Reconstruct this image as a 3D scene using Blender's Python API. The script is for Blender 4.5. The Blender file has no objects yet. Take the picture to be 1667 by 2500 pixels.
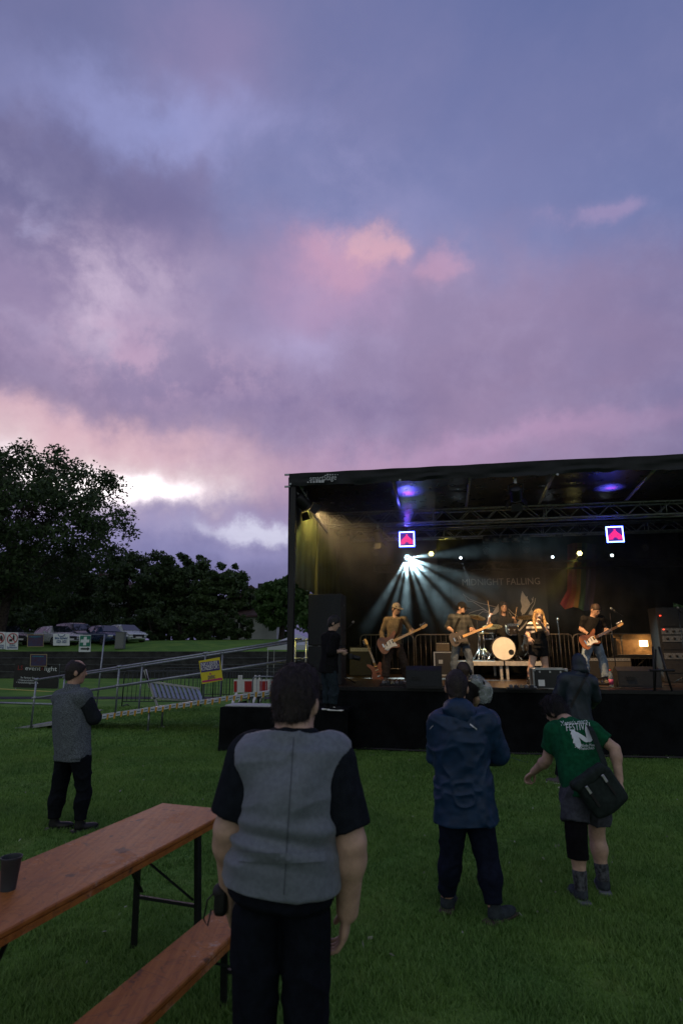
import bpy, bmesh, math, random
import numpy as np
from mathutils import Vector, Matrix
rnd = random.Random(7); nrng = np.random.default_rng(11)
sc = bpy.context.scene
C = sc.collection
# ------------------------------------------------------------------ camera
F_PX, HZ, EYE = 1400.0, 1580.0, 1.84            # photo is 1667 x 2500
PITCH = math.atan((HZ - 1250) / F_PX)
cam_d = bpy.data.cameras.new('camera'); cam = bpy.data.objects.new('camera', cam_d); C.objects.link(cam)
cam.location = (0, 0, EYE); cam.rotation_euler = (math.radians(90) + PITCH, 0, 0)
cam_d.sensor_fit = 'VERTICAL'; cam_d.sensor_height = 36.0; cam_d.sensor_width = 24.0
cam_d.lens = 36.0 * F_PX / 2500.0; cam_d.clip_end = 3000; cam_d.clip_start = .05
cam_d.dof.use_dof = True; cam_d.dof.focus_distance = 12.0; cam_d.dof.aperture_fstop = 3.2
sc.camera = cam
sc.view_settings.view_transform = 'Standard'; sc.view_settings.look = 'None'
sc.view_settings.exposure = 0.0; sc.view_settings.gamma = 1.0
cy = sc.cycles
cy.use_denoising = True
try: cy.denoiser = 'OPENIMAGEDENOISE'
except Exception: pass
cy.max_bounces = 5; cy.diffuse_bounces = 3; cy.glossy_bounces = 3; cy.transmission_bounces = 4
cy.volume_bounces = 0; cy.transparent_max_bounces = 8
cy.sample_clamp_indirect = 4.0; cy.caustics_reflective = False; cy.caustics_refractive = False
# ------------------------------------------------------------------ node helper
class S:
    """a socket with arithmetic"""
    def __init__(s, nt, sock): s.nt = nt; s.k = sock
    def _m(s, op, o=None, o2=None, clamp=False):
        n = s.nt.nodes.new('ShaderNodeMath'); n.operation = op; n.use_clamp = clamp
        for i, x in enumerate((s, o, o2)):
            if x is None: continue
            if isinstance(x, S): s.nt.links.new(x.k, n.inputs[i])
            else: n.inputs[i].default_value = x
        return S(s.nt, n.outputs[0])
    def __add__(s, o): return s._m('ADD', o)
    def __sub__(s, o): return s._m('SUBTRACT', o)
    def __mul__(s, o): return s._m('MULTIPLY', o)
    def __truediv__(s, o): return s._m('DIVIDE', o)
    __radd__ = __add__; __rmul__ = __mul__
    def __rsub__(s, o): return (s * -1.0) + o
    def __neg__(s): return s * -1.0
    def pow(s, o): return s._m('POWER', o)
    def step(s, a, b):
        n = s.nt.nodes.new('ShaderNodeMapRange'); n.interpolation_type = 'SMOOTHSTEP'
        s.nt.links.new(s.k, n.inputs[0]); n.inputs[1].default_value = a; n.inputs[2].default_value = b
        return S(s.nt, n.outputs[0])
    def sat(s): return s._m('ADD', 0.0, clamp=True)
def node(nt, typ, ins=None, **at):
    n = nt.nodes.new(typ)
    for k, x in at.items(): setattr(n, k, x)
    for k, x in (ins or {}).items():
        if isinstance(x, S): nt.links.new(x.k, n.inputs[k])
        else: n.inputs[k].default_value = x
    return n
def noise(nt, vec, scale, detail=5, rough=.55, dist=0.0, lac=2.0):
    n = node(nt, 'ShaderNodeTexNoise', {'Vector': vec, 'Scale': scale, 'Detail': detail, 'Roughness': rough, 'Distortion': dist, 'Lacunarity': lac})
    return S(nt, n.outputs[0])
def mixc(nt, f, a, b):
    n = nt.nodes.new('ShaderNodeMix'); n.data_type = 'RGBA'
    for i, x in ((0, f), (6, a), (7, b)):
        if isinstance(x, S): nt.links.new(x.k, n.inputs[i])
        elif i == 0: n.inputs[0].default_value = x
        else: n.inputs[i].default_value = (*x[:3], 1)
    return S(nt, n.outputs[2])
def addc(nt, a, b, f=1.0):
    n = nt.nodes.new('ShaderNodeMix'); n.data_type = 'RGBA'; n.blend_type = 'ADD'
    for i, x in ((0, f), (6, a), (7, b)):
        if isinstance(x, S): nt.links.new(x.k, n.inputs[i])
        elif i == 0: n.inputs[0].default_value = x
        else: n.inputs[i].default_value = (*x[:3], 1)
    return S(nt, n.outputs[2])
def srgb(r, g, b):
    f = lambda c: (c / 255 / 12.92) if c / 255 < .04045 else ((c / 255 + .055) / 1.055) ** 2.4
    return (f(r), f(g), f(b))
# ------------------------------------------------------------------ world: dusk sky, broken mauve cloud, afterglow low in the west
SUN_AZ, SUN_EL = math.radians(-22), math.radians(3.0)       # azimuth from +Y towards +X
w = bpy.data.worlds.new('World'); sc.world = w; w.use_nodes = True
nt = w.node_tree; nt.nodes.clear()
tc = node(nt, 'ShaderNodeTexCoord'); D = S(nt, tc.outputs['Generated'])
sep = node(nt, 'ShaderNodeSeparateXYZ', {0: D}); dx, dy, dz = (S(nt, sep.outputs[i]) for i in range(3))
az = dx._m('ARCTAN2', dy) * (180 / math.pi)                  # degrees
el = dz._m('ARCSINE') * (180 / math.pi)
nish = node(nt, 'ShaderNodeTexSky', sky_type='NISHITA', sun_disc=False)
nish.sun_elevation = SUN_EL; nish.sun_rotation = SUN_AZ; nish.air_density = 1.6; nish.dust_density = 2.0; nish.ozone_density = 3.0
# cloud-deck coordinates: flat layer seen in perspective
dzc = dz._m('MAXIMUM', 0.0) + .22
cp = node(nt, 'ShaderNodeCombineXYZ', {0: dx / dzc, 1: dy / dzc, 2: dz * .6}); CP = S(nt, cp.outputs[0])
wob = node(nt, 'ShaderNodeTexNoise', {'Vector': CP, 'Scale': 1.1, 'Detail': 3.0})
wv = node(nt, 'ShaderNodeVectorMath', {0: S(nt, wob.outputs[1])}, operation='MULTIPLY_ADD'); wv.inputs[1].default_value = (.55, .55, .55); nt.links.new(cp.outputs[0], wv.inputs[2])
CW = S(nt, wv.outputs[0])
n_big = noise(nt, CW, 1.15, 6, .56)
n_mid = noise(nt, CW, 2.6, 7, .6)
n_det = noise(nt, D, 11.0, 8, .62, .1)
n_puf = noise(nt, D, 6.5, 8, .6, .15)
wn1 = node(nt, 'ShaderNodeTexNoise', {'Vector': D, 'Scale': 2.3, 'Detail': 9.0, 'Roughness': .58})
wn2 = node(nt, 'ShaderNodeTexNoise', {'Vector': D, 'Scale': 7.5, 'Detail': 8.0, 'Roughness': .6})
w1 = node(nt, 'ShaderNodeSeparateColor', {0: S(nt, wn1.outputs[1])}); w2 = node(nt, 'ShaderNodeSeparateColor', {0: S(nt, wn2.outputs[1])})
azw = az + (S(nt, w1.outputs[0]) - .5) * 34.0 + (S(nt, w2.outputs[0]) - .5) * 13.0
elw = el + (S(nt, w1.outputs[1]) - .5) * 22.0 + (S(nt, w2.outputs[1]) - .5) * 9.0
azs = az + (S(nt, w1.outputs[0]) - .5) * 9.0 + (S(nt, w2.outputs[0]) - .5) * 15.0
els = el + (S(nt, w1.outputs[1]) - .5) * 5.0 + (S(nt, w2.outputs[1]) - .5) * 8.0
def G2(a0, e0, sa, se, A=None, E=None):
    """soft patch of sky around a direction (azimuth, elevation in degrees), edges torn by turbulence"""
    p = (((A or azw) - a0) / sa).pow(2.0) + (((E or elw) - e0) / se).pow(2.0)
    return (p * -1.0)._m('EXPONENT')
def over(mask, c, k=1.0):
    global col
    col = mixc(nt, mask * k, col, c)
skyb = S(nt, nish.outputs[0])
bgm = nt.nodes.new('ShaderNodeVectorMath'); bgm.operation = 'SCALE'; nt.links.new(skyb.k, bgm.inputs[0]); bgm.inputs['Scale'].default_value = .006
clear = mixc(nt, el.step(14, 58), srgb(148, 158, 212), srgb(88, 103, 156))
clear = mixc(nt, az.step(4, 50) * .6, clear, srgb(62, 86, 140))
col = addc(nt, clear, S(nt, bgm.outputs[0]))
wisp = (n_big * .5 + n_mid * .5)
# thin veil over the whole vault, denser to the left
over(wisp.step(.36, .64) * (az.step(44, -30) * .56 + .26), srgb(126, 125, 168))
over(G2(-36, 52, 22, 9), srgb(92, 99, 146), .6)
# high pink streak and pale gaps
over(G2(-15, 51, 7, 4.5, azs, els), srgb(150, 132, 174), .5)
over(G2(-20, 45, 13, 3.2), srgb(150, 158, 214), .75)
over(G2(-7, 42, 13, 5) * n_mid.step(.40, .6), srgb(160, 160, 212), .7)
# grey-violet mass on the left
over(G2(-33, 38, 15, 7.0).step(.1, .75), srgb(99, 96, 139), .88)
over(G2(-19, 38, 8, 6).step(.1, .8), srgb(112, 106, 150), .7)
# the broad mauve shelf
shelf = (elw * .6 + els * .4 + (az - 10)._m('MAXIMUM', 0.0) * .16 + (az * -1.0 - 4)._m('MAXIMUM', 0.0) * .10)
over(shelf.step(41.5, 33.0), mixc(nt, az.step(16, 40), srgb(153, 135, 172), srgb(116, 112, 156)), .93)
over(G2(20, 24, 26, 7) * wisp.step(.35, .6), srgb(142, 120, 154), .6)
over(shelf.step(27.0, 19.0), mixc(nt, az.step(14, 42), srgb(152, 129, 164), srgb(112, 105, 144)), .75)
over(G2(-30, 24.5, 16, 4.0), srgb(122, 104, 142), .75)
over(G2(-5, 26, 20, 3.0) * n_puf.step(.4, .6), srgb(122, 106, 150), .6)
# thin lit spots
over(G2(-25, 31, 7.5, 5.0, azs, els) * n_puf.step(.36, .58), srgb(206, 186, 212), .95)
over(G2(-35, 34, 5, 4.0, azs, els) * n_puf.step(.42, .6), srgb(168, 166, 206), .8)
over(G2(-20, 27, 10, 3.0, azs, els) * n_det.step(.42, .6), srgb(208, 170, 196), .6)
over(G2(-3, 30, 5, 2.6, azs, els), srgb(178, 166, 208), .75)
# sun-touched heads above the shelf
def puff(a0, e0, sa, se, c, k): over(G2(a0, e0, sa, se, azs, els).step(.0, .95), c, k)
puff(0.5, 34.8, 8.0, 4.0, srgb(180, 148, 186), .7)
puff(1.8, 37.0, 4.8, 2.6, srgb(216, 164, 188), .55)
puff(3.6, 38.4, 2.4, 1.5, srgb(240, 186, 190), .5)
puff(10.8, 36.6, 3.0, 1.6, srgb(206, 160, 188), .62)
puff(28, 37.8, 3.2, 1.2, srgb(176, 152, 192), .5)
# pink veils under the shelf, then the afterglow
over(G2(14, 19.0, 20, 1.7), srgb(190, 152, 188), .65)
over(G2(6, 16.5, 16, 2.0), srgb(186, 148, 182), .6)
over(G2(-28, 18.8, 18, 3.2, azs, els).step(.12, .8), srgb(226, 178, 190), .85)
over(G2(-14, 17.0, 14, 1.8, azs, els), srgb(206, 164, 186), .7)
over(G2(-24, 16.0, 13, 2.6, azs, els).step(.1, .75), srgb(242, 206, 208), .85)
over(G2(-30, 17.0, 17, 3.6, azs, els), srgb(242, 216, 216), .72)
glow = G2(-24, 15.2, 13, 2.7, azs, els).step(.03, 1.0)
glow2 = mixc(nt, glow.pow(3.0), (0, 0, 0), (1.5, 1.4, 1.35))
col = addc(nt, mixc(nt, glow * .75, col, (.80, .74, .80)), glow2, 1.0)
# slate bank along the horizon, lilac at its upper rim
over((els + (az + 18)._m('MAXIMUM', 0.0) * .02).step(15.4, 10.2), srgb(158, 153, 196), .88)
over(els.step(12.6, 7.4), mixc(nt, el.step(1.0, 9.5), srgb(70, 70, 110), srgb(104, 104, 152)), .95)
over(G2(-9.6, 11.4, 6.5, 1.0, azs, els).step(.02, .95), (.74, .74, .90), .85)
over(G2(-15, 9.0, 9, 1.2, azs, els), srgb(140, 140, 190), .45)
# fine torn texture over all cloud
over((n_det * .6 + n_puf * .4).step(.44, .68) * el.step(62, 20), srgb(186, 176, 212), .16)
over((n_mid * .5 + n_det * .5).step(.56, .36) * el.step(62, 20), srgb(96, 88, 128), .16)
over(el.step(-4, 4), srgb(178, 172, 200), .09)
# unseen east brightened to light the foreground; below the horizon nothing shines
east = (dy * .5 + .5).step(.0, .62)
col = mixc(nt, east, srgb(178, 183, 184), col)
col = mixc(nt, el.step(-1.5, .5), (.006, .009, .006), col)
bg = node(nt, 'ShaderNodeBackground', {'Color': col, 'Strength': 1.0})
out = nt.nodes.new('ShaderNodeOutputWorld'); nt.links.new(bg.outputs[0], out.inputs[0])
try: w.cycles.sampling_method = 'MANUAL'; w.cycles.sample_map_resolution = 512
except Exception: pass
# last light of the sun, long under the clouds: faint, wide and warm
sl = bpy.data.lights.new('sun', 'SUN'); sl.energy = .35; sl.angle = math.radians(20); sl.color = (1, .78, .74)
so = bpy.data.objects.new('sun', sl); C.objects.link(so)
so.rotation_euler = Vector((-math.sin(SUN_AZ) * math.cos(SUN_EL * 2), -math.cos(SUN_AZ) * math.cos(SUN_EL * 2), -math.sin(SUN_EL * 2))).to_track_quat('-Z', 'Y').to_euler()
# ------------------------------------------------------------------ pixel rays (photo pixel -> direction), distances come from ground/deck
_c, _s = math.cos(PITCH), math.sin(PITCH)
def ray(px, py):
    x = (px - 833.5) / F_PX; y = -(py - 1250) / F_PX
    return np.array([x, _c - y * _s, _s + y * _c])
def G(px, py, z=0.0):
    r = ray(px, py); return np.array([0, 0, EYE]) + r * (z - EYE) / r[2]
def P(px, py, Y):
    r = ray(px, py); return np.array([0, 0, EYE]) + r * Y / r[1]
def unit(a): a = np.asarray(a, float); return a / max(np.linalg.norm(a), 1e-9)
# ------------------------------------------------------------------ materials
MATS = {}
def mat(name, col, rough=.6, metal=0.0, var=.18, scale=14.0, bump=0.0, bscale=60.0, spec=.4, emit=None, estr=0.0, col2=None, detail=5, sheen=0.0, trans=0.0, alpha=1.0):
    if name in MATS: return MATS[name]
    m = bpy.data.materials.new(name); m.use_nodes = True; nt = m.node_tree
    b = nt.nodes['Principled BSDF']
    tc = node(nt, 'ShaderNodeTexCoord'); O = S(nt, tc.outputs['Object'])
    if var or col2:
        n = noise(nt, O, scale, detail, .6).step(.3, .7)
        c2 = col2 or tuple(c * (1 - var * 1.6) for c in col)
        c1 = tuple(min(1, c * (1 + var * .6)) for c in col) if not col2 else col
        nt.links.new(mixc(nt, n, c2, c1).k, b.inputs['Base Color'])
        r = noise(nt, O, scale * 2.3, 3, .5) * .25 + (rough - .125)
        nt.links.new(r.k, b.inputs['Roughness'])
    else:
        b.inputs['Base Color'].default_value = (*col, 1); b.inputs['Roughness'].default_value = rough
    b.inputs['Metallic'].default_value = metal; b.inputs['Specular IOR Level'].default_value = spec
    if sheen: b.inputs['Sheen Weight'].default_value = sheen
    if trans: b.inputs['Transmission Weight'].default_value = trans
    if alpha < 1: b.inputs['Alpha'].default_value = alpha
    if bump:
        bn = noise(nt, O, bscale, 4, .6)
        bp = node(nt, 'ShaderNodeBump', {'Height': bn, 'Strength': bump, 'Distance': .01}); nt.links.new(bp.outputs[0], b.inputs['Normal'])
    if emit: b.inputs['Emission Color'].default_value = (*emit, 1); b.inputs['Emission Strength'].default_value = estr
    MATS[name] = m; return m
# ------------------------------------------------------------------ things and parts
def tag(o, label=None, cat=None, group=None, kind=None):
    if label: o['label'] = label
    if cat: o['category'] = cat
    if group: o['group'] = group
    if kind: o['kind'] = kind
    return o
def thing(name, label, cat, loc=(0, 0, 0), group=None, rotz=0.0):
    o = bpy.data.objects.new(name, None); C.objects.link(o); o.location = tuple(float(x) for x in loc); o.rotation_euler = (0, 0, rotz)
    o.empty_display_size = .1
    return tag(o, label, cat, group)
def copy_tree(o, parent=None):
    c = o.copy(); C.objects.link(c)
    if parent: c.parent = parent
    for ch in [x for x in bpy.data.objects if x.parent == o]: copy_tree(ch, c)
    return c
def root_of(o):
    while o.parent: o = o.parent
    return o
class MB:
    """collects shapes, builds one mesh object"""
    def __init__(s): s.v = []; s.f = []
    def add(s, vs, fs):
        n = len(s.v); s.v += [tuple(float(c) for c in p) for p in vs]; s.f += [tuple(i + n for i in q) for q in fs]; return s
    def box(s, c, size, R=None, bev=0.0):
        h = np.array(size, float) / 2; c = np.asarray(c, float); R = np.eye(3) if R is None else np.asarray(R, float)
        if bev:
            vs = []; b = min(bev, h.min() * .9)
            for sx in (-1, 1):
                for sy in (-1, 1):
                    for sz in (-1, 1):
                        sg = np.array([sx, sy, sz])
                        for k in range(3):
                            q = sg * (h - b); q[k] = sg[k] * h[k]; vs.append(c + R.T @ q)
            idx = lambda sx, sy, sz, k: ((sx > 0) * 4 + (sy > 0) * 2 + (sz > 0)) * 3 + k
            fs = []
            for k in range(3):
                a, b2 = [i for i in range(3) if i != k]
                for sg in (-1, 1):
                    def ix(sa, sb, kk):
                        t = [0, 0, 0]; t[k] = sg; t[a] = sa; t[b2] = sb; return idx(*t, kk)
                    q = [ix(-1, -1, k), ix(1, -1, k), ix(1, 1, k), ix(-1, 1, k)]
                    flip = (sg < 0) != (k == 1)
                    fs.append(q[::-1] if flip else q)
            for k in range(3):       # edges along axis k
                a, b2 = [i for i in range(3) if i != k]
                for sa in (-1, 1):
                    for sb in (-1, 1):
                        def iy(sk, kk):
                            t = [0, 0, 0]; t[k] = sk; t[a] = sa; t[b2] = sb; return idx(*t, kk)
                        q = [iy(-1, a), iy(1, a), iy(1, b2), iy(-1, b2)]
                        flip = ((sa * sb) > 0) == (k == 1)
                        fs.append(q[::-1] if flip else q)
            for sx in (-1, 1):
                for sy in (-1, 1):
                    for sz in (-1, 1):
                        q = [idx(sx, sy, sz, 0), idx(sx, sy, sz, 1), idx(sx, sy, sz, 2)]
                        fs.append(q if sx * sy * sz > 0 else q[::-1])
            return s.add(vs, fs)
        vs = [c + R.T @ (h * np.array(q)) for q in ((-1, -1, -1), (1, -1, -1), (1, 1, -1), (-1, 1, -1), (-1, -1, 1), (1, -1, 1), (1, 1, 1), (-1, 1, 1))]
        return s.add(vs, [(0, 3, 2, 1), (4, 5, 6, 7), (0, 1, 5, 4), (1, 2, 6, 5), (2, 3, 7, 6), (3, 0, 4, 7)])
    def bar(s, a, b, w, h=None, up=(0, 0, 1), bev=0.0):
        a = np.asarray(a, float); b = np.asarray(b, float); d = b - a; L = np.linalg.norm(d); x = d / L
        y = np.cross(up, x); y = unit(y) if np.linalg.norm(y) > 1e-4 else unit(np.cross((0, 1, 0), x)); z = np.cross(x, y)
        return s.box((a + b) / 2, (L, w, h or w), np.array([x, y, z]), bev)
    def tube(s, pts, r, n=8, caps=True):
        pts = [np.asarray(p, float) for p in pts]; m = len(pts)
        r = [r] * m if np.isscalar(r) else list(r)
        d0 = unit(pts[1] - pts[0]); a = np.cross(d0, (0, 0, 1)); a = unit(a) if np.linalg.norm(a) > 1e-3 else np.array([1., 0, 0])
        vs = []
        for i in range(m):
            d = unit(pts[min(i + 1, m - 1)] - pts[max(i - 1, 0)]); a = a - d * (a @ d); a = unit(a); b = np.cross(d, a)
            for k in range(n):
                t = 2 * math.pi * k / n; vs.append(pts[i] + (a * math.cos(t) + b * math.sin(t)) * r[i])
        fs = [(i * n + k, i * n + (k + 1) % n, (i + 1) * n + (k + 1) % n, (i + 1) * n + k) for i in range(m - 1) for k in range(n)]
        if caps: fs += [tuple(range(n))[::-1], tuple((m - 1) * n + k for k in range(n))]
        return s.add(vs, fs)
    def lathe(s, c, axis, prof, n=20, close=True):
        """prof: (radius, distance along axis)"""
        c = np.asarray(c, float); z = unit(axis); a = np.cross(z, (0, 0, 1)); a = unit(a) if np.linalg.norm(a) > 1e-3 else np.array([1., 0, 0]); b = np.cross(z, a)
        vs = []
        for (r, h) in prof:
            for k in range(n):
                t = 2 * math.pi * k / n; vs.append(c + z * h + (a * math.cos(t) + b * math.sin(t)) * r)
        m = len(prof)
        fs = [(i * n + k, i * n + (k + 1) % n, (i + 1) * n + (k + 1) % n, (i + 1) * n + k) for i in range(m - 1) for k in range(n)]
        if close: fs += [tuple(range(n))[::-1], tuple((m - 1) * n + k for k in range(n))]
        return s.add(vs, fs)
    def prism(s, poly, o, x, y, th):
        """2D polygon in frame (o, x, y), extruded +-th/2 along x cross y"""
        o = np.asarray(o, float); x = np.asarray(x, float); y = np.asarray(y, float); z = unit(np.cross(x, y)); n = len(poly)
        vs = [o + x * p[0] + y * p[1] + z * (th / 2) for p in poly] + [o + x * p[0] + y * p[1] - z * (th / 2) for p in poly]
        fs = [tuple(range(n)), tuple(range(2 * n - 1, n - 1, -1))] + [(k, n + k, n + (k + 1) % n, (k + 1) % n) for k in range(n)]
        return s.add(vs, fs)
    def grid(s, fn, nu, nv):
        vs = [fn(i / nu, j / nv) for j in range(nv + 1) for i in range(nu + 1)]
        fs = [(j * (nu + 1) + i, j * (nu + 1) + i + 1, (j + 1) * (nu + 1) + i + 1, (j + 1) * (nu + 1) + i) for j in range(nv) for i in range(nu)]
        return s.add(vs, fs)
    def build(s, name, m, parent=None, smooth=False, world=False, auto=None):
        v = np.array(s.v, dtype=float)
        if world and parent is not None: v = v - np.array(root_of(parent).location)
        me = bpy.data.meshes.new(name); me.from_pydata(v.tolist(), [], s.f); me.materials.append(m)
        if smooth: me.polygons.foreach_set('use_smooth', [True] * len(me.polygons))
        if auto: me.set_sharp_from_angle(angle=math.radians(auto))
        me.update()
        o = bpy.data.objects.new(name, me); C.objects.link(o)
        if parent is not None: o.parent = parent
        return o
def np_mesh(name, V, Fq, m, parent=None, smooth=True, world=False):
    """fast mesh from arrays: Fq (n,3) or (n,4)"""
    V = np.asarray(V, np.float32); Fq = np.asarray(Fq, np.int32)
    if world and parent is not None: V = V - np.array(root_of(parent).location, np.float32)
    k = Fq.shape[1]; n = len(Fq)
    me = bpy.data.meshes.new(name); me.vertices.add(len(V)); me.vertices.foreach_set('co', V.ravel())
    me.loops.add(n * k); me.loops.foreach_set('vertex_index', Fq.ravel())
    me.polygons.add(n); me.polygons.foreach_set('loop_start', np.arange(0, n * k, k, dtype=np.int32))
    if smooth: me.polygons.foreach_set('use_smooth', np.ones(n, bool))
    me.update(calc_edges=True); me.validate()
    if m is not None: me.materials.append(m)
    o = bpy.data.objects.new(name, me); C.objects.link(o)
    if parent is not None: o.parent = parent
    return o
def text_mesh(name, body, size, o, x, y, m, parent, bold=0.0, world=True, align='CENTER', depth=.002, width=None, shear=0.0):
    """lettering as a mesh standing on the plane (o, x right, y up)"""
    cu = bpy.data.curves.new('t', 'FONT'); cu.body = body; cu.size = size; cu.align_x = align; cu.align_y = 'CENTER'; cu.offset = bold; cu.extrude = depth; cu.resolution_u = 2; cu.shear = shear
    ob = bpy.data.objects.new('t', cu); C.objects.link(ob)
    dg = bpy.context.evaluated_depsgraph_get(); dg.update()
    me = bpy.data.meshes.new_from_object(ob.evaluated_get(dg)); bpy.data.objects.remove(ob); bpy.data.curves.remove(cu)
    n = len(me.vertices); v = np.empty(n * 3); me.vertices.foreach_get('co', v); v = v.reshape(-1, 3)
    if width and n: v[:, 0] *= width / max(np.ptp(v[:, 0]), 1e-6)
    x = unit(x); y = unit(y); z = np.cross(x, y)
    q = np.asarray(o, float) + v[:, :1] * x + v[:, 1:2] * y + v[:, 2:3] * z
    if world and parent is not None: q = q - np.array(root_of(parent).location)
    me.vertices.foreach_set('co', q.ravel()); me.materials.clear(); me.materials.append(m); me.update(); me.name = name
    ob = bpy.data.objects.new(name, me); C.objects.link(ob); ob.parent = parent
    return ob
def vnoise(p, f, seed=0):
    """value noise, p (n,3)"""
    q = p * f + seed * 17.31; i = np.floor(q).astype(int); t = q - i; t = t * t * (3 - 2 * t); r = 0
    for cx in (0, 1):
        for cy_ in (0, 1):
            for cz in (0, 1):
                a = (i[:, 0] + cx) * 374761393 + (i[:, 1] + cy_) * 668265263 + (i[:, 2] + cz) * 2147483647 + seed * 974711
                a = (a ^ (a >> 13)) * 1274126177; a = (a ^ (a >> 16)) & 0xffff
                r = r + (a / 32767.5 - 1) * (t[:, 0] if cx else 1 - t[:, 0]) * (t[:, 1] if cy_ else 1 - t[:, 1]) * (t[:, 2] if cz else 1 - t[:, 2])
    return r
# ------------------------------------------------------------------ soft-blended figure modelling: distance fields meshed by surface nets
class Field:
    def __init__(s, lo, hi, vox):
        s.lo = np.asarray(lo, float) - 2 * vox; s.vox = vox
        s.n = np.ceil((np.asarray(hi, float) + 2 * vox - s.lo) / vox).astype(int) + 1
        s.F = np.full(s.n, 9.0, np.float32)
    def _sl(s, lo, hi, pad):
        a = np.maximum(np.floor((lo - pad - s.lo) / s.vox).astype(int), 0); b = np.minimum(np.ceil((hi + pad - s.lo) / s.vox).astype(int) + 1, s.n)
        if (b <= a).any(): return None, None
        ax = [s.lo[i] + s.vox * np.arange(a[i], b[i]) for i in range(3)]
        X = np.stack(np.meshgrid(*ax, indexing='ij'), -1)
        return (slice(a[0], b[0]), slice(a[1], b[1]), slice(a[2], b[2])), X
    def op(s, prim, k=.02, mode='u'):
        lo, hi, fn = prim
        sl, X = s._sl(lo, hi, k + 2.5 * s.vox)
        if sl is None: return s
        d = fn(X).astype(np.float32); A = s.F[sl]
        if mode == 'u':
            h = np.clip(.5 + .5 * (A - d) / k, 0, 1); s.F[sl] = A * (1 - h) + d * h - k * h * (1 - h)
        elif mode == 's':
            s.F[sl] = np.maximum(A, -d)
        return s
    def cut(s, o, nrm):
        """keep the side where (p-o).n <= 0"""
        n = unit(nrm); o = np.asarray(o, float)
        ax = [s.lo[i] + s.vox * np.arange(s.n[i]) for i in range(3)]
        d = ((ax[0] - o[0]) * n[0])[:, None, None] + ((ax[1] - o[1]) * n[1])[None, :, None] + ((ax[2] - o[2]) * n[2])[None, None, :]
        s.F = np.maximum(s.F, d.astype(np.float32)); return s
    def mesh(s):
        F = s.F; sg = F < 0; nx, ny, nz = F.shape
        cnt = np.zeros((nx - 1, ny - 1, nz - 1), np.int8)
        for a in (0, 1):
            for b in (0, 1):
                for c in (0, 1): cnt += sg[a:nx - 1 + a, b:ny - 1 + b, c:nz - 1 + c]
        I = np.argwhere((cnt > 0) & (cnt < 8))
        if len(I) == 0: return np.zeros((0, 3)), np.zeros((0, 4), int)
        acc = np.zeros((len(I), 3)); num = np.zeros(len(I))
        cor = [(a, b, c) for a in (0, 1) for b in (0, 1) for c in (0, 1)]
        for p in cor:
            for ax in range(3):
                if p[ax]: continue
                q = list(p); q[ax] = 1
                A = F[I[:, 0] + p[0], I[:, 1] + p[1], I[:, 2] + p[2]]; B = F[I[:, 0] + q[0], I[:, 1] + q[1], I[:, 2] + q[2]]
                m = (A < 0) != (B < 0); t = np.where(m, A / np.where(m, A - B, 1), 0)
                pt = np.tile(np.array(p, float), (len(I), 1)); pt[:, ax] += t
                acc += pt * m[:, None]; num += m
        V = s.lo + (I + acc / num[:, None]) * s.vox
        idx = np.full((nx - 1, ny - 1, nz - 1), -1, np.int32); idx[I[:, 0], I[:, 1], I[:, 2]] = np.arange(len(I))
        Q = []
        for ax in range(3):
            b, c = (ax + 1) % 3, (ax + 2) % 3
            s0 = [slice(None)] * 3; s1 = [slice(None)] * 3; s0[ax] = slice(0, -1); s1[ax] = slice(1, None)
            E = np.argwhere(sg[tuple(s0)] != sg[tuple(s1)])
            E = E[(E[:, b] > 0) & (E[:, c] > 0) & (E[:, b] < F.shape[b] - 1) & (E[:, c] < F.shape[c] - 1)]
            inside = sg[E[:, 0], E[:, 1], E[:, 2]]
            def g(db, dc):
                e = E.copy(); e[:, b] += db; e[:, c] += dc; return idx[e[:, 0], e[:, 1], e[:, 2]]
            q = np.stack([g(-1, -1), g(0, -1), g(0, 0), g(-1, 0)], 1); q[~inside] = q[~inside][:, ::-1]; Q.append(q)
        Q = np.concatenate(Q); Q = Q[(Q >= 0).all(1)]
        return V, Q
def vnormals(V, Q):
    n = np.cross(V[Q[:, 2]] - V[Q[:, 0]], V[Q[:, 3]] - V[Q[:, 1]]); N = np.zeros_like(V)
    for k in range(4): np.add.at(N, Q[:, k], n)
    return N / np.maximum(np.linalg.norm(N, axis=1, keepdims=True), 1e-9)
def relax(V, Q, it=1, lam=.5):
    for _ in range(it):
        A = np.zeros_like(V); c = np.zeros(len(V))
        for k in range(4):
            np.add.at(A, Q[:, k], V[Q[:, (k + 1) % 4]] + V[Q[:, (k + 3) % 4]]); np.add.at(c, Q[:, k], 2)
        V = V * (1 - lam) + lam * A / np.maximum(c, 1)[:, None]
    return V
def pcone(a, b, ra, rb=None, flat=False):
    a = np.asarray(a, float); b = np.asarray(b, float); rb = ra if rb is None else rb; ba = b - a; L = max(ba @ ba, 1e-9); R = max(ra, rb)
    def fn(X):
        pa = X - a; t = pa @ ba / L; h = np.clip(t, 0, 1 + (R / math.sqrt(L) if flat else 0)); d = np.sqrt(((pa - h[..., None] * ba) ** 2).sum(-1)) - (ra + (rb - ra) * np.minimum(h, 1))
        return np.maximum(d, (t - 1) * math.sqrt(L)) if flat else d
    return np.minimum(a, b) - R, np.maximum(a, b) + R, fn
def pell(c, rad, axes=None):
    c = np.asarray(c, float); rad = np.asarray(rad, float); A = np.eye(3) if axes is None else np.asarray(axes, float); R = rad.max()
    def fn(X):
        q = (X - c) @ A.T; k0 = np.sqrt(((q / rad) ** 2).sum(-1)); k1 = np.sqrt(((q / rad ** 2) ** 2).sum(-1)); return k0 * (k0 - 1) / np.maximum(k1, 1e-6)
    e = np.abs(A.T) @ rad
    return c - e, c + e, fn
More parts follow.
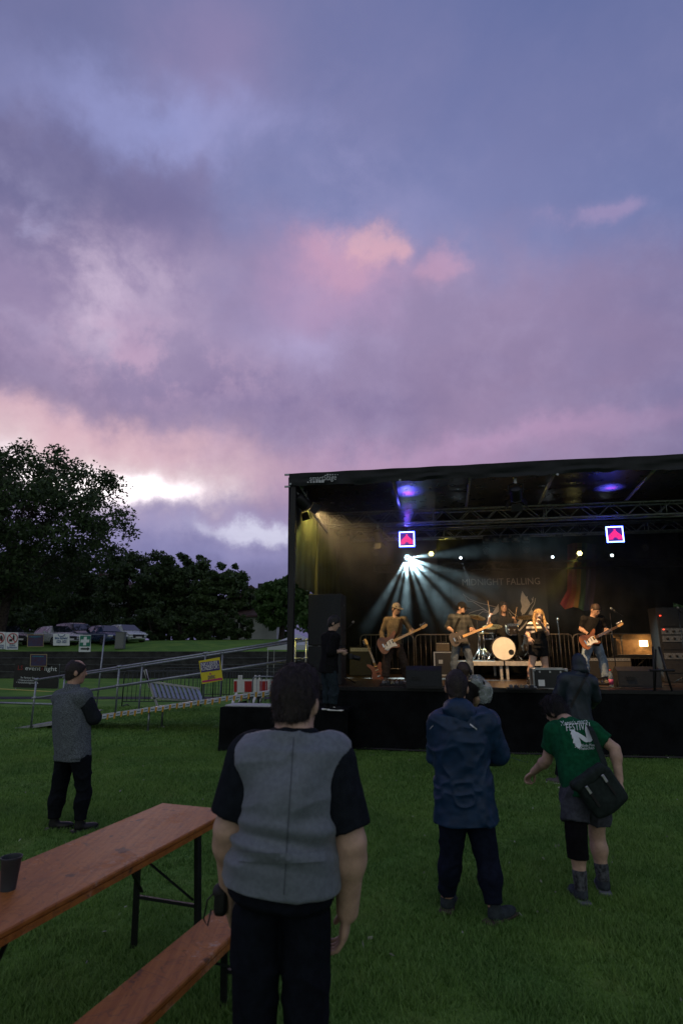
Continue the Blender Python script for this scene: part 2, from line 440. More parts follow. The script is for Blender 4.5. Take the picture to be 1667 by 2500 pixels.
def ploft(a, b, side, wa, da, wb, db, capa=.03, capb=.03, pw=2.4):
    """body trunk between a and b: half-width w along side, half-depth d across"""
    a = np.asarray(a, float); b = np.asarray(b, float); z = b - a; L = np.linalg.norm(z); z = z / L
    x = np.asarray(side, float); x = unit(x - z * (x @ z)); y = np.cross(z, x); R = max(wa, da, wb, db)
    def fn(X):
        q = X - a; t = q @ z; h = np.clip(t / L, 0, 1); w = wa + (wb - wa) * h; d = da + (db - da) * h
        ex = np.where(t < 0, -t / capa, np.where(t > L, (t - L) / capb, 0))
        r = (np.abs(q @ x / w) ** pw + np.abs(q @ y / d) ** pw + ex ** pw) ** (1 / pw)
        return (r - 1) * np.minimum(np.minimum(w, d), .12)
    return np.minimum(a, b) - R, np.maximum(a, b) + R, fn
def ploftn(pts, side, ws, ds, capa=.03, capb=.03, pw=2.3):
    """one smooth trunk through stations on a straight axis"""
    pts = [np.asarray(p, float) for p in pts]; a, b = pts[0], pts[-1]; z = b - a; L = np.linalg.norm(z); z = z / L
    x = np.asarray(side, float); x = unit(x - z * (x @ z)); y = np.cross(z, x); ts = np.array([(p - a) @ z for p in pts]); R = max(max(ws), max(ds)) + .03
    tt = np.linspace(0, L, 60); k = np.exp(-np.linspace(-2, 2, 17) ** 2); k /= k.sum()
    sm = lambda q: np.convolve(np.pad(np.interp(tt, ts, q), 8, mode='edge'), k, 'valid')
    W, D = sm(ws), sm(ds)
    def fn(X):
        q = X - a; t = q @ z; h = np.clip(t, 0, L); w = np.interp(h, tt, W); d = np.interp(h, tt, D)
        ex = np.where(t < 0, -t / capa, np.where(t > L, (t - L) / capb, 0))
        r = (np.abs(q @ x / w) ** pw + np.abs(q @ y / d) ** pw + ex ** pw) ** (1 / pw)
        return (r - 1) * np.minimum(np.minimum(w, d), .12)
    return np.minimum(a, b) - R, np.maximum(a, b) + R, fn
def pbox(c, half, axes=None, r=.01):
    c = np.asarray(c, float); half = np.asarray(half, float) - r; A = np.eye(3) if axes is None else np.asarray(axes, float); R = np.linalg.norm(half + r)
    def fn(X):
        q = np.abs((X - c) @ A.T) - half; return np.sqrt((np.maximum(q, 0) ** 2).sum(-1)) + np.minimum(q.max(-1), 0) - r
    return c - R, c + R, fn
def bounds(prims):
    return np.min([p[0] for p, *_ in prims], 0), np.max([p[1] for p, *_ in prims], 0)
def sculpt(name, prims, m, parent, vox=.008, fold=None, cuts=(), it=1, clip=None):
    """prims: list of (prim, blend k[, mode]) -> one continuous mesh"""
    lo, hi = bounds([p for p in prims if len(p) < 3 or p[2] == 'u'])
    if clip is not None: lo = np.maximum(lo, clip[0]); hi = np.minimum(hi, clip[1])
    f = Field(lo, hi, vox)
    for p in prims: f.op(p[0], p[1], p[2] if len(p) > 2 else 'u')
    for o, n in cuts: f.cut(o, n)
    V, Q = f.mesh()
    if it: V = relax(V, Q, it)
    if fold is not None and len(V): V = V + vnormals(V, Q) * fold(V)[:, None]
    return np_mesh(name, V, Q, m, parent, True, world=True)
# ---- people
def folds(amp, f=9.0, seed=0, stretch=(1, 1, .45), fine=.3):
    def fn(V):
        W = V * np.array(stretch); q = W + .05 * np.stack([vnoise(W, 6, seed + k) for k in (1, 2, 3)], 1)
        r = (1 - np.abs(vnoise(q, f, seed))) ** 3 * 1.9 - .7
        return amp * (r * .7 + vnoise(q, f * 2.3, seed + 5) * fine)
    return fn
def hair_fold(amp, seed, st=(1, 1, .25)):
    def fn(V): return amp * (vnoise(V * np.array(st), 55, seed) * .6 + vnoise(V, 22, seed + 3) * .7 + vnoise(V * np.array(st), 120, seed + 1) * .35)
    return fn
def hand_prims(wr, tip, nrm, thumb_side, L=.185, curl=.5, spread=.1, s=1.0):
    """palm, four fingers and thumb. nrm: palm normal (fingers curl towards it). thumb_side: unit vector across the palm towards the thumb"""
    d = unit(np.asarray(tip) - np.asarray(wr)); n = np.asarray(nrm, float); n = unit(n - d * (n @ d)); t = np.cross(d, n)
    if t @ np.asarray(thumb_side, float) < 0: t = -t
    L = L * s; out = []; wr = np.asarray(wr, float)
    pc = wr + d * L * .27
    A = np.array([d, t, n])
    out.append((pell(pc, (L * .30, .042 * s, .016 * s), A), .012)); out.append((pell(pc + d * L * .12, (L * .18, .041 * s, .014 * s), A), .012))
    lens = (.80, .95, 1.0, .90)[::1]
    for i, (off, ln) in enumerate(zip((-.033, -.011, .011, .033), (.36, .44, .47, .43))):
        p = pc + d * L * .22 + t * off * s; a = 0.0; dirn = d + t * off * 3 * spread; r = .0088 * s
        for j, fr in enumerate((.45, .32, .25)):
            a += curl * (.75 if j == 0 else 1.0)
            q = p + (unit(dirn) * math.cos(a) + n * math.sin(a)) * L * ln * fr
            out.append((pcone(p, q, r, r * .92), .004)); p = q; r *= .92
    p = wr + d * L * .1 + t * .028 * s
    for j, fr in enumerate((.2, .17, .13)):
        a = .75 - .18 * j + 0 * curl
        q = p + (d * math.cos(a) + t * math.sin(a) * (1 - curl * .5) + n * (.25 + curl * .3)) * L * fr
        out.append((pcone(p, q, .0115 * s, .0098 * s), .006)); p = q
    return out
def head_prims(c, f, u, s=1.0, neck=None, nr=.055):
    f = unit(f); u = np.asarray(u, float); u = unit(u - f * (u @ f)); r = np.cross(f, u); A = np.array([r, f, u]); c = np.asarray(c, float)
    o = []
    o.append((pell(c + u * .02 * s, np.array((.074, .094, .098)) * s, A), .02))
    o.append((pell(c + f * .028 * s - u * .045 * s, np.array((.060, .066, .078)) * s, A), .03))
    o.append((pell(c + f * .062 * s - u * .098 * s, np.array((.030, .024, .022)) * s, A), .022))
    o.append((pcone(c + f * .088 * s + u * .012 * s, c + f * .106 * s - u * .026 * s, .008 * s, .0135 * s), .012))
    o.append((pell(c + f * .084 * s + u * .028 * s, np.array((.05, .012, .010)) * s, A), .015))
    o.append((pell(c + f * .086 * s - u * .062 * s, np.array((.026, .010, .010)) * s, A), .008))
    for sg in (-1, 1):
        o.append((pell(c + r * sg * .032 * s + f * .098 * s + u * .004 * s, np.array((.014, .012, .009)) * s, A), .0, 's'))
        o.append((pell(c + r * sg * .080 * s - f * .008 * s - u * .014 * s, np.array((.012, .02, .032)) * s, A), .008))
    if neck is not None:
        o.append((pcone(np.asarray(neck, float), c - u * .06 * s - f * .015 * s, nr * 1.08, nr), .03))
    return o, A
def lerp(a, b, t): return np.asarray(a) * (1 - t) + np.asarray(b) * t
def along(pts, t):
    """point at t (0..n-1) on a polyline"""
    i = min(int(t), len(pts) - 2); return lerp(pts[i], pts[i + 1], t - i)
def chain(pts, rs, t0, t1, add=0.0, k=.03, flat=False):
    k0 = k
    """tapered limb pieces from parameter t0 to t1 on a polyline with radii rs"""
    ts = sorted({t0, t1, *[x for x in range(len(pts)) if t0 < x < t1]}); o = []
    for a, b in zip(ts[:-1], ts[1:]):
        R = lambda t: float(along(np.array(rs)[:, None], t)[0]) + add
        o.append((pcone(along(pts, a), along(pts, b), R(a), R(b), flat and b == ts[-1]), k)); k = min(k0, .010)
    return o
class Figure:
    """a posed person. J: joints in world space. A / B are the two sides (A: left in the photo)."""
    def __init__(s, name, label, J, front, face=None, up=(0, 0, 1), bulk=1.0, hs=1.0, vox=.008, w=None, group=None, cat='person', loc=None):
        s.J = {k: np.asarray(v, float) for k, v in J.items()}; j = s.J
        base = loc if loc is not None else np.array([(j['anA'][0] + j['anB'][0]) / 2, (j['anA'][1] + j['anB'][1]) / 2, min(j['anA'][2], j['anB'][2]) - .08])
        s.o = thing(name, label, cat, base, group); s.front = unit(front); s.bulk = bulk; s.vox = vox; s.hs = hs
        s.side = unit(j['shB'] - j['shA']); s.face = unit(face if face is not None else front); s.up = np.asarray(up, float)
        d = dict(hipw=.165, hipd=.115, waistw=.14, waistd=.10, chestw=.165, chestd=.115, shw=.15, shd=.085, nr=.056,
                 arm=(.054, .044, .031), leg=(.085, .058, .040), handL=.185)
        d.update(w or {}); s.d = d
        s.arm = {q: [j['sh' + q], j['el' + q], j['wr' + q]] for q in 'AB'}; s.leg = {q: [j['hp' + q], j['kn' + q], j['an' + q]] for q in 'AB'}
        s.spine = [j['hip'], lerp(j['hip'], j['neck'], .38), lerp(j['hip'], j['neck'], .72), lerp(j['hip'], j['neck'], .93)]
    def trunk(s, add=0.0, k=.05, top=True, belly=1.0, hem=0.0, flare=0.0, cap=.03):
        d = s.d; b = s.bulk; sp = list(s.spine); W = [d['hipw'], d['waistw'], d['chestw'], d['shw']]; D = [d['hipd'], d['waistd'] * belly, d['chestd'], d['shd']]
        ws = [q * b + add for q in W]; ds = [q * b + add for q in D]
        if hem > 0:
            sp = [sp[0] + unit(sp[0] - sp[1]) * hem] + sp; ws = [ws[0] + flare] + ws; ds = [ds[0] + flare] + ds; cap = .010
        o = [(ploftn(sp, s.side, ws, ds, cap), .03)]
        if top:
            for q in 'AB': o.append((pcone(lerp(s.J['neck'], s.spine[2], .25), s.J['sh' + q], .05 * b + add, d['arm'][0] * b * 1.04 + add), .035))
        return o
    def body(s, m, hands=None, legs=True, vox=None, clip=None):
        """skin: one continuous surface. hands: {side: dict(tip, nrm, thumb, curl)}"""
        d = s.d; b = s.bulk; j = s.J; o = s.trunk(-.004)
        for q in 'AB':
            o += chain(s.arm[q], [r * b for r in d['arm']], 0, 2)
            o.append((pell(lerp(j['el' + q], j['wr' + q], .25), np.full(3, d['arm'][1] * b * 1.02)), .03))
            if legs:
                o += chain(s.leg[q], [r * b for r in d['leg']], 0, 2)
                o.append((pell(lerp(j['kn' + q], j['an' + q], .3) - s.front * .012, np.full(3, d['leg'][1] * b * 1.0)), .04))
                o.append((pcone(j['an' + q] - np.array([0, 0, .04]), j['to' + q], .024, .012), .015))
        hp, s.HA = head_prims(j['head'], s.face, s.up, s.hs, lerp(j['neck'], s.spine[3], .2), d['nr'])
        o = o + hp
        for q, h in (hands or {}).items():
            o += hand_prims(j['wr' + q], h['tip'], h.get('nrm', s.front), h.get('thumb', s.front), d['handL'], h.get('curl', .5), h.get('spread', .1), h.get('s', 1.0))
        s.bodyo = sculpt('body', o, m, s.o, vox or s.vox, clip=clip)
        return s
    def eyes(s, m, mouth=None):
        c = s.J['head']; r, f, u = s.HA; k = s.hs
        for sg in (-1, 1):
            mb = MB(); mb.lathe(c + r * sg * .032 * k + f * .086 * k + u * .004 * k, f, [(.002, .0), (.012 * k, .003), (.012 * k, .006), (.002, .01)], 10); mb.build('eye', m, s.o, True, True)
        if mouth is not None:
            sculpt('lips', [(pell(c + f * .094 * k - u * .062 * k, np.array((.024, .007, .007)) * k, s.HA), .004)], mouth, s.o, .004)
    def top(s, name, m, sleeve=1.0, add=.014, hem=.10, flare=.0, amp=.006, seed=0, cuff=.004, collar=.0, belly=1.0, vox=None, cuts=(), extra=(), sl_add=None, flt=9.0, fst=(1, 1, .45)):
        d = s.d; b = s.bulk; o = s.trunk(add, belly=belly, hem=hem, flare=flare)
        sa = add if sl_add is None else sl_add
        for q in 'AB':
            if sleeve > 0: o += chain(s.arm[q], [r * b for r in d['arm']], 0, sleeve, sa, .035, True)
        if collar: o.append((ploft(s.J['neck'] - s.up * .02, lerp(s.J['neck'], s.J['head'], collar), s.side, d['nr'] + .02, d['nr'] + .02, d['nr'] + .014, d['nr'] + .016, .02, .006), .02))
        o += list(extra)
        return sculpt(name, o, m, s.o, vox or s.vox, folds(amp, flt, seed, fst), cuts)
    def pants(s, name, m, length=1.95, add=.016, amp=.006, seed=3, flare=0.0, vox=None, rise=.06, extra=()):
        d = s.d; b = s.bulk; upv = unit(s.spine[1] - s.spine[0]); o = []
        o.append((ploft(s.spine[0] - upv * .04, s.spine[0] + upv * rise, s.side, d['hipw'] * b + add * .6, d['hipd'] * b + add * .6, d['hipw'] * b * .93 + add * .5, d['hipd'] * b * .93 + add * .5, .05, .012), .05))
        for q in 'AB':
            rr = [r * b for r in d['leg']]; rr = [rr[0], rr[1] + add * .3, rr[2] + add * .8 + flare]
            o += chain(s.leg[q], rr, 0, length, add, .022, True)
            if length > 1.5: o.append((pell(lerp(s.J['kn' + q], s.J['an' + q], .3) - s.front * .012, np.full(3, d['leg'][1] * b + max(add, .008) * .8 + .004)), .05))
        o += list(extra)
        return sculpt(name, o, m, s.o, vox or s.vox, folds(amp, 10.0, seed, (1, 1, .8)))
    def shoes(s, m, m2=None, size=1.0, high=.05, vox=.006):
        for q in 'AB':
            a = s.J['an' + q]; t = s.J['to' + q]; d = t - a; d[2] = 0; d = unit(d); zb = t[2] - .03; L = .105 * size
            h = np.array([a[0], a[1], zb]); up = np.array([0, 0, 1.]); sd = np.cross(d, up); A = np.array([d, sd, up])
            o = [(pell(h + d * .01 + up * .05, (.055 * size, .038 * size, .05), A), .02), (pell(h + d * .09 * size + up * .035, (L, .046 * size, .038), A), .025), (pcone(h + up * .05, np.array([a[0], a[1], a[2] + high]), .044, .046), .02)]
            sh = sculpt('shoe', o, m, s.o, vox, None, [(h + up * .004, (0, 0, -1))])
            o = [(pbox(h + d * .055 * size + up * .013, (.135 * size, .045 * size, .013), A, .012), .01)]
            sculpt('sole', o, m2 or m, sh, vox)
    def hair(s, m, thick=.014, nape=-.085, face=.055, seed=0, amp=.006, vox=.005, side=0.0, top=0.0, name='hair', parent=None, bald=False):
        c = s.J['head']; r, f, u = s.HA; k = s.hs; t = thick
        o = [(pell(c + u * .024 * k - f * .004, (np.array((.074, .094, .098)) + t) * k, s.HA), .01), (pell(c - f * .035 * k - u * .045 * k, (np.array((.050, .056, .07)) + t * .5) * k, s.HA), .025)]
        if top: o.append((pell(c + u * (.09 + top * .4) * k + f * .03 * k, np.array((.06, .075, .02 + top)) * k, s.HA), .02))
        o.append((pell(c + f * (.16 - face * 1.2) * k - u * .075 * k, np.array((.12, .118, .115)) * k, s.HA), 0, 's'))
        if bald: o.append((pell(c + u * .115 * k + f * .045 * k, np.array((.062, .095, .06)) * k, s.HA), 0, 's'))
        return sculpt(name, o, m, parent or s.o, vox, hair_fold(amp, seed), [(c + u * nape * k, -u)], it=0)
    def strands(s, hair, m, n=5000, L=.022, lift=.35, seed=0, wd=.0011):
        me = hair.data; v = np.empty(len(me.vertices) * 3); me.vertices.foreach_get('co', v); v = v.reshape(-1, 3); nn = np.empty(len(me.vertices) * 3); me.vertices.foreach_get('normal', nn); nn = nn.reshape(-1, 3)
        g = np.random.default_rng(seed); i = g.integers(0, len(v), n); r, f, u = s.HA; p = v[i]; N = nn[i]
        d = -u * .7 - f * .25 + g.normal(size=(n, 3)) * .38; d = d - N * (d * N).sum(1, keepdims=True); d = d / np.linalg.norm(d, axis=1, keepdims=True) + N * lift * g.uniform(.2, 1.2, (n, 1))
        t = np.cross(d, N); t /= np.maximum(np.linalg.norm(t, axis=1, keepdims=True), 1e-6); l = L * g.uniform(.5, 1.4, (n, 1))
        V = np.stack([p - t * wd, p + t * wd, p + d * l], 1).reshape(-1, 3)
        return tag(np_mesh('hair_strands', V, np.arange(n * 3).reshape(-1, 3), m, hair, False), kind='stuff')
    def cap(s, m, visor=True):
        c = s.J['head']; r, f, u = s.HA; k = s.hs
        o = [(pell(c + u * .03 * k - f * .002, np.array((.084, .105, .102)) * k, s.HA), .01)]
        cp = sculpt('cap', o, m, s.o, .006, None, [(c + u * .028 * k, -u)])
        if visor: sculpt('visor', [(pell(c + f * .112 * k + u * .040 * k, np.array((.072, .08, .012)) * k, s.HA), .01)], m, cp, .006, None, [(c + f * .07 * k, -f)])
        return cp
# ------------------------------------------------------------------ ground
def grass_mat(name, blades=False):
    m = bpy.data.materials.new(name); m.use_nodes = True; nt = m.node_tree; b = nt.nodes['Principled BSDF']
    g = node(nt, 'ShaderNodeNewGeometry'); W = S(nt, g.outputs['Position'])
    n1 = noise(nt, W, .8, 5, .65).step(.38, .62); n2 = noise(nt, W, 3.2, 4, .6).step(.3, .7); n3 = noise(nt, W, 38, 3, .6).step(.3, .7)
    k = 2.25 if blades else 2.0
    c = mixc(nt, n1, (.038 * k, .092 * k, .015 * k), (.084 * k, .148 * k, .023 * k))
    c = mixc(nt, n2 * .5, c, (.022 * k, .062 * k, .013 * k))
    c = mixc(nt, n3 * .45, c, (.085 * k, .148 * k, .042 * k))
    dry = noise(nt, W, 1.7, 6, .7).step(.52, .68)
    c = mixc(nt, dry * .25, c, (.11 * k, .12 * k, .04 * k))
    if blades:
        rr = S(nt, g.outputs['Random Per Island']); c = mixc(nt, rr.pow(2.0) * .75, mixc(nt, rr.step(.35, .0) * .7, c, (.014 * k, .040 * k, .008 * k)), (.105 * k, .170 * k, .055 * k))
    nt.links.new(c.k, b.inputs['Base Color']); b.inputs['Roughness'].default_value = .65 if blades else .9; b.inputs['Specular IOR Level'].default_value = .15 if blades else .1
    if blades:
        tr = node(nt, 'ShaderNodeBsdfTranslucent', {'Color': c}); mx = node(nt, 'ShaderNodeMixShader'); mx.inputs[0].default_value = .3
        nt.links.new(b.outputs[0], mx.inputs[1]); nt.links.new(tr.outputs[0], mx.inputs[2]); nt.links.new(mx.outputs[0], nt.nodes['Material Output'].inputs[0])
    if not blades:
        bp = node(nt, 'ShaderNodeBump', {'Height': noise(nt, W, 60, 5, .7), 'Strength': .9, 'Distance': .03}); nt.links.new(bp.outputs[0], b.inputs['Normal'])
    return m
M_lawn = grass_mat('lawn_soil_grass'); M_blade = grass_mat('grass_blades', True)
mb = MB(); mb.grid(lambda u, v: ((u - .5) * 260, -25 + v * 61.02, 0), 40, 24); tag(mb.build('lawn', M_lawn), kind='structure')
# mown grass blades, denser towards the spectators
def blades():
    pts = []
    for y0, y1, dens, h, wd in ((1.5, 3.2, 17000, .042, .0030), (3.2, 5.0, 12500, .045, .0036), (5.0, 7.5, 7600, .048, .0048), (7.5, 11.5, 4000, .050, .0070), (11.5, 19, 900, .052, .012)):
        wx = .62 * y1 + .5; n = int(dens * (y1 - y0) * 2 * wx)
        x = nrng.uniform(-wx, wx, n); y = nrng.uniform(y0, y1, n)
        keep = np.abs(x) < .61 * y + .55
        x, y = x[keep], y[keep]; q = np.stack([x, y, np.zeros_like(x)], 1)
        cl = .72 + .5 * np.clip(vnoise(q, 1.1, 8) * .6 + vnoise(q, 5.0, 3) * .5 + vnoise(q, 14.0, 4) * .5, -.9, .9)
        keep = nrng.random(len(x)) < cl + .15
        pts.append((q[keep], np.full(keep.sum(), h) * cl[keep], np.full(keep.sum(), wd)))
    q = np.concatenate([p[0] for p in pts]); h = np.concatenate([p[1] for p in pts]); wd = np.concatenate([p[2] for p in pts])
    n = len(q); a = nrng.uniform(0, 2 * np.pi, n); h = h * nrng.uniform(.55, 1.35, n); b = nrng.uniform(0, 2 * np.pi, n); ln = h * nrng.uniform(.2, 1.1, n)
    s = np.stack([np.cos(a), np.sin(a), np.zeros(n)], 1) * wd[:, None]
    tip = q + np.stack([np.cos(b) * ln, np.sin(b) * ln, h], 1)
    V = np.stack([q - s, q + s, tip], 1).reshape(-1, 3); Fq = np.arange(n * 3).reshape(-1, 3)
    return V, Fq
V, Fq = blades(); go = np_mesh('grass', V, Fq, M_blade, smooth=False); tag(go, 'short mown green grass covering the lawn', 'grass', kind='stuff')
n_ = 260; q = np.stack([nrng.uniform(-4.5, 5.5, n_), nrng.uniform(2.4, 11, n_), np.full(n_, .035)], 1); a_ = nrng.normal(size=(n_, 3)) * .009; b_ = nrng.normal(size=(n_, 3)) * .006
tag(np_mesh('clover', np.stack([q - a_, q + b_, q + a_, q - b_], 1).reshape(-1, 3), np.arange(n_ * 4).reshape(-1, 4), mat('clover_heads', (.35, .36, .30), .8, var=.3), smooth=False), 'scattered pale clover heads and bits in the grass', 'clover', kind='stuff')
# terraced stone steps, then the upper meadow
M_step = mat('weathered_stone', (.036, .038, .036), .9, var=.35, scale=2.0, bump=.5, bscale=14)
M_tread = mat('tread_grass', (.05, .075, .03), .95, var=.4, scale=3, bump=.6, bscale=30)
TY, TZ, TT = 36.0, .39, 1.2
for i in range(4):
    mb = MB()
    mb.box((0, TY + i * TT + 1.0, (i + 1) * TZ - TZ / 2 - .05), (240, 2.0, TZ - .1 + .001))
    o = tag(mb.build('terrace', M_step), kind='structure')
    j = 0
    for k in range(-9, 30):      # coping slabs one can pick apart on the near stretch
        x0 = -30 + k * 1.25
        mb = MB(); mb.box((x0 + .61, TY + i * TT + .155, (i + 1) * TZ - .05), (1.21, .35, .10 + .01 * rnd.random()), bev=.012); mb.build('stone', M_step, o)
    mb = MB(); mb.box((0, TY + i * TT + .335 + .44, (i + 1) * TZ - .06), (238, .86, .11)); mb.build('tread', M_tread, o)
mb = MB(); mb.grid(lambda u, v: ((u - .5) * (260 + 900 * v), TY + 4 * TT - .4 + 560 * v ** 2, 1.54 + min(.5, v * v * 560 * .08) + 3.0 * v + .1 * math.sin(u * 40) * min(1, v * 20)), 60, 50)
tag(mb.build('meadow', M_lawn, smooth=True), kind='structure')
def upper_z(Y): return 1.56 + min(.5, max(0, Y - (TY + 4 * TT - .4)) * .08) + .06
# ------------------------------------------------------------------ trees
M_bark = mat('bark', (.045, .035, .028), .95, var=.4, scale=6, bump=.8, bscale=20)
def leaf_mat(name, c, c2):
    m = bpy.data.materials.new(name); m.use_nodes = True; nt = m.node_tree; b = nt.nodes['Principled BSDF']
    g = node(nt, 'ShaderNodeNewGeometry'); W = S(nt, g.outputs['Position'])
    n = noise(nt, W, .9, 3, .6).step(.3, .7); r = S(nt, g.outputs['Random Per Island'])
    col = mixc(nt, (n * .6 + r * .4), c, c2); nt.links.new(col.k, b.inputs['Base Color']); b.inputs['Roughness'].default_value = .6; b.inputs['Specular IOR Level'].default_value = .25
    tr = node(nt, 'ShaderNodeBsdfTranslucent', {'Color': col}); mx = node(nt, 'ShaderNodeMixShader'); mx.inputs[0].default_value = .22
    nt.links.new(b.outputs[0], mx.inputs[1]); nt.links.new(tr.outputs[0], mx.inputs[2]); nt.links.new(mx.outputs[0], nt.nodes['Material Output'].inputs[0]); return m
M_leaf = [leaf_mat('leaves_dark', (.036, .060, .026), (.070, .112, .042)), leaf_mat('leaves_mid', (.040, .070, .026), (.075, .118, .042)), leaf_mat('leaves_fresh', (.048, .100, .028), (.085, .150, .045))]
def tree(name, label, X, Y, z0, H, R, lm, seed, clumps=120, per=170, lsize=.17, bottom=.22, trunk_r=.3, group=None, squash=1.0, crad=.15):
    g = np.random.default_rng(seed); root = thing(name, label, 'tree', (X, Y, z0), group)
    cz = H * (1 + bottom) / 2; hz = H * (1 - bottom) / 2
    # clump centres: uneven, on and inside a lumpy crown
    lob = g.normal(size=(9, 3)); lob /= np.linalg.norm(lob, axis=1, keepdims=True); la = g.uniform(-.28, .30, 9)
    cs = []
    while len(cs) < clumps:
        d = g.normal(size=3); d /= np.linalg.norm(d); r = g.uniform(.25, 1) ** .45
        k = 1 + (np.maximum(0, lob @ d) ** 3 * la).sum()
        p = np.array([d[0] * R * k * r, d[1] * R * squash * k * r, cz + d[2] * hz * k * r])
        if p[2] < H * bottom * .8: continue
        cs.append(p)
    cs = np.array(cs); rad = g.uniform(.5, 1.25, clumps) * R * crad
    # trunk and limbs
    mb = MB(); top = np.array([g.normal() * .2, g.normal() * .2, H * .62]); n = 7
    mb.tube([np.array([0, 0, -.3]) + (top + [0, 0, .3]) * t + np.array([math.sin(t * 5 + seed) * .12, math.cos(t * 4 + seed) * .1, 0]) * (t > 0) for t in np.linspace(0, 1, n)], [trunk_r * (1.25 if i == 0 else 1) * (1 - .72 * i / (n - 1)) for i in range(n)], 9)
    mb.build('trunk', M_bark, root, True)
    mb = MB(); br = MB(); pick = g.permutation(clumps)
    for i in pick[:9]:
        t = g.uniform(.28, .95); a = top * t; b = cs[i]; mid = (a + b) / 2 + np.array([0, 0, -.08 * H * g.random()]) + g.normal(size=3) * .25
        r0 = trunk_r * .42 * (1 - .5 * t); mb = MB(); mb.tube([a, lerp(a, mid, .5) + g.normal(size=3) * .1, mid, lerp(mid, b, .5) + g.normal(size=3) * .15, b], [r0, r0 * .8, r0 * .55, r0 * .35, .015], 6); mb.build('limb', M_bark, root, True)
        for k in pick[9:]:
            if np.linalg.norm(cs[k] - b) < R * .55 and g.random() < .55:
                q = lerp(mid, b, g.random()); mb2 = br; mb2.tube([q, (q + cs[k]) / 2 + g.normal(size=3) * .15, cs[k]], [r0 * .35, r0 * .2, .01], 4)
    if br.v: tag(br.build('branches', M_bark, root, True), kind='stuff')
    # leaves
    N = clumps * per; ci = np.repeat(np.arange(clumps), per); off = g.normal(size=(N, 3)); off *= (np.minimum(np.abs(g.normal(.66, .32, N)), 1.0) / np.linalg.norm(off, axis=1) * 1.2)[:, None]
    c = cs[ci] + off * rad[ci][:, None] * np.array([1.15, 1.15, .8]); L = lsize * g.uniform(.6, 1.35, N)
    a = g.normal(size=(N, 3)); a /= np.linalg.norm(a, axis=1, keepdims=True); b = g.normal(size=(N, 3)); b = np.cross(a, b); b /= np.linalg.norm(b, axis=1, keepdims=True)
    V = np.stack([c - a * L[:, None], c + b * (L * .52)[:, None], c + a * L[:, None], c - b * (L * .52)[:, None]], 1).reshape(-1, 3)
    tag(np_mesh('crown', V, np.arange(N * 4).reshape(-1, 4), lm, root, False), kind='stuff')
    return root
def tree_px(name, label, px, ptop, Y, halfpx, lm, seed, **kw):
    z0 = upper_z(Y) if Y > 41 else 0.0
    p = P(px, ptop, Y); R = halfpx * Y / 1430.0
    return tree(name, label, p[0], p[1], z0, p[2] - z0, R, M_leaf[lm], seed, **kw)
tree_px('broadleaf_tree', 'huge dark broadleaf tree with open crown beside the parked cars', 62, 1078, 42.5, 262, 0, 5, clumps=330, per=135, lsize=.15, bottom=.17, trunk_r=.42, crad=.125)
gb = 'trees in the dark belt behind the parked cars'
tree_px('broadleaf_tree', 'rounded dark tree just beyond the huge tree\'s crown', 330, 1338, 58, 90, 0, 21, clumps=176, per=105, lsize=.2, bottom=.1, group=gb)
tree_px('broadleaf_tree', 'tall dark tree with leafy double top in the belt', 462, 1358, 60, 78, 0, 22, clumps=198, per=117, lsize=.2, bottom=.1, group=gb)
tree_px('broadleaf_tree', 'dense mid-green tree standing left of the tiled house', 545, 1382, 55, 66, 1, 23, clumps=198, per=111, lsize=.19, bottom=.08, group=gb)
tree_px('broadleaf_tree', 'narrow dark tree between the rounded tree and the tall one', 395, 1375, 63, 60, 0, 24, clumps=132, per=105, lsize=.2, bottom=.06, group=gb)
tree_px('broadleaf_tree', 'fresh green rounded tree right of the tiled house', 688, 1390, 50, 62, 2, 25, clumps=220, per=117, lsize=.17, bottom=.1)
tree_px('broadleaf_tree', 'dark tree standing behind the huge tree\'s trunk', 150, 1330, 64, 120, 0, 26, clumps=176, per=105, lsize=.22, bottom=.05, group=gb)
tree_px('broadleaf_tree', 'dark tree beyond the black parked car', -30, 1330, 62, 120, 0, 27, clumps=176, per=105, lsize=.22, bottom=.05, group=gb)
tree_px('broadleaf_tree', 'green tree seen through the gap at the stage side', 775, 1340, 44, 75, 2, 28, clumps=176, per=105, lsize=.17, bottom=.1)
tree_px('broadleaf_tree', 'bright green tree behind the open right end of the stage', 1690, 1380, 30, 95, 2, 29, clumps=176, per=124, lsize=.12, bottom=.05)
for i, (px, pt) in enumerate(((20, 1400), (120, 1420), (215, 1410), (320, 1430), (420, 1425), (500, 1440), (575, 1460), (650, 1450))):
    tree_px('broadleaf_tree', ('far dark tree filling the gap behind the black car', 'far dark tree behind the silver estate car', 'far dark tree behind the people carrier', 'far dark tree behind the white hatchback', 'far dark tree behind the tall double-topped tree', 'far dark tree behind the dense mid-green tree', 'far dark tree close to the gable house', 'far dark tree behind the low annexe')[i], px, pt, 78, 75, 0, 90 + i, clumps=90, per=90, lsize=.3, bottom=.0, group=gb)
M_hedge = M_leaf[0]
for i, (px, pt, Y, hp, lab) in enumerate(((225, 1490, 52, 40, 'low dark bush behind the silver estate car'), (300, 1500, 52, 38, 'low dark bush behind the white hatchback'), (375, 1478, 51, 46, 'tall dark bush at the end of the car row'), (450, 1490, 51, 44, 'rounded dark bush on the meadow edge'), (520, 1484, 50, 44, 'dark bush under the dense mid-green tree'), (585, 1500, 49, 34, 'dark bush beside the flat-roofed annexe'), (70, 1480, 54, 60, 'wide dark bush behind the huge tree'), (-30, 1480, 54, 60, 'dark bush beyond the black car'))):
    tree_px('bush', lab, px, pt, Y, hp, 0, 60 + i, clumps=60, per=110, lsize=.14, bottom=.02, trunk_r=.12, group='bushes along the meadow edge')
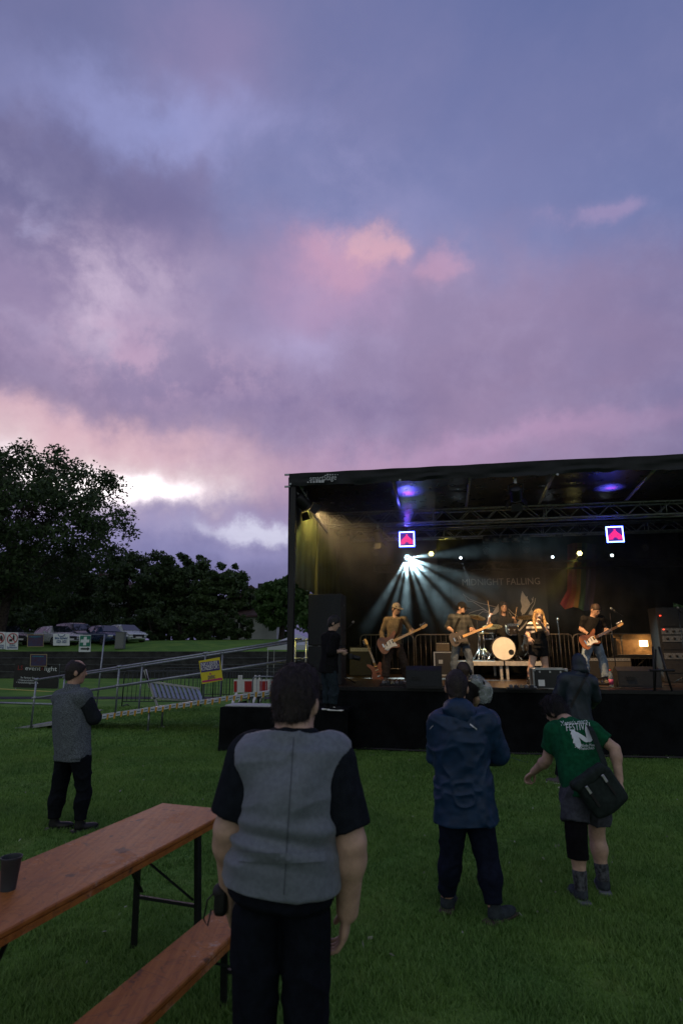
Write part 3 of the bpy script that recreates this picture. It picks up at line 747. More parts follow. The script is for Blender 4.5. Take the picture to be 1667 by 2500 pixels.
# ------------------------------------------------------------------ houses behind the trees
M_plaster = mat('pale_plaster', (.42, .43, .42), .9, var=.1, scale=1.2); M_tile = mat('roof_tiles', (.075, .045, .04), .85, var=.3, scale=5, bump=.5, bscale=12)
M_wglass = mat('window_glass', (.02, .025, .03), .12, var=0, spec=.8); M_wood_dark = mat('dark_trim', (.06, .05, .045), .7)
def house(name, label, px, Y, wid, dep, wall_h, roof_h, rows, rot=0.0, chimney=True, eave=.4, flat=False):
    z0 = upper_z(Y); p = P(px, 1560, Y); root = thing(name, label, 'house', (p[0], p[1], z0), rotz=rot)
    mb = MB(); mb.box((0, 0, wall_h / 2), (wid, dep, wall_h)); wl = mb.build('wall', M_plaster, root)
    if flat:
        mb = MB(); mb.prism([(-dep / 2 - eave, 0), (dep / 2 + eave, 0), (dep / 2 + eave, .15), (0, roof_h), (-dep / 2 - eave, .15)], (0, 0, wall_h + .003), (0, 1, 0), (0, 0, 1), wid + 2 * eave)
    else:
        mb = MB(); mb.prism([(-wid / 2 - eave, 0), (wid / 2 + eave, 0), (0, roof_h)], (0, 0, wall_h + .003), (1, 0, 0), (0, 0, 1), dep + 2 * eave)
    rf = mb.build('roof', M_tile, root)
    if chimney:
        mb = MB(); mb.box((wid * .14, 0, wall_h + roof_h * .9), (.7, .6, 1.9)); mb.build('chimney', M_step, rf)
    for (x, z, w_, h_) in rows:
        mb = MB(); y = -dep / 2
        for q in ((x - w_ / 2 - .03, z, .06, h_), (x + w_ / 2 + .03, z, .06, h_), (x, z - h_ / 2 - .03, w_ + .12, .06), (x, z + h_ / 2 + .03, w_ + .12, .06), (x, z, .05, h_)): mb.box((q[0], y - .02, q[1]), (q[2], .06, q[3]))
        f = mb.build('window', mat('white_frame', (.6, .6, .6), .5), root); mb = MB(); mb.box((x, y - .006, z), (w_, .02, h_)); mb.build('pane', M_wglass, f)
    return root
house('house', 'dark tiled gable house with chimney beyond the trees', 612, 68, 7.0, 9, 3.4, 3.0, [(-1.9, 2.3, 1, 1.3), (0, 2.3, 1, 1.3), (1.9, 2.3, 1, 1.3), (0, 4.4, .9, 1.0)], .12)
house('annexe', 'low white annexe with shallow tiled roof below the gable house', 622, 56, 4.4, 5, 2.4, 1.5, [(-1.2, 1.5, .9, 1.0)], .05, False, flat=True)
house('house', 'white house corner glimpsed through a gap in the trees', 265, 72, 5.0, 6, 6.2, 2.4, [(-1.3, 4.3, .9, 1.2), (.2, 4.3, .9, 1.2), (1.5, 2.0, .9, 1.2)], -.1, False)
# ------------------------------------------------------------------ parked cars
M_tyre = mat('tyre_rubber', (.012, .012, .012), .85); M_rim = mat('alloy_rim', (.35, .36, .38), .35, .9); M_cglass = mat('car_glass', (.012, .016, .02), .06, var=0, spec=1.0)
M_black_pl = mat('black_plastic', (.015, .015, .016), .55); M_lamp = mat('head_lamp', (.5, .52, .55), .15, var=0, spec=.8); M_red_l = mat('tail_lamp', (.18, .01, .01), .2, var=0)
M_plate = mat('number_plate', (.6, .6, .58), .5, var=0)
def car(label, paint, px, Y, head, stn, L=4.5):
    """stn: (x, belt z, roof z, half width, roof half width), front at +x"""
    p = P(px, 1560, Y); root = thing('parked_car', label, 'car', (p[0], p[1], upper_z(Y)), 'cars parked on the meadow', head)
    X = np.array([q[0] for q in stn]); xs = np.linspace(X[0], X[-1], 34); I = lambda k: np.interp(xs, X, [q[k] for q in stn])
    bz, rz, w_, wr = I(1), I(2), I(3), I(4); V = []; n = 0
    for x, b, r, a, c in zip(xs, bz, rz, w_, wr):
        end = min(1, max(0, (abs(x) - (L / 2 - .35)) / .35)); zb = .24 + .12 * end
        half = [(0, zb), (a * .86, zb), (a * .985, zb + .12), (a, (zb + b) / 2), (a * .985, b - .10), (a * .955, b), (c, max(r - .07, b + .005)), (c * .8, max(r - .012, b + .012)), (0, max(r, b + .02))]
        ring = half + [(-q[0], q[1]) for q in half[-2:0:-1]]; n = len(ring); V += [(x, q[0], q[1]) for q in ring]
    m = len(xs); Fs = [(i * n + k, i * n + (k + 1) % n, (i + 1) * n + (k + 1) % n, (i + 1) * n + k) for i in range(m - 1) for k in range(n)] + [tuple(range(n))[::-1], tuple((m - 1) * n + k for k in range(n))]
    mb = MB(); mb.add(V, [f[::-1] for f in Fs]); bo = mb.build('body', paint, root, True, auto=32)
    f = lambda x, k: float(np.interp(x, X, [q[k] for q in stn]))
    # glasshouse: side windows between pillars, windscreen, rear screen
    gl = [q[0] for q in stn if q[2] - q[1] > .30]; x0, x1 = gl[0], gl[-1]
    for sd in (-1, 1):
        cut = np.linspace(x0 + .10, x1 - .12, 4)
        for a, b in zip(cut[:-1], cut[1:]):
            pts = []
            for x in (a + .04, b - .04): pts += [(x, sd * (f(x, 3) * .955 + .008), f(x, 1) + .02), (x, sd * (f(x, 4) + .016), f(x, 2) - .09)]
            q = [pts[0], pts[2], pts[3], pts[1]]; mb = MB(); mb.add(q, [(0, 1, 2, 3) if sd < 0 else (3, 2, 1, 0)]); mb.build('side_window', M_cglass, bo)
    xs_ = [q[0] for q in stn]; i1 = xs_.index(x1)
    hx = stn[i1 + 1][0]; q = [(hx - .02, sd * f(hx, 3) * .84, f(hx, 1) + .045) for sd in (-1, 1)] + [(x1 - .02, sd * f(x1, 4) * .9, f(x1, 2) + .004) for sd in (1, -1)]
    mb = MB(); mb.add([np.array(v) + np.array([.03, 0, .03]) for v in q], [(0, 1, 2, 3)]); mb.build('windscreen', M_cglass, bo)
    i0 = xs_.index(x0); rx = stn[i0 - 1][0]; q = [(rx, sd * f(rx, 3) * .82, f(rx, 1) + .04) for sd in (1, -1)] + [(x0, sd * f(x0, 4) * .88, f(x0, 2)) for sd in (-1, 1)]
    mb = MB(); mb.add([np.array(v) + np.array([-.03, 0, .03]) for v in q], [(0, 1, 2, 3)]); mb.build('rear_window', M_cglass, bo)
    for sx in (-1, 1):
        for sd in (-1, 1):
            c = (sx * L * .302, sd * .80, .325); mb = MB(); mb.lathe((c[0], c[1] - sd * .10, c[2]), (0, sd, 0), [(.2, 0), (.31, 0), (.325, .05), (.325, .16), (.30, .20), (.22, .20)], 22); wh = mb.build('wheel', M_tyre, root, True, auto=40)
            mb = MB(); mb.lathe((c[0], c[1] + sd * .085, c[2]), (0, sd, 0), [(.23, 0), (.22, .012), (.05, .002), (.045, .02), (.001, .022)], 16)
            for k in range(5):
                t = k * 2 * math.pi / 5; mb.bar((c[0] + .05 * math.cos(t), c[1] + sd * .103, c[2] + .05 * math.sin(t)), (c[0] + .21 * math.cos(t), c[1] + sd * .103, c[2] + .21 * math.sin(t)), .05, .014, up=(0, 1, 0))
            mb.build('rim', M_rim, wh)
    fx = X[-1]; bx = X[0]
    for sd in (-1, 1):
        mb = MB(); mb.box((fx - .10, sd * .62, .66), (.22, .34, .13), bev=.03); mb.build('headlight', M_lamp, bo)
        mb = MB(); mb.box((bx + .08, sd * .66, .80), (.16, .26, .16), bev=.03); mb.build('tail_light', M_red_l, bo)
        mb = MB(); mb.box((x1 - .25, sd * .98, f(x1, 1) + .06), (.12, .2, .13), bev=.03); mb.build('mirror', paint, bo)
    mb = MB(); mb.box((fx + .005, 0, .56), (.05, .95, .24), bev=.02); mb.build('grille', M_black_pl, bo)
    mb = MB(); mb.box((fx + .035, 0, .46), (.02, .52, .11)); mb.build('number_plate', M_plate, bo)
    return root
ESTATE = [(-2.25, .80, .80, .70, .5), (-2.15, .95, 1.05, .82, .6), (-2.0, .97, 1.36, .86, .62), (-1.2, .95, 1.46, .89, .64), (0, .93, 1.47, .90, .66), (.45, .93, 1.42, .90, .64), (1.15, .92, .96, .89, .7), (1.9, .78, .80, .86, .7), (2.2, .66, .67, .74, .6), (2.27, .50, .50, .62, .5)]
HATCH = [(-2.05, .80, .80, .70, .5), (-1.95, .95, 1.02, .82, .6), (-1.7, .98, 1.38, .86, .60), (-.9, .96, 1.47, .88, .62), (-.1, .94, 1.48, .89, .64), (.35, .94, 1.42, .89, .62), (1.05, .94, .98, .88, .7), (1.7, .82, .84, .85, .7), (2.0, .70, .71, .74, .6), (2.07, .50, .50, .62, .5)]
VAN = [(-2.2, .9, .9, .74, .5), (-2.12, 1.02, 1.3, .84, .66), (-1.95, 1.03, 1.58, .88, .68), (-.8, 1.0, 1.64, .90, .70), (.2, .98, 1.62, .91, .70), (.7, .98, 1.50, .90, .66), (1.4, .96, 1.00, .89, .7), (1.95, .82, .84, .86, .7), (2.2, .68, .69, .74, .6), (2.27, .50, .50, .62, .5)]
paint = lambda n, c, me=.3: mat('paint_' + n, c, .28, me, var=.05, scale=3, spec=.6)
HD = math.radians(-40)
car('black estate car half hidden by the huge tree\'s trunk', paint('black', (.03, .032, .036)), 18, 44.5, HD, ESTATE)
car('silver estate car parked in front of the dark people carrier', paint('silver', (.42, .46, .48)), 138, 44.5, HD, ESTATE)
car('dark grey people carrier between the silver estate and blue car', paint('grey', (.07, .075, .085)), 183, 46.4, HD, VAN)
car('dark blue car parked beside the grey street cabinet', paint('blue', (.025, .05, .12)), 256, 45.2, HD, HATCH, 4.1)
car('white hatchback at the end of the parked row', paint('white', (.55, .6, .63), 0), 304, 46.6, HD, HATCH, 4.1)
# grey street cabinet
p = P(293, 1584, 41.5); t = thing('street_cabinet', 'grey utility cabinet standing on the grass edge before the cars', 'cabinet', (p[0], p[1], upper_z(41.5)))
M_cab = mat('cabinet_grey', (.16, .17, .165), .7, var=.12)
mb = MB(); mb.box((0, 0, .58), (.62, .4, 1.10), bev=.01); mb.build('case', M_cab, t); mb = MB(); mb.box((0, 0, 1.155), (.68, .46, .05), bev=.01); mb.build('lid', M_cab, t); mb = MB(); mb.box((.0, -.207, .6), (.54, .012, .95)); mb.build('door', M_cab, t)
# white canopy tent roof
p = P(700, 1577, 33); t = thing('canopy_tent', 'white peaked canopy tent half hidden behind the stage', 'tent', (p[0] + .6, p[1], 0.0)); M_canvas = mat('white_canvas', (.42, .44, .46), .8, var=.06)
mb = MB(); z = 1.95; q = [(-1.5, -1.5, z), (1.5, -1.5, z), (1.5, 1.5, z), (-1.5, 1.5, z), (0, 0, z + .62)]; mb.add(q, [(0, 1, 4), (1, 2, 4), (2, 3, 4), (3, 0, 4)])
mb.add([(a, b, c - .25) for a, b, c in q[:4]] + q[:4], [(0, 1, 5, 4), (1, 2, 6, 5), (2, 3, 7, 6), (3, 0, 4, 7)]); mb.build('roof', M_canvas, t)
for sx in (-1, 1):
    for sy in (-1, 1): mb = MB(); mb.box((sx * 1.46, sy * 1.46, .98), (.04, .04, 1.94)); mb.build('leg', M_rim, t)
# ------------------------------------------------------------------ the stage: local frame u (along the front), v (to the back), z
SA = math.radians(-9.5); SO = np.array([1.27, 11.2, 0.0]); SU = np.array([math.cos(SA), math.sin(SA), 0]); SV = np.array([-math.sin(SA), math.cos(SA), 0]); SZ = np.array([0, 0, 1.0])
RS = np.array([SU, SV, SZ])
def st(u, v, z): return SO + SU * u + SV * v + SZ * z
def PV(px, py, v):
    r = ray(px, py); e = np.array([0, 0, EYE]); k = ((SO + SV * v - e) @ SV) / (r @ SV); return e + k * r
def loc(p): d = np.asarray(p) - SO; return d @ SU, d @ SV, p[2]
DZ = 1.10; UL, UR, VB = -2.42, 7.3, 5.7; ZR = 5.40
M_tarp = mat('black_tarpaulin', (.009, .012, .014), .5, var=.25, scale=3, bump=.25, bscale=5, spec=.25)
M_molton = mat('black_stage_cloth', (.006, .007, .008), .85, var=.3, scale=4, bump=.3, bscale=9, spec=.08)
M_deck = mat('stage_plywood', (.035, .020, .013), .34, var=.4, scale=5, bump=.1, bscale=30, spec=.5)
M_ceil = mat('glossy_ceiling', (.020, .020, .022), .3, var=.1, scale=2, spec=.6)
M_alu = mat('aluminium', (.42, .43, .44), .34, .9, var=.12, scale=20)
M_alud = mat('dull_aluminium', (.34, .35, .36), .45, .45, var=.2, scale=14)
M_steel = mat('galvanised_steel', (.30, .33, .35), .4, .8, var=.2, scale=30)
M_black = mat('black_metal', (.013, .013, .014), .45, .3, var=.2, scale=20)
M_white = mat('white_paint', (.72, .72, .70), .5, var=.05)
M_letter = mat('pale_print', (.50, .52, .54), .7, var=.05)
stage = thing('mobile_stage', 'large black covered concert stage with tarpaulin roof and skirt', 'stage', st((UL + UR) / 2, VB / 2, 0))
B = lambda: MB()
def sbox(mb, u, v, z, du, dv, dz, bev=0.0): return mb.box(st(u, v, z), (du, dv, dz), RS, bev)
# deck boards
for k in range(5):
    w_ = (UR - UL) / 5; mb = B(); sbox(mb, UL + w_ * (k + .5), VB / 2 + .02, DZ - .03, w_ - .006, VB - .06, .06, .006); mb.build('deck_panel', M_deck, stage, world=True)
# rippled skirt cloth
def skirt(u0, u1, v0, z0, z1, seed, amp=.03, n=90):
    mb = B()
    def fn(a, b):
        u = u0 + (u1 - u0) * a; q = np.array([[u * 1.0, seed, 0.0]])
        wv = amp * (.2 + .9 * (1 - b)) * (math.sin(u * 9 + 1.5 * math.sin(u * 2.3 + seed)) * .55 + .6 * float(vnoise(q, 3.1, seed)[0]) + .4 * float(vnoise(q + np.array([[0, 0, b * .6]]), 7, seed + 2)[0]))
        return st(u, v0 - .03 + wv - (.02 if b < .1 else 0), z0 + (z1 - z0) * b)
    mb.grid(fn, n, 14); return mb
skirt(UL + .02, UR, 0, .012, DZ - .008, 3, .045, 150).build('skirt', M_molton, stage, True, True)
mb = B(); sbox(mb, (UL + UR) / 2, -.012, DZ - .028, UR - UL, .05, .07, .006); mb.build('deck_edge', M_black, stage, world=True)
# roof: tarpaulin over a frame, hanging valance along the front
UF = loc(PV(706, 1155, -.12))[0]; ZR = float(PV(706, 1157, -.12)[2])
def zroof(v): return ZR - .012 * v
mb = B(); mb.grid(lambda a, b: st(UF + (UR - UF + .24) * a, -.11 + (VB + .16) * b, zroof(b * 5) + .03 * math.sin(a * 26) * (b > .02) - .02 * math.sin(a * 9)), 80, 12); mb.build('roof', M_tarp, stage, True, True)
mb = B(); mb.grid(lambda a, b: st(UF + .02 + (UR - UF + .2) * a, -.08 + (VB + .05) * b, zroof(b * 5) - .16), 8, 8); mb.build('ceiling', M_ceil, stage, world=True)
mb = B()
def val(a, b):
    u = UF + (UR - UF + .24) * a; q = np.array([[u, b * 2, 0.]])
    return st(u, -.12 - .02 * b + .035 * float(vnoise(q, 2.2, 9)[0]) * (1 - b) + .012 * math.sin(u * 7), ZR - .27 * (1 - b) + .012 * math.sin(u * 2.1) * (1 - b) - .02 * (1 - b) * (math.sin(u * 5.3) > .8))
mb.grid(val, 140, 10); va = mb.build('valance', M_tarp, stage, True, True)
o_ = PV(788, 1167, -.20); text_mesh('lettering', 'smartStage', .165, o_, SU, SZ, M_letter, va, .0, width=.56, shear=.15)
mb = B()
for k in range(5):
    p = PV(800 + k * 6, 1159, -.20); mb.box(p, (.032 - .004 * k, .004, .032 - .004 * k), RS)
for k in range(6):
    p = PV(752 + k * 7.2, 1177.5 - k * .5, -.20); mb.box(p, (.026 + .006 * k, .004, .026 + .006 * k), RS)
mb.build('logo_squares', M_letter, va, world=True)
for px in (709, 976, 1360):
    p = PV(px, 1182 - (px - 700) * .036, -.16); mb = B(); mb.lathe(p, -SV, [(.010, 0), (.022, .0), (.022, .006), (.010, .006)], 14); mb.build('eyelet', M_steel, va, world=True)
# corner bolts
for py in (1159, 1188):
    p = PV(703, py, -.06); mb = B(); mb.bar(p - SU * .07, p + SU * .05, .035); mb.build('bolt', M_steel, stage, world=True)
# posts
for (u, v) in ((UF + .08, -.02), (UL + .06, 2.6), (UL + .06, VB), (UR, -.02), (UR, VB)):
    mb = B(); sbox(mb, u, v, (DZ + ZR) / 2 - .1, .12, .12, ZR - DZ - .1, .01); mb.build('post', M_black, stage, world=True)
# side walls: the left one is tied up below so that the trees show through
def drape(poly_u, v0, v1, z0, z1, seed, amp=.04, nu=40, nz=14, bend=None):
    mb = B()
    def fn(a, b):
        v = v0 + (v1 - v0) * a; zb = z0(a) if callable(z0) else z0; z = zb + (z1 - zb) * b; q = np.array([[v, z * .25, seed]])
        return st(poly_u + amp * (float(vnoise(q, 3, seed)[0]) + .6 * math.sin(v * 11 + seed)), v, z)
    mb.grid(fn, nu, nz); return mb
drape(UF + .0, -.05, VB, lambda a: 3.22 - .4 * math.sin(min(1, a * 1.5) * 3.1) * .3 if .07 < a < .6 else (.85 if a <= .07 else 1.1), ZR - .05, 5, .05).build('side_wall', M_tarp, stage, True, True)
drape(UR + .05, 2.2, VB, DZ, ZR - .1, 6).build('side_wall', M_tarp, stage, True, True)
mb = B()
def bw(a, b):
    u = UL + (6.86 - UL) * a; z = DZ + (ZR - .15 - DZ) * b; q = np.array([[u, z * .15, 0.]])
    return st(u, VB + .05 * float(vnoise(q, 2.5, 8)[0]) + .035 * math.sin(u * 12), z)
mb.grid(bw, 130, 12); mb.build('back_wall', M_molton, stage, True, True)
mb = B(); mb.grid(lambda a, b: st(6.80 + .5 * a, VB + .03 + .02 * math.sin(a * 9), 3.05 - .2 * a + (ZR - 2.9) * b), 6, 8); mb.build('back_wall_flap', M_molton, stage, True, True)
# front rafters under the roof
for (xa, ya), (xb, yb) in (((962, 1190), (985, 1258)), ((1146, 1180), (1147, 1252)), ((1349, 1172), (1331, 1248)), ((1592, 1165), (1546, 1240))):
    u, _, _ = loc(PV(xa, ya, .2)); mb = B(); mb.tube([st(u, -.1, 5.16), st(u - (.0), 2.0, 4.98)], .03, 8); mb.build('rafter', M_alud, stage, True, True)
# left corner brace
mb = B(); mb.tube([st(UL + .1, 0, 5.1), st(UL + .75, .5, 4.2)], .025, 8); mb.build('brace', M_alud, stage, True, True)
mb = B(); mb.tube([st(UL + .25, 0, 5.12), st(UL + .5, .9, 4.6)], .02, 8); mb.build('brace', M_alud, stage, True, True)
# ---- trusses
def truss(label, u0, u1, v, z, s=.29, n=None, m=None, r=.022):
    m = m or M_alud; t = thing('lighting_truss', label, 'truss', st((u0 + u1) / 2, v, z)); h = s / 2
    for dv in (-h, h):
        for dz in (-h, h): mb = B(); mb.tube([st(u0, v + dv, z + dz), st(u1, v + dv, z + dz)], r, 8); mb.build('chord', m, t, True, True)
    n = n or int((u1 - u0) / (s * 1.05)); L = (u1 - u0) / n
    for k in range(n):
        a, b = u0 + k * L, u0 + (k + 1) * L
        s1, s2 = (h, -h) if k % 2 else (-h, h)
        for dv in (-h, h): mb = B(); mb.tube([st(a, v + dv, z + s1), st(b, v + dv, z + s2)], r * .42, 5); mb.build('lacing', m, t, True, True)
        mb = B(); mb.tube([st(a, v + s1, z - h), st(b, v + s2, z - h)], r * .42, 5); mb.build('lacing', m, t, True, True)
    for u in [u0 + .02, u1 - .02] + [u0 + 2.5 * i for i in range(1, int((u1 - u0) / 2.5) + 1)]:
        for dv in (-h, h): mb = B(); mb.tube([st(u, v + dv, z - h), st(u, v + dv, z + h)], r * .6, 6); mb.build('end_frame', m, t, True, True)
    return t
truss('long aluminium box truss across the stage nearest the roof edge', -1.95, UR - .1, 2.0, 4.80)
truss('second aluminium box truss further back carrying the spotlights', -1.7, UR - .1, 3.9, 4.78, .26)
truss('slim dark truss at the back holding the small beam lights', -1.2, UR - .2, 5.0, 4.02, .20, m=M_black, r=.016)
# ---- lamps
M_lensoff = mat('dull_lens', (.09, .08, .07), .15, var=.3, scale=60, spec=.8)
def emis(name, c, s):
    if name in MATS: return MATS[name]
    m = bpy.data.materials.new(name); m.use_nodes = True; b = m.node_tree.nodes['Principled BSDF']; b.inputs['Base Color'].default_value = (.02, .02, .02, 1)
    b.inputs['Emission Color'].default_value = (*c, 1); b.inputs['Emission Strength'].default_value = s; MATS[name] = m; return m
def spot(o, target, power, size, col, blend=.5, radius=.05):
    l = bpy.data.lights.new('beam', 'SPOT'); l.energy = power; l.spot_size = math.radians(size); l.spot_blend = blend; l.color = col; l.shadow_soft_size = radius
    ob = bpy.data.objects.new('beam', l); C.objects.link(ob); d = Vector(unit(np.asarray(target) - np.asarray(o))); ob.location = tuple(o); ob.rotation_euler = d.to_track_quat('-Z', 'Y').to_euler(); return ob
def fresnel(label, c, target, glow=None, s=1.0):
    """theatre lantern with yoke and barn doors"""
    c = np.asarray(c); d = unit(np.asarray(target) - c); sd = unit(np.cross(d, SZ)); up = np.cross(sd, d); A = np.array([d, sd, up])
    t = thing('stage_lantern', label, 'stage light', c)
    mb = B(); mb.lathe(c - d * .2 * s, d, [(.05 * s, 0), (.10 * s, .02), (.115 * s, .08), (.115 * s, .26 * s), (.125 * s, .27 * s), (.125 * s, .30 * s), (.10 * s, .30 * s), (.10 * s, .27 * s)], 20); mb.build('housing', M_black, t, True, True, 40)
    mb = B(); mb.lathe(c + d * .085 * s, d, [(.001, 0), (.098 * s, .0), (.07 * s, .012), (.001, .02)], 20); mb.build('lens', glow or M_lensoff, t, True, True)
    mb = B(); q = [c + sd * .13 * s - d * .05, c + sd * .14 * s + SZ * .18 * s - d * .05, c + SZ * .22 * s - d * .05, c - sd * .14 * s + SZ * .18 * s - d * .05, c - sd * .13 * s - d * .05]; mb.tube(q, .012, 6); mb.build('yoke', M_black, t, False, True)
    mb = B(); mb.box(c + SZ * .27 * s - d * .05, (.05, .05, .12)); mb.build('clamp', M_alud, t, world=True)
    for a, ax in ((up, sd), (-up, sd), (sd, up), (-sd, up)):
        o = c + d * .105 * s + a * .118 * s; e = o + (d * .8 + a * .55) * .15 * s; w_ = .10 * s
        mb = B(); mb.add([o - ax * w_, o + ax * w_, e + ax * w_ * 1.15, e - ax * w_ * 1.15, o - ax * w_ + a * .004, o + ax * w_ + a * .004, e + ax * w_ * 1.15 + a * .004, e - ax * w_ * 1.15 + a * .004], [(0, 1, 2, 3), (7, 6, 5, 4), (0, 4, 5, 1), (1, 5, 6, 2), (2, 6, 7, 3), (3, 7, 4, 0)]); mb.build('barn_door', M_black, t, world=True)
    return t
WARM = (1.0, .60, .27); Y_ = (1.0, .80, .12)
E_warm = emis('tungsten_lens', (1, .66, .32), 9.0)
drumc = PV(1229, 1583, 3.2)
lanL = PV(742, 1230, .15); fresnel('barn-door stage lantern at the left end of the roof edge', lanL, st(.6, 3.2, 1.8), E_warm, 1.15)
lanC = PV(1259, 1211, .05); fresnel('barn-door stage lantern hanging under the middle of the roof', lanC, st(2.6, 3.2, 1.9), E_warm)
lanT = PV(924, 1313, 1.95); fresnel('barn-door stage lantern below the front truss', lanT, st(.2, 3.6, 1.2), None, .9)
# lamps that are lit
spot(lanL + unit(st(1.2, 3.4, 1.8) - lanL) * .2, st(1.2, 3.2, 1.9), 720, 62, (1.0, .66, .28), .8, .06)
spot(lanL + np.array([.05, .1, -.05]), PV(728, 1400, 1.3), 900, 80, (1.0, .80, .14), .9, .06)  # extra yellow spot added at this lantern to wash the side wall
spot(lanC + unit(st(2.6, 3.4, 1.8) - lanC) * .2, st(2.7, 2.5, 1.5), 1050, 88, WARM, .55, .06)
def par(label, px, py, v, r=.085, glow=None, aim=None, petals=True):
    c = PV(px, py, v); d = unit((np.array([0, 0, EYE]) if aim is None else aim) - c); d = unit(d + np.array([0, 0, -.12])); t = thing('led_spotlight', label, 'stage light', c, None)
    mb = B(); mb.lathe(c - d * .16, d, [(.05, 0), (r * .95, .01), (r, .06), (r, .165), (r * .93, .17), (r * .93, .15)], 18); mb.build('housing', M_black, t, True, True, 40)
    sd = unit(np.cross(d, SZ)); up = np.cross(sd, d)
    pos = [(0, 0)] + [(math.cos(k * math.pi / 3) * .56, math.sin(k * math.pi / 3) * .56) for k in range(6)] if petals else [(0, 0)]
    for a, b in pos:
        mb = B(); mb.lathe(c + (sd * a + up * b) * r - d * .008, d, [(.001, 0), (r * (.27 if petals else .8), 0), (r * (.2 if petals else .6), .012), (.001, .014)], 10); mb.build('lens', glow or M_lensoff, t, True, True)
    mb = B(); mb.tube([c - sd * (r + .01) - d * .08, c - sd * (r + .01) - d * .08 + SZ * (r + .06), c + sd * (r + .01) - d * .08 + SZ * (r + .06), c + sd * (r + .01) - d * .08], .008, 5); mb.build('yoke', M_black, t, False, True)
    return c, d
E_yel = emis('yellow_led', (1, .86, .28), 6.0); E_cold = emis('cold_led', (.75, .9, 1.0), 8.0); E_big = emis('cold_beam_led', (.62, .88, 1.0), 9.0)
offs = [(916, 1350, 4.9, 'left end of the back row, above the bassist'), (1119, 1310, 3.8, 'second truss beside the lit flower panel'), (1186, 1346, 4.9, 'back row above the band name'), (1284, 1342, 4.9, 'back row between two beam heads'), (1364, 1305, 3.8, 'second truss right of the junction boxes'), (1574, 1336, 4.9, 'right end of the back row'), (1070, 1306, 3.8, 'second truss just right of the left arrow panel'), (1425, 1297, 3.8, 'second truss just left of the right arrow panel')]
for px, py, v, lab in offs: par('unlit round LED spotlight, ' + lab, px, py, v, .095)
cy1, d1 = par('yellow-lit round LED spotlight beside the white beam', 1052, 1352, 4.8, .085, E_yel)
cy2, d2 = par('yellow-lit round LED spotlight above the rainbow flag', 1414, 1351, 4.8, .085, E_yel)
for px, py, lab in ((1124, 1362, 'tiny cold white beam light left of the band name'), (1348, 1360, 'tiny cold white beam light right of the band name'), (1493, 1356, 'tiny cold white beam light under the right arrow panel')):
    par(lab, px, py, 4.8, .045, E_cold, petals=False)
spot(cy2 + d2 * .05, st(2.75, 4.6, 2.3), 260, 26, Y_, .7, .04)
spot(cy1 + d1 * .05, PV(1080, 1330, 4.2), 60, 30, Y_, .7, .04)
spot(PV(1124, 1362, 4.75), PV(1150, 1440, 4.3), 300, 10, (.7, .88, 1), .5, .02)
# the moving beam head that rakes the smoke
bc = PV(994, 1361, 4.7); bd = unit(np.array([0, 0, EYE]) - bc)
t = thing('moving_beam_light', 'blazing cold white moving head light hanging above the bassist', 'stage light', bc)
mb = B(); mb.lathe(bc - bd * .2, bd, [(.05, 0), (.10, .03), (.11, .18), (.09, .19)], 18); mb.build('head', M_black, t, True, True, 40)
mb = B(); sd = unit(np.cross(bd, SZ)); mb.tube([bc - sd * .14, bc - sd * .14 + SZ * .2, bc + sd * .14 + SZ * .2, bc + sd * .14], .02, 6); mb.build('yoke', M_black, t, False, True)
mb = B(); mb.box(bc + SZ * .26, (.3, .22, .1), RS, .02); mb.build('base', M_black, t, world=True)
for k in range(6):
    a = k * math.pi / 3; up = np.cross(sd, bd); q = bc + (sd * math.cos(a) + up * math.sin(a)) * .055 - bd * .008; mb = B(); mb.lathe(q, bd, [(.001, 0), (.026, 0), (.018, .014), (.001, .016)], 10); mb.build('lens', E_big, t, True, True)
COLD = (.60, .90, 1.0)
for (tx, ty), pw, sz in (((920, 1490), .7, 12), ((955, 1500), .8, 9), ((990, 1505), 1.3, 15), ((1038, 1500), .7, 10), ((1080, 1490), 1.0, 18), ((1130, 1465), .7, 18), ((1150, 1420), .35, 16), ((1100, 1352), .25, 14)):
    tp = PV(tx, ty, 4.0); spot(bc + unit(tp - bc) * .06, tp, 8000 * pw, sz, COLD, 1.0, .02)
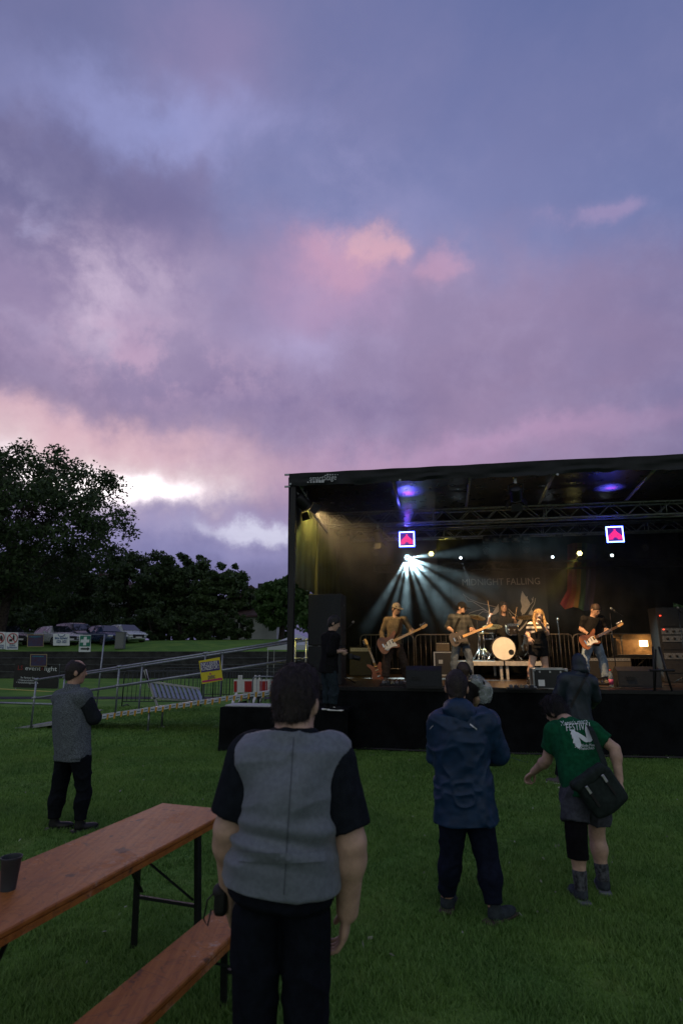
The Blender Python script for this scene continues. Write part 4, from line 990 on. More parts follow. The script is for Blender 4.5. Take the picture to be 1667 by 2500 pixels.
# arrow panels
E_blue = emis('blue_led_rim', (.03, .055, 1.0), 60.0); E_pink = emis('pink_led_dots', (1.0, .02, .09), 3.0); E_white = emis('white_led_rim', (.45, .55, 1.0), 5.0)
def arrow_panel(label, px, py, v, s=.33):
    c = PV(px, py, v); t = thing('led_arrow_panel', label, 'led panel', c); n = -SV
    mb = B(); mb.box(c, (s, .07, s), RS, .012); mb.build('housing', M_black, t, world=True)
    for i, (du, dz, wu, wz) in enumerate(((0, .5, 1, .035), (0, -.5, 1, .035), (.5, 0, .035, 1), (-.5, 0, .035, 1))):
        mb = B(); mb.box(c + SU * du * s * .96 + SZ * dz * s * .96 + n * .037, (wu * s if wu < 1 else s * .92, .008, wz * s if wz < 1 else s * .92), RS); mb.build('light_strip', E_white, t, world=True)
        mb = B(); mb.box(c + SU * du * s * 1.05 + SZ * dz * s * 1.05 + n * .03, (wu * s * .7 if wu < 1 else s * 1.07, .008, wz * s * .7 if wz < 1 else s * 1.07), RS); mb.build('glow_rim', E_blue, t, world=True)
    mb = B()
    for i in range(12):
        for k in range(12):
            x = (i - 5.5) / 12; z = (k - 5.5) / 12; top = .42 - abs(x) * 1.05; bot = -.18 - abs(x) * .5 + .0
            if z < top and z > -.40 + max(0, .2 - abs(x) * .9): mb.lathe(c + SU * x * s * .86 + SZ * z * s * .86 + n * .036, n, [(.0078, 0), (.0078, .004)], 6)
    tag(mb.build('led_dots', E_pink, t, world=True), kind='stuff')
    mb = B(); mb.box(c + n * .0355, (s * .9, .002, s * .9), RS); mb.build('screen', emis('violet_face_glow', (.16, .03, .8), .35), t, world=True)  # dark panel face given an added weak violet glow
    mb = B(); mb.tube([c + SZ * s * .5, c + SZ * (s * .5 + .1)], .012, 6); mb.build('bracket', M_black, t, world=True)
arrow_panel('glowing square LED arrow panel above the white beam light', 993, 1317, 1.9)
arrow_panel('glowing square LED arrow panel at the guitarist end of the truss', 1499, 1305, 1.9)
# added spots above the panels imitate their glow on the ceiling
for (px, py), (cx, cy2_) in (((993, 1317), (996, 1206)), ((1499, 1305), (1487, 1193))):
    pc = PV(px, py, 1.9); r_ = ray(cx, cy2_); zc_ = zroof(1) - .17; tg = np.array([0, 0, EYE]) + r_ * (zc_ - EYE) / r_[2]; o_ = pc + SZ * .2 - SV * .1
    spot(o_, tg, 600, 44, (.10, .10, 1.0), 1.0, .05); spot(o_, tg + SU * .02, 330, 20, (1.0, .05, .45), 1.0, .05)
# junction boxes on the second truss
for k, px in enumerate((1188, 1208, 1232, 1258, 1283)):
    c = PV(px, 1317 - (px - 1188) * .02, 3.62); t = thing('blinder_lamp', 'dark lamp in the row of five on the second truss, ' + ('at the bassist end', 'next to the bassist end', 'in its middle', 'next to the flag end', 'at the flag end')[k], 'stage light', c, 'row of dark lamps on the second truss')
    mb = B(); mb.box(c, (.2, .14, .18), RS, .02); mb.build('housing', M_black, t, world=True); mb = B(); mb.lathe(c - SV * .075, -SV, [(.001, 0), (.06, 0), (.05, .012), (.001, .014)], 12); mb.build('lens', M_lensoff, t, True, True)
# ---- smoke under the roof: thin, even
def smoke(name, label, u0, u1, v0, v1, z0, z1, dens):
    mb = B(); mb.box(st((u0 + u1) / 2, (v0 + v1) / 2, (z0 + z1) / 2), (u1 - u0, v1 - v0, z1 - z0), RS)
    m = bpy.data.materials.new(name); m.use_nodes = True; nt = m.node_tree; nt.nodes.clear()
    tc = node(nt, 'ShaderNodeTexCoord'); O = S(nt, tc.outputs['Object']); sp = node(nt, 'ShaderNodeSeparateXYZ', {0: O}); z = S(nt, sp.outputs[2])
    wisps = noise(nt, O, 1.8, 4, .6).step(.34, .66) * 1.5 + .25
    dn = z.step(z0 + .1, z0 + 2.3) * wisps * dens                 # smoke has risen: denser towards the lamps
    pv = node(nt, 'ShaderNodeVolumePrincipled', {'Color': (.85, .88, .9, 1), 'Density': dn, 'Anisotropy': .15}); o = nt.nodes.new('ShaderNodeOutputMaterial'); nt.links.new(pv.outputs[0], o.inputs['Volume'])
    try: m.cycles.volume_step_rate = 1.0
    except Exception: pass
    ob = mb.build(name, m); tag(ob, label, 'smoke', kind='stuff'); return ob
smoke('stage_smoke', 'thin artificial smoke hanging under the stage roof', UL + .1, 6.4, 2.3, VB - .2, 1.75, 5.0, .032)
smoke('stage_smoke', 'yellowish smoke drifting under the left roof corner', UF + .15, .6, .25, 2.26, 2.6, 5.0, .075)
g_ = np.array(bc) + np.array([.10, -.15, -.05]); mb = B(); mb.lathe(np.zeros(3), SZ, [(.001, -.7), (.35, -.6), (.6, -.35), (.7, 0), (.6, .35), (.35, .6), (.001, .7)], 24)  # ball of dense smoke added to stand in for the lamp's glare
m = bpy.data.materials.new('glare_smoke'); m.use_nodes = True; nt = m.node_tree; nt.nodes.clear(); tc = node(nt, 'ShaderNodeTexCoord'); ln = node(nt, 'ShaderNodeVectorMath', {0: S(nt, tc.outputs['Object'])}, operation='LENGTH')
dn = (1.0 - S(nt, ln.outputs['Value']) * 1.5)._m('MAXIMUM', 0.0).pow(2.0) * 1.6
pv = node(nt, 'ShaderNodeVolumePrincipled', {'Color': (.9, .95, 1, 1), 'Density': dn, 'Anisotropy': .2}); o = nt.nodes.new('ShaderNodeOutputMaterial'); nt.links.new(pv.outputs[0], o.inputs['Volume'])
wp = mb.build('glare_smoke', m, None, True); wp.location = tuple(g_); tag(wp, 'added ball of dense smoke imitating the glare of the white moving head light', 'smoke', kind='stuff')
# ---- banner, flag
M_ban = mat('banner_black', (.009, .009, .010), .8, var=.1); M_art = mat('banner_print', (.30, .275, .25), .8, var=.08)
bv = VB - .14
t = thing('band_banner', 'black backdrop banner reading MIDNIGHT FALLING with a pale bird drawing', 'banner', st(*loc(PV(1222, 1480, bv))[:2], DZ))
c0, c1 = PV(1100, 1390, bv), PV(1345, 1585, bv); u0 = loc(c0)[0]; u1 = loc(c1)[0]; mb = B(); mb.grid(lambda a, b: st(u0 + (u1 - u0) * a, bv + .012 * math.sin(a * 14), DZ + .5 + (c0[2] - DZ - .5) * b), 30, 2); mb.build('cloth', M_ban, t, True, True)
ban = lambda x, y: PV(x, y, bv - .045)
text_mesh('lettering', 'MIDNIGHT FALLING', .27, ban(1221.5, 1421), SU, SZ, M_art, t, .0, width=float(np.linalg.norm(ban(1316, 1420) - ban(1127, 1422))))
def stroke(pts, w_=.018):
    q = [ban(1060 + x * .2168, 1400 + y * .2168) for x, y in pts]; mb = B(); mb.tube(q, w_ / 2, 5); mb.build('drawn_line', M_art, t, False, True)
def fillp(pts):
    mb = B(); q = [ban(1060 + x * .2168, 1400 + y * .2168) for x, y in pts]; q = q + [p + SV * .006 for p in q]; n = len(pts); mb.add(q, [tuple(range(n))] + [(k, (k + 1) % n, n + (k + 1) % n, n + k) for k in range(n)]); mb.build('drawn_shape', M_art, t, world=True)
stroke([(318, 228), (345, 265), (370, 310), (430, 318), (500, 360), (560, 400), (610, 440), (590, 500)]); stroke([(318, 228), (400, 290), (500, 330), (620, 360), (700, 380), (660, 400)]); stroke([(385, 450), (470, 420), (540, 405), (610, 430)]); stroke([(490, 470), (540, 430), (600, 440)])
stroke([(815, 380), (870, 440), (940, 490)]); stroke([(820, 410), (850, 450), (890, 500)]); stroke([(1110, 265), (1105, 320), (1060, 370), (1010, 440), (980, 470)]); stroke([(1135, 280), (1125, 340), (1090, 400)]); stroke([(1095, 280), (1108, 320)])
fillp([(988, 195), (1010, 235), (1030, 262), (1048, 255), (1045, 280), (1075, 330), (1070, 370), (1040, 420), (1010, 460), (985, 455), (968, 420), (985, 370), (968, 310), (975, 240)])
fillp([(640, 470), (680, 400), (720, 340), (728, 380), (720, 430), (690, 460)]); fillp([(920, 570), (960, 520), (1000, 510), (975, 560), (945, 600)]); fillp([(1055, 460), (1090, 400), (1120, 440), (1100, 470)]); fillp([(945, 640), (1000, 580), (1050, 520), (1040, 560), (990, 620), (950, 655)])
# rainbow flag, tied to one side
fl = thing('rainbow_flag', 'rainbow striped flag hanging draped on the black back wall', 'flag', st(*loc(PV(1400, 1480, VB - .3))[:2], DZ))
cols = [(.20, .008, .007), (.25, .05, .006), (.22, .12, .006), (.006, .05, .014), (.005, .010, .05), (.02, .004, .03)]  # right-hand stripes darkened in the colour, imitating their look under yellow light
tl = [(1384, 1330), (1396, 1326), (1408, 1325), (1420, 1325), (1432, 1326), (1444, 1328), (1456, 1330)]; bl = [(1366, 1474), (1378, 1488), (1398, 1482), (1410, 1484), (1424, 1492), (1436, 1490), (1446, 1484)]; ml = [(1384, 1440), (1394, 1446), (1406, 1444), (1416, 1444), (1428, 1446), (1440, 1444), (1452, 1440)]
for k in range(6):
    mb = B()
    def fn(a, b, k=k):
        A = lerp(tl[k], tl[k + 1], a); Bq = lerp(ml[k], ml[k + 1], a); D_ = lerp(bl[k], bl[k + 1], a)
        q = lerp(A, Bq, b / .7) if b < .7 else lerp(Bq, D_, (b - .7) / .3)
        return PV(q[0], q[1], VB - .26 + .04 * math.sin(a * 3 + k * 1.9 + b * 4))
    mb.grid(fn, 5, 14); mb.build('stripe', mat('flag_%d' % k, cols[k], .7, var=.1), fl, True, True)
# ------------------------------------------------------------------ backline
def rb(mb, c, size, bev=0.0): return mb.box(c, size, RS, bev)
def deckpt(px, py): return G(px, py, DZ)
def barrier(name, label, base, ang, w_=2.3, h=1.08, n=15, m=None, group=None, feet=True):
    """tubular crowd barrier, built in local space"""
    m = m or M_steel; t = thing(name, label, 'barrier', base, group, ang); r = .019; x = w_ / 2; c = .10
    mb = B(); mb.tube([(-x, 0, .0 if feet else .05), (-x, 0, h - c), (-x + c * .3, 0, h - c * .3), (-x + c, 0, h), (x - c, 0, h), (x - c * .3, 0, h - c * .3), (x, 0, h - c), (x, 0, .0 if feet else .05)], r, 7); mb.build('frame', m, t, True)
    mb = B(); mb.tube([(-x, 0, .16), (x, 0, .16)], r * .85, 6); mb.build('bottom_rail', m, t, True)
    mb = B(); mb.tube([(0, 0, .16), (0, 0, h)], r * .45, 5); bar0 = mb.build('bar', m, t, True); bar0.location.x = -x + w_ / (n + 1)
    for k in range(1, n):
        o = bar0.copy(); C.objects.link(o); o.parent = t; o.location.x = -x + w_ * (k + 1) / (n + 1)
    if feet:
        for sx in (-1, 1): mb = B(); mb.tube([(sx * (x - .12), -.28, .015), (sx * (x - .12), -.1, .05), (sx * (x - .12), .1, .05), (sx * (x - .12), .28, .015)], r * .9, 6); mb.build('foot', m, t, True)
    return t
gbr = 'barriers along the back of the stage'
for px0, px1, lab in ((880, 1010, 'tubular steel barrier behind the bassist'), (1015, 1140, 'tubular steel barrier behind the capped guitarist'), (1300, 1400, 'tubular steel barrier behind the singer'), (1402, 1518, 'tubular steel barrier behind the guitarist in black'), (1520, 1610, 'tubular steel barrier beside the wood-coloured board')):
    a, b = PV(px0, 1600, VB - .5), PV(px1, 1600, VB - .5); c = (a + b) / 2; c[2] = DZ
    barrier('crowd_barrier', lab, c, SA, float(np.linalg.norm((b - a)[:2])), 1.08, 9, group=gbr, m=mat('barrier_steel', (.15, .13, .11), .45, .7, var=.2, scale=20))
# drum riser
M_riser = mat('riser_aluminium', (.50, .47, .42), .45, .6, var=.15, scale=9)
RV = 3.25; RZ = DZ + .42
for px0, px1, lab in ((1116, 1229, 'low stage riser under the hi-hat side of the drums'), (1231, 1330, 'low stage riser under the floor tom side of the drums')):
    u0, u1 = loc(PV(px0, 1620, RV))[0], loc(PV(px1, 1620, RV))[0]; t = thing('drum_riser', lab, 'riser', st((u0 + u1) / 2, RV + .95, DZ), 'drum risers')
    mb = B(); rb(mb, st((u0 + u1) / 2, RV + .95, RZ - .02), (u1 - u0 - .01, 1.9, .04), .004); mb.build('board', M_deck, t, world=True)
    mb = B(); rb(mb, st((u0 + u1) / 2, RV - .02, RZ - .055), (u1 - u0 - .008, .05, .11), .006); mb.build('edge_profile', M_riser, t, world=True)
    for uu in (u0 + .06, u1 - .06):
        for vv in (RV + .06, RV + 1.8): mb = B(); rb(mb, st(uu, vv, (DZ + RZ - .11) / 2), (.06, .06, RZ - .11 - DZ)); mb.build('leg', M_riser, t, world=True)
# drum kit
M_shell = mat('drum_shell', (.03, .025, .022), .25, .1, var=.1, spec=.6); M_head = mat('drum_head', (.78, .74, .66), .5, var=.06, scale=5); M_chrome = mat('chrome', (.6, .58, .55), .15, 1.0, var=.05); M_cym = mat('cymbal_bronze', (.42, .26, .10), .3, .9, var=.3, scale=8)
kit = thing('drum_kit', 'dark drum kit with large cream bass drum head on the riser', 'drum kit', st(*loc(PV(1229, 1600, RV + .3))[:2], RZ))
def drum(name, c, ax, r, L, head=True):
    ax = unit(ax); mb = B(); mb.lathe(np.asarray(c), ax, [(r, 0), (r, L)], 28); o = mb.build(name, M_shell, kit, True, True, 40)
    for h in (0, L):
        mb = B(); mb.lathe(np.asarray(c) + ax * (h - .014), ax, [(r * .97, 0), (r * 1.035, 0), (r * 1.035, .028), (r * .97, .028)], 28, False); mb.build('hoop', M_chrome if r < .25 else M_shell, o, True, True, 40)
    mb = B(); mb.lathe(np.asarray(c) - ax * .004, ax, [(.001, 0), (r * .965, 0), (r * .965, .003), (.001, .003)], 28); mb.build('head', M_head, o, True, True, 40)
    for k in range(8):
        a = k * math.pi / 4 + .2; x = unit(np.cross(ax, SZ) if abs(ax[2]) < .9 else SU); y = np.cross(ax, x); q = np.asarray(c) + (x * math.cos(a) + y * math.sin(a)) * (r * 1.02)
        mb = B(); mb.tube([q + ax * .01, q + ax * min(L, .14)], .007, 5); mb.build('tension_rod', M_chrome, o, True, True)
    return o
bdc = PV(1229, 1583, RV + .12); bdr = float(PV(1229, 1583, RV + .12)[2] - RZ) - .012
bdo = drum('bass_drum', bdc, SV, bdr, .40)
mb = B(); q = bdc - SV * .006 + SU * .17 - SZ * .09; mb.lathe(q, SV, [(.001, -.003), (.065, -.003), (.065, .0), (.001, .0)], 20); mb.build('port_hole', M_black, bdo, True, True, 40)
for sx in (-1, 1): mb = B(); mb.tube([bdc + SU * sx * bdr * .95 + SV * .12 - SZ * .1, bdc + SU * sx * (bdr + .12) - SV * .08 - SZ * (bdr - .01)], .012, 6); mb.build('spur', M_chrome, bdo, True, True)
tc_ = PV(1249, 1536, RV + .35); drum('rack_tom', tc_ - SZ * .1, unit(SZ * 1 - SV * .25), .16, .2)
drum('floor_tom', st(loc(PV(1292, 1570, RV + .6))[0], RV + .6, RZ + .22), SZ, .19, .38)
drum('snare_drum', st(loc(PV(1196, 1560, RV + .75))[0], RV + .75, RZ + .52), SZ, .17, .14)
def cymbal(px, py, v, r, tilt, stand=True):
    c = PV(px, py, v); ax = unit(SZ + SV * tilt[1] + SU * tilt[0]); mb = B(); mb.lathe(c, ax, [(.001, .03), (.03, .028), (.045, .012), (r * .6, .004), (r, -.012), (r, -.016), (.04, .006), (.001, .022)], 30); o = mb.build('cymbal', M_cym, kit, True, True, 50)
    if stand:
        f = c.copy(); f[2] = RZ; mb = B(); mb.tube([c + ax * .03, c - ax * .05, lerp(c, f, .35), f + SZ * .22], [.008, .008, .011, .012], 6)
        for k in range(3):
            a = k * 2.094 + .4; mb.tube([f + SZ * .24, f + SU * math.cos(a) * .24 + SV * math.sin(a) * .24 + SZ * .012], .009, 5)
        mb.build('cymbal_stand', M_chrome, kit, True, True)
cymbal(1164, 1506, RV + .25, .21, (.2, -.35)); cymbal(1201, 1529, RV + .5, .24, (-.05, -.3)); cymbal(1285, 1506, RV + .45, .25, (-.1, -.25)); cymbal(1180, 1545, RV + .55, .17, (0, -.1))
for px in (1173, 1185):
    f = st(loc(PV(px, 1610, RV + .2))[0], RV + .2 + (px - 1173) * .02, RZ); mb = B(); mb.tube([f + SZ * .75, f + SZ * .2], .012, 6)
    for k in range(3):
        a = k * 2.094 + .2; mb.tube([f + SZ * .3, f + SU * math.cos(a) * .26 + SV * math.sin(a) * .2 + SZ * .012], .010, 5)
    mb.build('hardware_stand', M_chrome, kit, True, True)
th = st(loc(PV(1228, 1580, RV + 1.15))[0], RV + 1.15, RZ); mb = B(); mb.lathe(th + SZ * .44, SZ, [(.001, 0), (.16, 0), (.17, .03), (.15, .08), (.001, .085)], 18); mb.build('throne', M_black, kit, True, True); mb = B(); mb.tube([th, th + SZ * .45], .02, 8); mb.build('throne_post', M_chrome, kit, True, True)
# monitors
M_grille = mat('speaker_grille', (.030, .033, .036), .75, .3, var=.25, scale=90, bump=.4, bscale=220); M_cabinet = mat('speaker_cabinet', (.012, .012, .013), .6, var=.2, bump=.2, bscale=150)
def wedge(label, px, py, w_, h, d, rot=0.0):
    b = deckpt(px, py); t = thing('floor_monitor', label, 'monitor speaker', b, 'floor monitors'); u, v = SU * math.cos(rot) + SV * math.sin(rot), -SU * math.sin(rot) + SV * math.cos(rot)
    # the sloping grille faces the player; its back and side are seen
    prof = [(0, 0), (d, 0), (d, h * .30), (d * .30, h), (0, h * .80)]
    mb = B(); mb.prism(prof, b + u * 0, v, SZ, w_); mb.build('cabinet', M_cabinet, t, world=True)
    mb = B(); mb.add([b + u * s_ * (w_ / 2 - .02) + v * a + SZ * z - v * .006 + SZ * .0 for s_, a, z in ((-1, 0, .04), (1, 0, .04), (1, -.0, h * .77), (-1, 0, h * .77))], [(0, 1, 2, 3)]); mb.build('rear_panel', M_grille, t, world=True)
    mb = B(); mb.box(b + v * -.01 + SZ * h * .45 + u * -w_ * .22, (.16, .012, .06), np.array([u, v, SZ])); mb.build('handle', M_black, t, world=True)
    mb = B(); n_ = unit(np.array([0, h * .7, d * .7])); mb.add([b + u * s_ * (w_ / 2 - .02) + v * (a + n_[1] * .004) + SZ * (z + n_[2] * .004) for s_, a, z in ((1, d * .97, h * .34), (-1, d * .97, h * .34), (-1, d * .33, h * .97), (1, d * .33, h * .97))], [(0, 1, 2, 3)]); mb.build('grille', M_grille, t, world=True)
wedge('black wedge floor monitor in front of the bassist', 1035, 1681, .66, .40, .46)
wedge('charcoal wedge floor monitor beside the pink bottle', 1563, 1679, .78, .38, .5, .06)
# flight case
M_lam = mat('case_laminate', (.012, .012, .014), .35, var=.1, spec=.5)
b = deckpt(1345, 1683); W_, H_, D_ = .60, .36, .42
t = thing('flight_case', 'black flight case with aluminium edges at the front of the stage', 'flight case', b); c = b + SV * D_ / 2 + SZ * H_ / 2
mb = B(); rb(mb, c, (W_ - .02, D_ - .02, H_ - .02)); mb.build('case', M_lam, t, world=True)
for a in (-1, 1):
    for z in (-1, 1):
        mb = B(); rb(mb, c + SV * a * (D_ / 2 - .008) + SZ * z * (H_ / 2 - .008), (W_, .028, .028)); mb.build('edge', M_alu, t, world=True)
        mb = B(); rb(mb, c + SU * a * (W_ / 2 - .008) + SV * z * (D_ / 2 - .008), (.028, .03, H_ - .03)); mb.build('edge', M_alu, t, world=True)
for a in (-1, 1):
    for z in (-1, 1): mb = B(); rb(mb, c + SU * a * (W_ / 2 - .02) - SV * (D_ / 2 - .004) + SZ * z * (H_ / 2 - .02), (.06, .05, .06), .01); mb.build('corner', M_alu, t, world=True)
mb = B(); rb(mb, c - SV * (D_ / 2 + .001) - SU * (W_ / 2 - .14) - SZ * (H_ / 2 - .11), (.11, .008, .11)); mb.build('sticker', M_white, t, world=True)
for k in (-1, 0, 1): mb = B(); rb(mb, c - SV * (D_ / 2 + .004) + SU * k * .18 + SZ * (H_ / 2 - .055), (.03, .012, .035)); mb.build('latch', M_alu, t, world=True)
# amplifiers
M_tolex = mat('amp_tolex', (.014, .013, .013), .7, var=.2, bump=.2, bscale=120); M_cloth = mat('amp_grille_cloth', (.085, .070, .055), .85, var=.25, scale=120); M_panel = mat('amp_panel', (.30, .28, .25), .4, .6, var=.1)
def amp(label, px, py, w_, h, d=.3, cloth=None, stack=0.0, v=None):
    b = deckpt(px, py) if v is None else st(loc(PV(px, py, v))[0], v, DZ); b = b + SZ * stack; t = thing('guitar_amplifier', label, 'amplifier', b); c = b + SZ * h / 2 + SV * d / 2
    mb = B(); rb(mb, c, (w_, d, h), .012); mb.build('cabinet', M_tolex, t, world=True)
    mb = B(); rb(mb, c - SV * (d / 2 + .002) - SZ * h * .08, (w_ - .05, .01, h * .76)); mb.build('grille', cloth or M_cloth, t, world=True)
    mb = B(); rb(mb, c - SV * (d / 2 + .004) + SZ * h * .40, (w_ - .06, .012, h * .12)); mb.build('control_panel', M_panel, t, world=True)
    for k in range(7): mb = B(); mb.lathe(c - SV * (d / 2 + .01) + SZ * h * .40 + SU * (k - 3) * w_ * .11, -SV, [(.010, 0), (.008, .018)], 8); mb.build('knob', M_black, t, True, True)
    mb = B(); mb.tube([c + SZ * (h / 2) - SU * .1, c + SZ * (h / 2 + .03) - SU * .08, c + SZ * (h / 2 + .03) + SU * .08, c + SZ * (h / 2) + SU * .1], .01, 5); mb.build('handle', M_black, t, True, True)
    return t
amp('beige-fronted guitar combo behind the guitarist in black', 1512, 1658, .62, .50)
amp('black guitar combo behind the hooded spectator', 1443, 1658, .60, .50, cloth=M_tolex)
amp('tall black bass cabinet at the back by the spare bass', 880, 1650, .6, .75, cloth=M_tolex)
amp('black amplifier head with pale panel on the road case', 1082, 1625, .4, .24, .3, None, .62, v=5.0)
# road case stack behind the capped guitarist
b = st(loc(PV(1083, 1625, 4.9))[0], 4.85, DZ); t = thing('road_case', 'upright black road case with aluminium edges behind the capped guitarist', 'flight case', b)
mb = B(); rb(mb, b + SV * .25 + SZ * .31, (.5, .5, .61)); mb.build('case', M_lam, t, world=True)
for a in (-1, 1):
    mb = B(); rb(mb, b + SU * a * .245 - SV * .005 + SZ * .31, (.035, .03, .61)); mb.build('edge', M_alu, t, world=True)
    mb = B(); rb(mb, b - SV * .008 + SZ * (.31 + a * .295), (.45, .03, .03)); mb.build('edge', M_alu, t, world=True)
mb = B(); rb(mb, b - SV * .012 + SZ * .36 - SU * .08, (.11, .02, .1)); mb.build('handle_dish', M_alu, t, world=True)
# wood-coloured board in a frame; an added glowing patch imitates its bright reflection
M_ply = mat('warm_plywood', (.30, .17, .07), .6, var=.25, scale=6)
b = st(loc(PV(1562, 1620, 4.9))[0], 4.95, DZ); t = thing('wood_toned_board', 'framed wood-coloured board beside the barriers with an added glow imitating reflected light', 'cabinet', b)
zc = PV(1562, 1577, 4.95)[2]
mb = B(); rb(mb, b + SZ * (zc - DZ) + SV * .25, (1.05, .03, .60)); mb.build('back_panel', M_ply, t, world=True)
for s_ in (-1, 1): mb = B(); rb(mb, b + SU * s_ * .53 + SZ * .49 + SV * .12, (.03, .28, .98)); mb.build('side_panel', M_tolex, t, world=True)
for zz in (zc - DZ + .31, zc - DZ - .31): mb = B(); rb(mb, b + SZ * zz + SV * .12, (1.09, .28, .03)); mb.build('shelf', M_tolex, t, world=True)
lp = PV(1570, 1571, 5.1); mb = B(); rb(mb, lp, (.20, .02, .15)); mb.build('lamp', emis('reflection_glow', (1, .72, .34), 6.0), t, world=True)  # no lamp on the board: glowing patch added for its reflected light
pl = bpy.data.lights.new('patch_glow_light', 'POINT'); pl.energy = 6; pl.color = (1, .66, .3); pl.shadow_soft_size = .08; po = bpy.data.objects.new('patch_glow_light', pl); C.objects.link(po); po.location = tuple(lp - SV * .08)  # added point light that spreads the patch's glow
# keyboard on stand in front
b = st(loc(PV(1553, 1660, 4.3))[0], 4.3, DZ); t = thing('keyboard', 'black keyboard on a stand before the wood-coloured board', 'keyboard', b); zk = PV(1553, 1602, 4.3)[2] - DZ
mb = B(); rb(mb, b + SZ * zk, (.80, .26, .07), .01); mb.build('keyboard_body', M_black, t, world=True); mb = B(); rb(mb, b + SZ * (zk + .037) - SV * .05, (.72, .12, .008)); mb.build('keys', M_panel, t, world=True)
for s_ in (-1, 1): mb = B(); mb.tube([b + SU * s_ * .3, b - SU * s_ * .3 + SZ * (zk - .04)], .015, 6); mb.build('stand_leg', M_black, t, True, True)
# effects rack at the right edge
M_rackp = mat('rack_panel', (.16, .15, .14), .45, .5, var=.3, scale=40); b = st(loc(PV(1664, 1690, 2.6))[0], 2.6, DZ); t = thing('amplifier_rack', 'tall equipment rack with pale rack units at the stage edge', 'equipment rack', b)
mb = B(); rb(mb, b + SZ * .8 + SV * .3, (.62, .5, 1.6), .01); mb.build('rack_case', M_tolex, t, world=True)
for k, (z, h, m_) in enumerate(((.30, .2, M_tolex), (.55, .13, M_rackp), (.75, .12, M_tolex), (.92, .13, M_rackp), (1.08, .13, M_rackp), (1.3, .22, M_tolex))):
    mb = B(); rb(mb, b + SZ * z + SV * .042, (.50, .02, h)); f = mb.build('rack_unit', m_, t, world=True)
    if m_ is M_rackp:
        for q in (-1, 0, 1): mb = B(); mb.lathe(b + SZ * z + SU * q * .14 + SV * .03, -SV, [(.03, 0), (.024, .02)], 10); mb.build('dial', M_black, f, True, True)
for z, q in ((1.12, -.2), (.62, .18), (1.42, -.24)): mb = B(); rb(mb, b + SZ * z + SU * q + SV * .02, (.03, .02, .015)); mb.build('indicator_light', emis('red_led', (1, .05, .02), 5), t, world=True)
# dark multi-guitar stand beside it
b = deckpt(1618, 1688); t = thing('guitar_stand', 'black folding guitar stand beside the equipment rack', 'stand', b)
for s_ in (-1, 1): mb = B(); mb.tube([b + SU * s_ * .14, b + SU * s_ * .05 + SZ * .75 + SV * .1], .018, 6); mb.build('leg', M_black, t, True, True)
mb = B(); mb.tube([b + SV * .4, b + SZ * .7 + SV * .12], .018, 6); mb.build('leg', M_black, t, True, True)
mb = B(); mb.tube([b + SU * -.2 + SZ * .35 - SV * .06, b + SU * .2 + SZ * .35 - SV * .06], .022, 6); mb.build('rest', M_black, t, True, True)
# bottle
b = deckpt(1492, 1678); t = thing('drink_bottle', 'clear plastic bottle with pink label and red cap on the stage', 'bottle', b)
mb = B(); mb.lathe(b, SZ, [(.036, 0), (.040, .02), (.040, .20), (.034, .25), (.016, .285), (.016, .30)], 16); mb.build('bottle_body', mat('clear_plastic', (.55, .65, .68), .1, var=0, trans=.8), t, True, True)
mb = B(); mb.lathe(b + SZ * .05, SZ, [(.042, 0), (.042, .10)], 16); mb.build('label_sleeve', mat('pink_label', (.34, .05, .13), .5, var=.1), t, True, True); mb = B(); mb.lathe(b + SZ * .30, SZ, [(.018, 0), (.018, .025)], 12); mb.build('cap', mat('red_cap', (.5, .02, .02), .4, var=0), t, True, True)
# microphones
M_mic = mat('mic_grille', (.40, .37, .33), .3, .9, var=.2, scale=90)
def mic_stand(label, top, base, boom=None, mic_dir=(0, -.5, .85)):
    t = thing('microphone_stand', label, 'microphone stand', base); base = np.asarray(base, float); top = np.asarray(top, float)
    pole = base.copy(); pole[2] = (boom if boom is not None else top)[2]
    mb = B(); mb.tube([base + SZ * .02, pole], .010, 6); mb.build('pole', M_black, t, True, True)
    for k in range(3):
        a = k * 2.094 + .5; mb = B(); mb.tube([base + SZ * .16, base + SU * math.cos(a) * .26 + SV * math.sin(a) * .26 + SZ * .012], .009, 5); mb.build('leg', M_black, t, True, True)
    if boom is not None: mb = B(); mb.tube([np.asarray(boom) + (np.asarray(boom) - top) * .3, top], .008, 6); mb.build('boom', M_black, t, True, True)
    d = unit(mic_dir); mb = B(); mb.lathe(top - d * .13, d, [(.010, 0), (.013, .02), (.017, .12)], 10); o = mb.build('microphone', M_black, t, True, True); mb = B(); mb.lathe(top - d * .012, d, [(.018, 0), (.026, .015), (.026, .035), (.016, .052), (.001, .056)], 12); mb.build('mic_head', M_mic, o, True, True)
p = PV(1493, 1487, 2.6); mic_stand('boom microphone stand beside the guitarist in black', p, deckpt(1506, 1668), p + SU * .18 - SZ * .12 + SV * .05, (-.5, .2, .5))
p = PV(838, 1480, .9); mic_stand('straight microphone stand with bright mic beside the loudspeaker', p, st(*loc(p)[:2], DZ), None, (0, -.1, 1))
p = PV(861, 1520, .9); mic_stand('boom microphone stand tilted towards the stage steps', p, st(loc(p)[0] - .2, .9, DZ), p - SU * .16 - SZ * .16, (.6, 0, .8))
p = PV(1654, 1485, 2.3); mic_stand('microphone stand in front of the equipment rack', p, st(*loc(p)[:2], DZ), None, (-.5, -.2, .6))
p = PV(1361, 1513, 3.0); mic_stand('slim microphone stand behind the singer\'s shoulder', p, st(*loc(p)[:2], DZ), None, (0, -.3, 1))
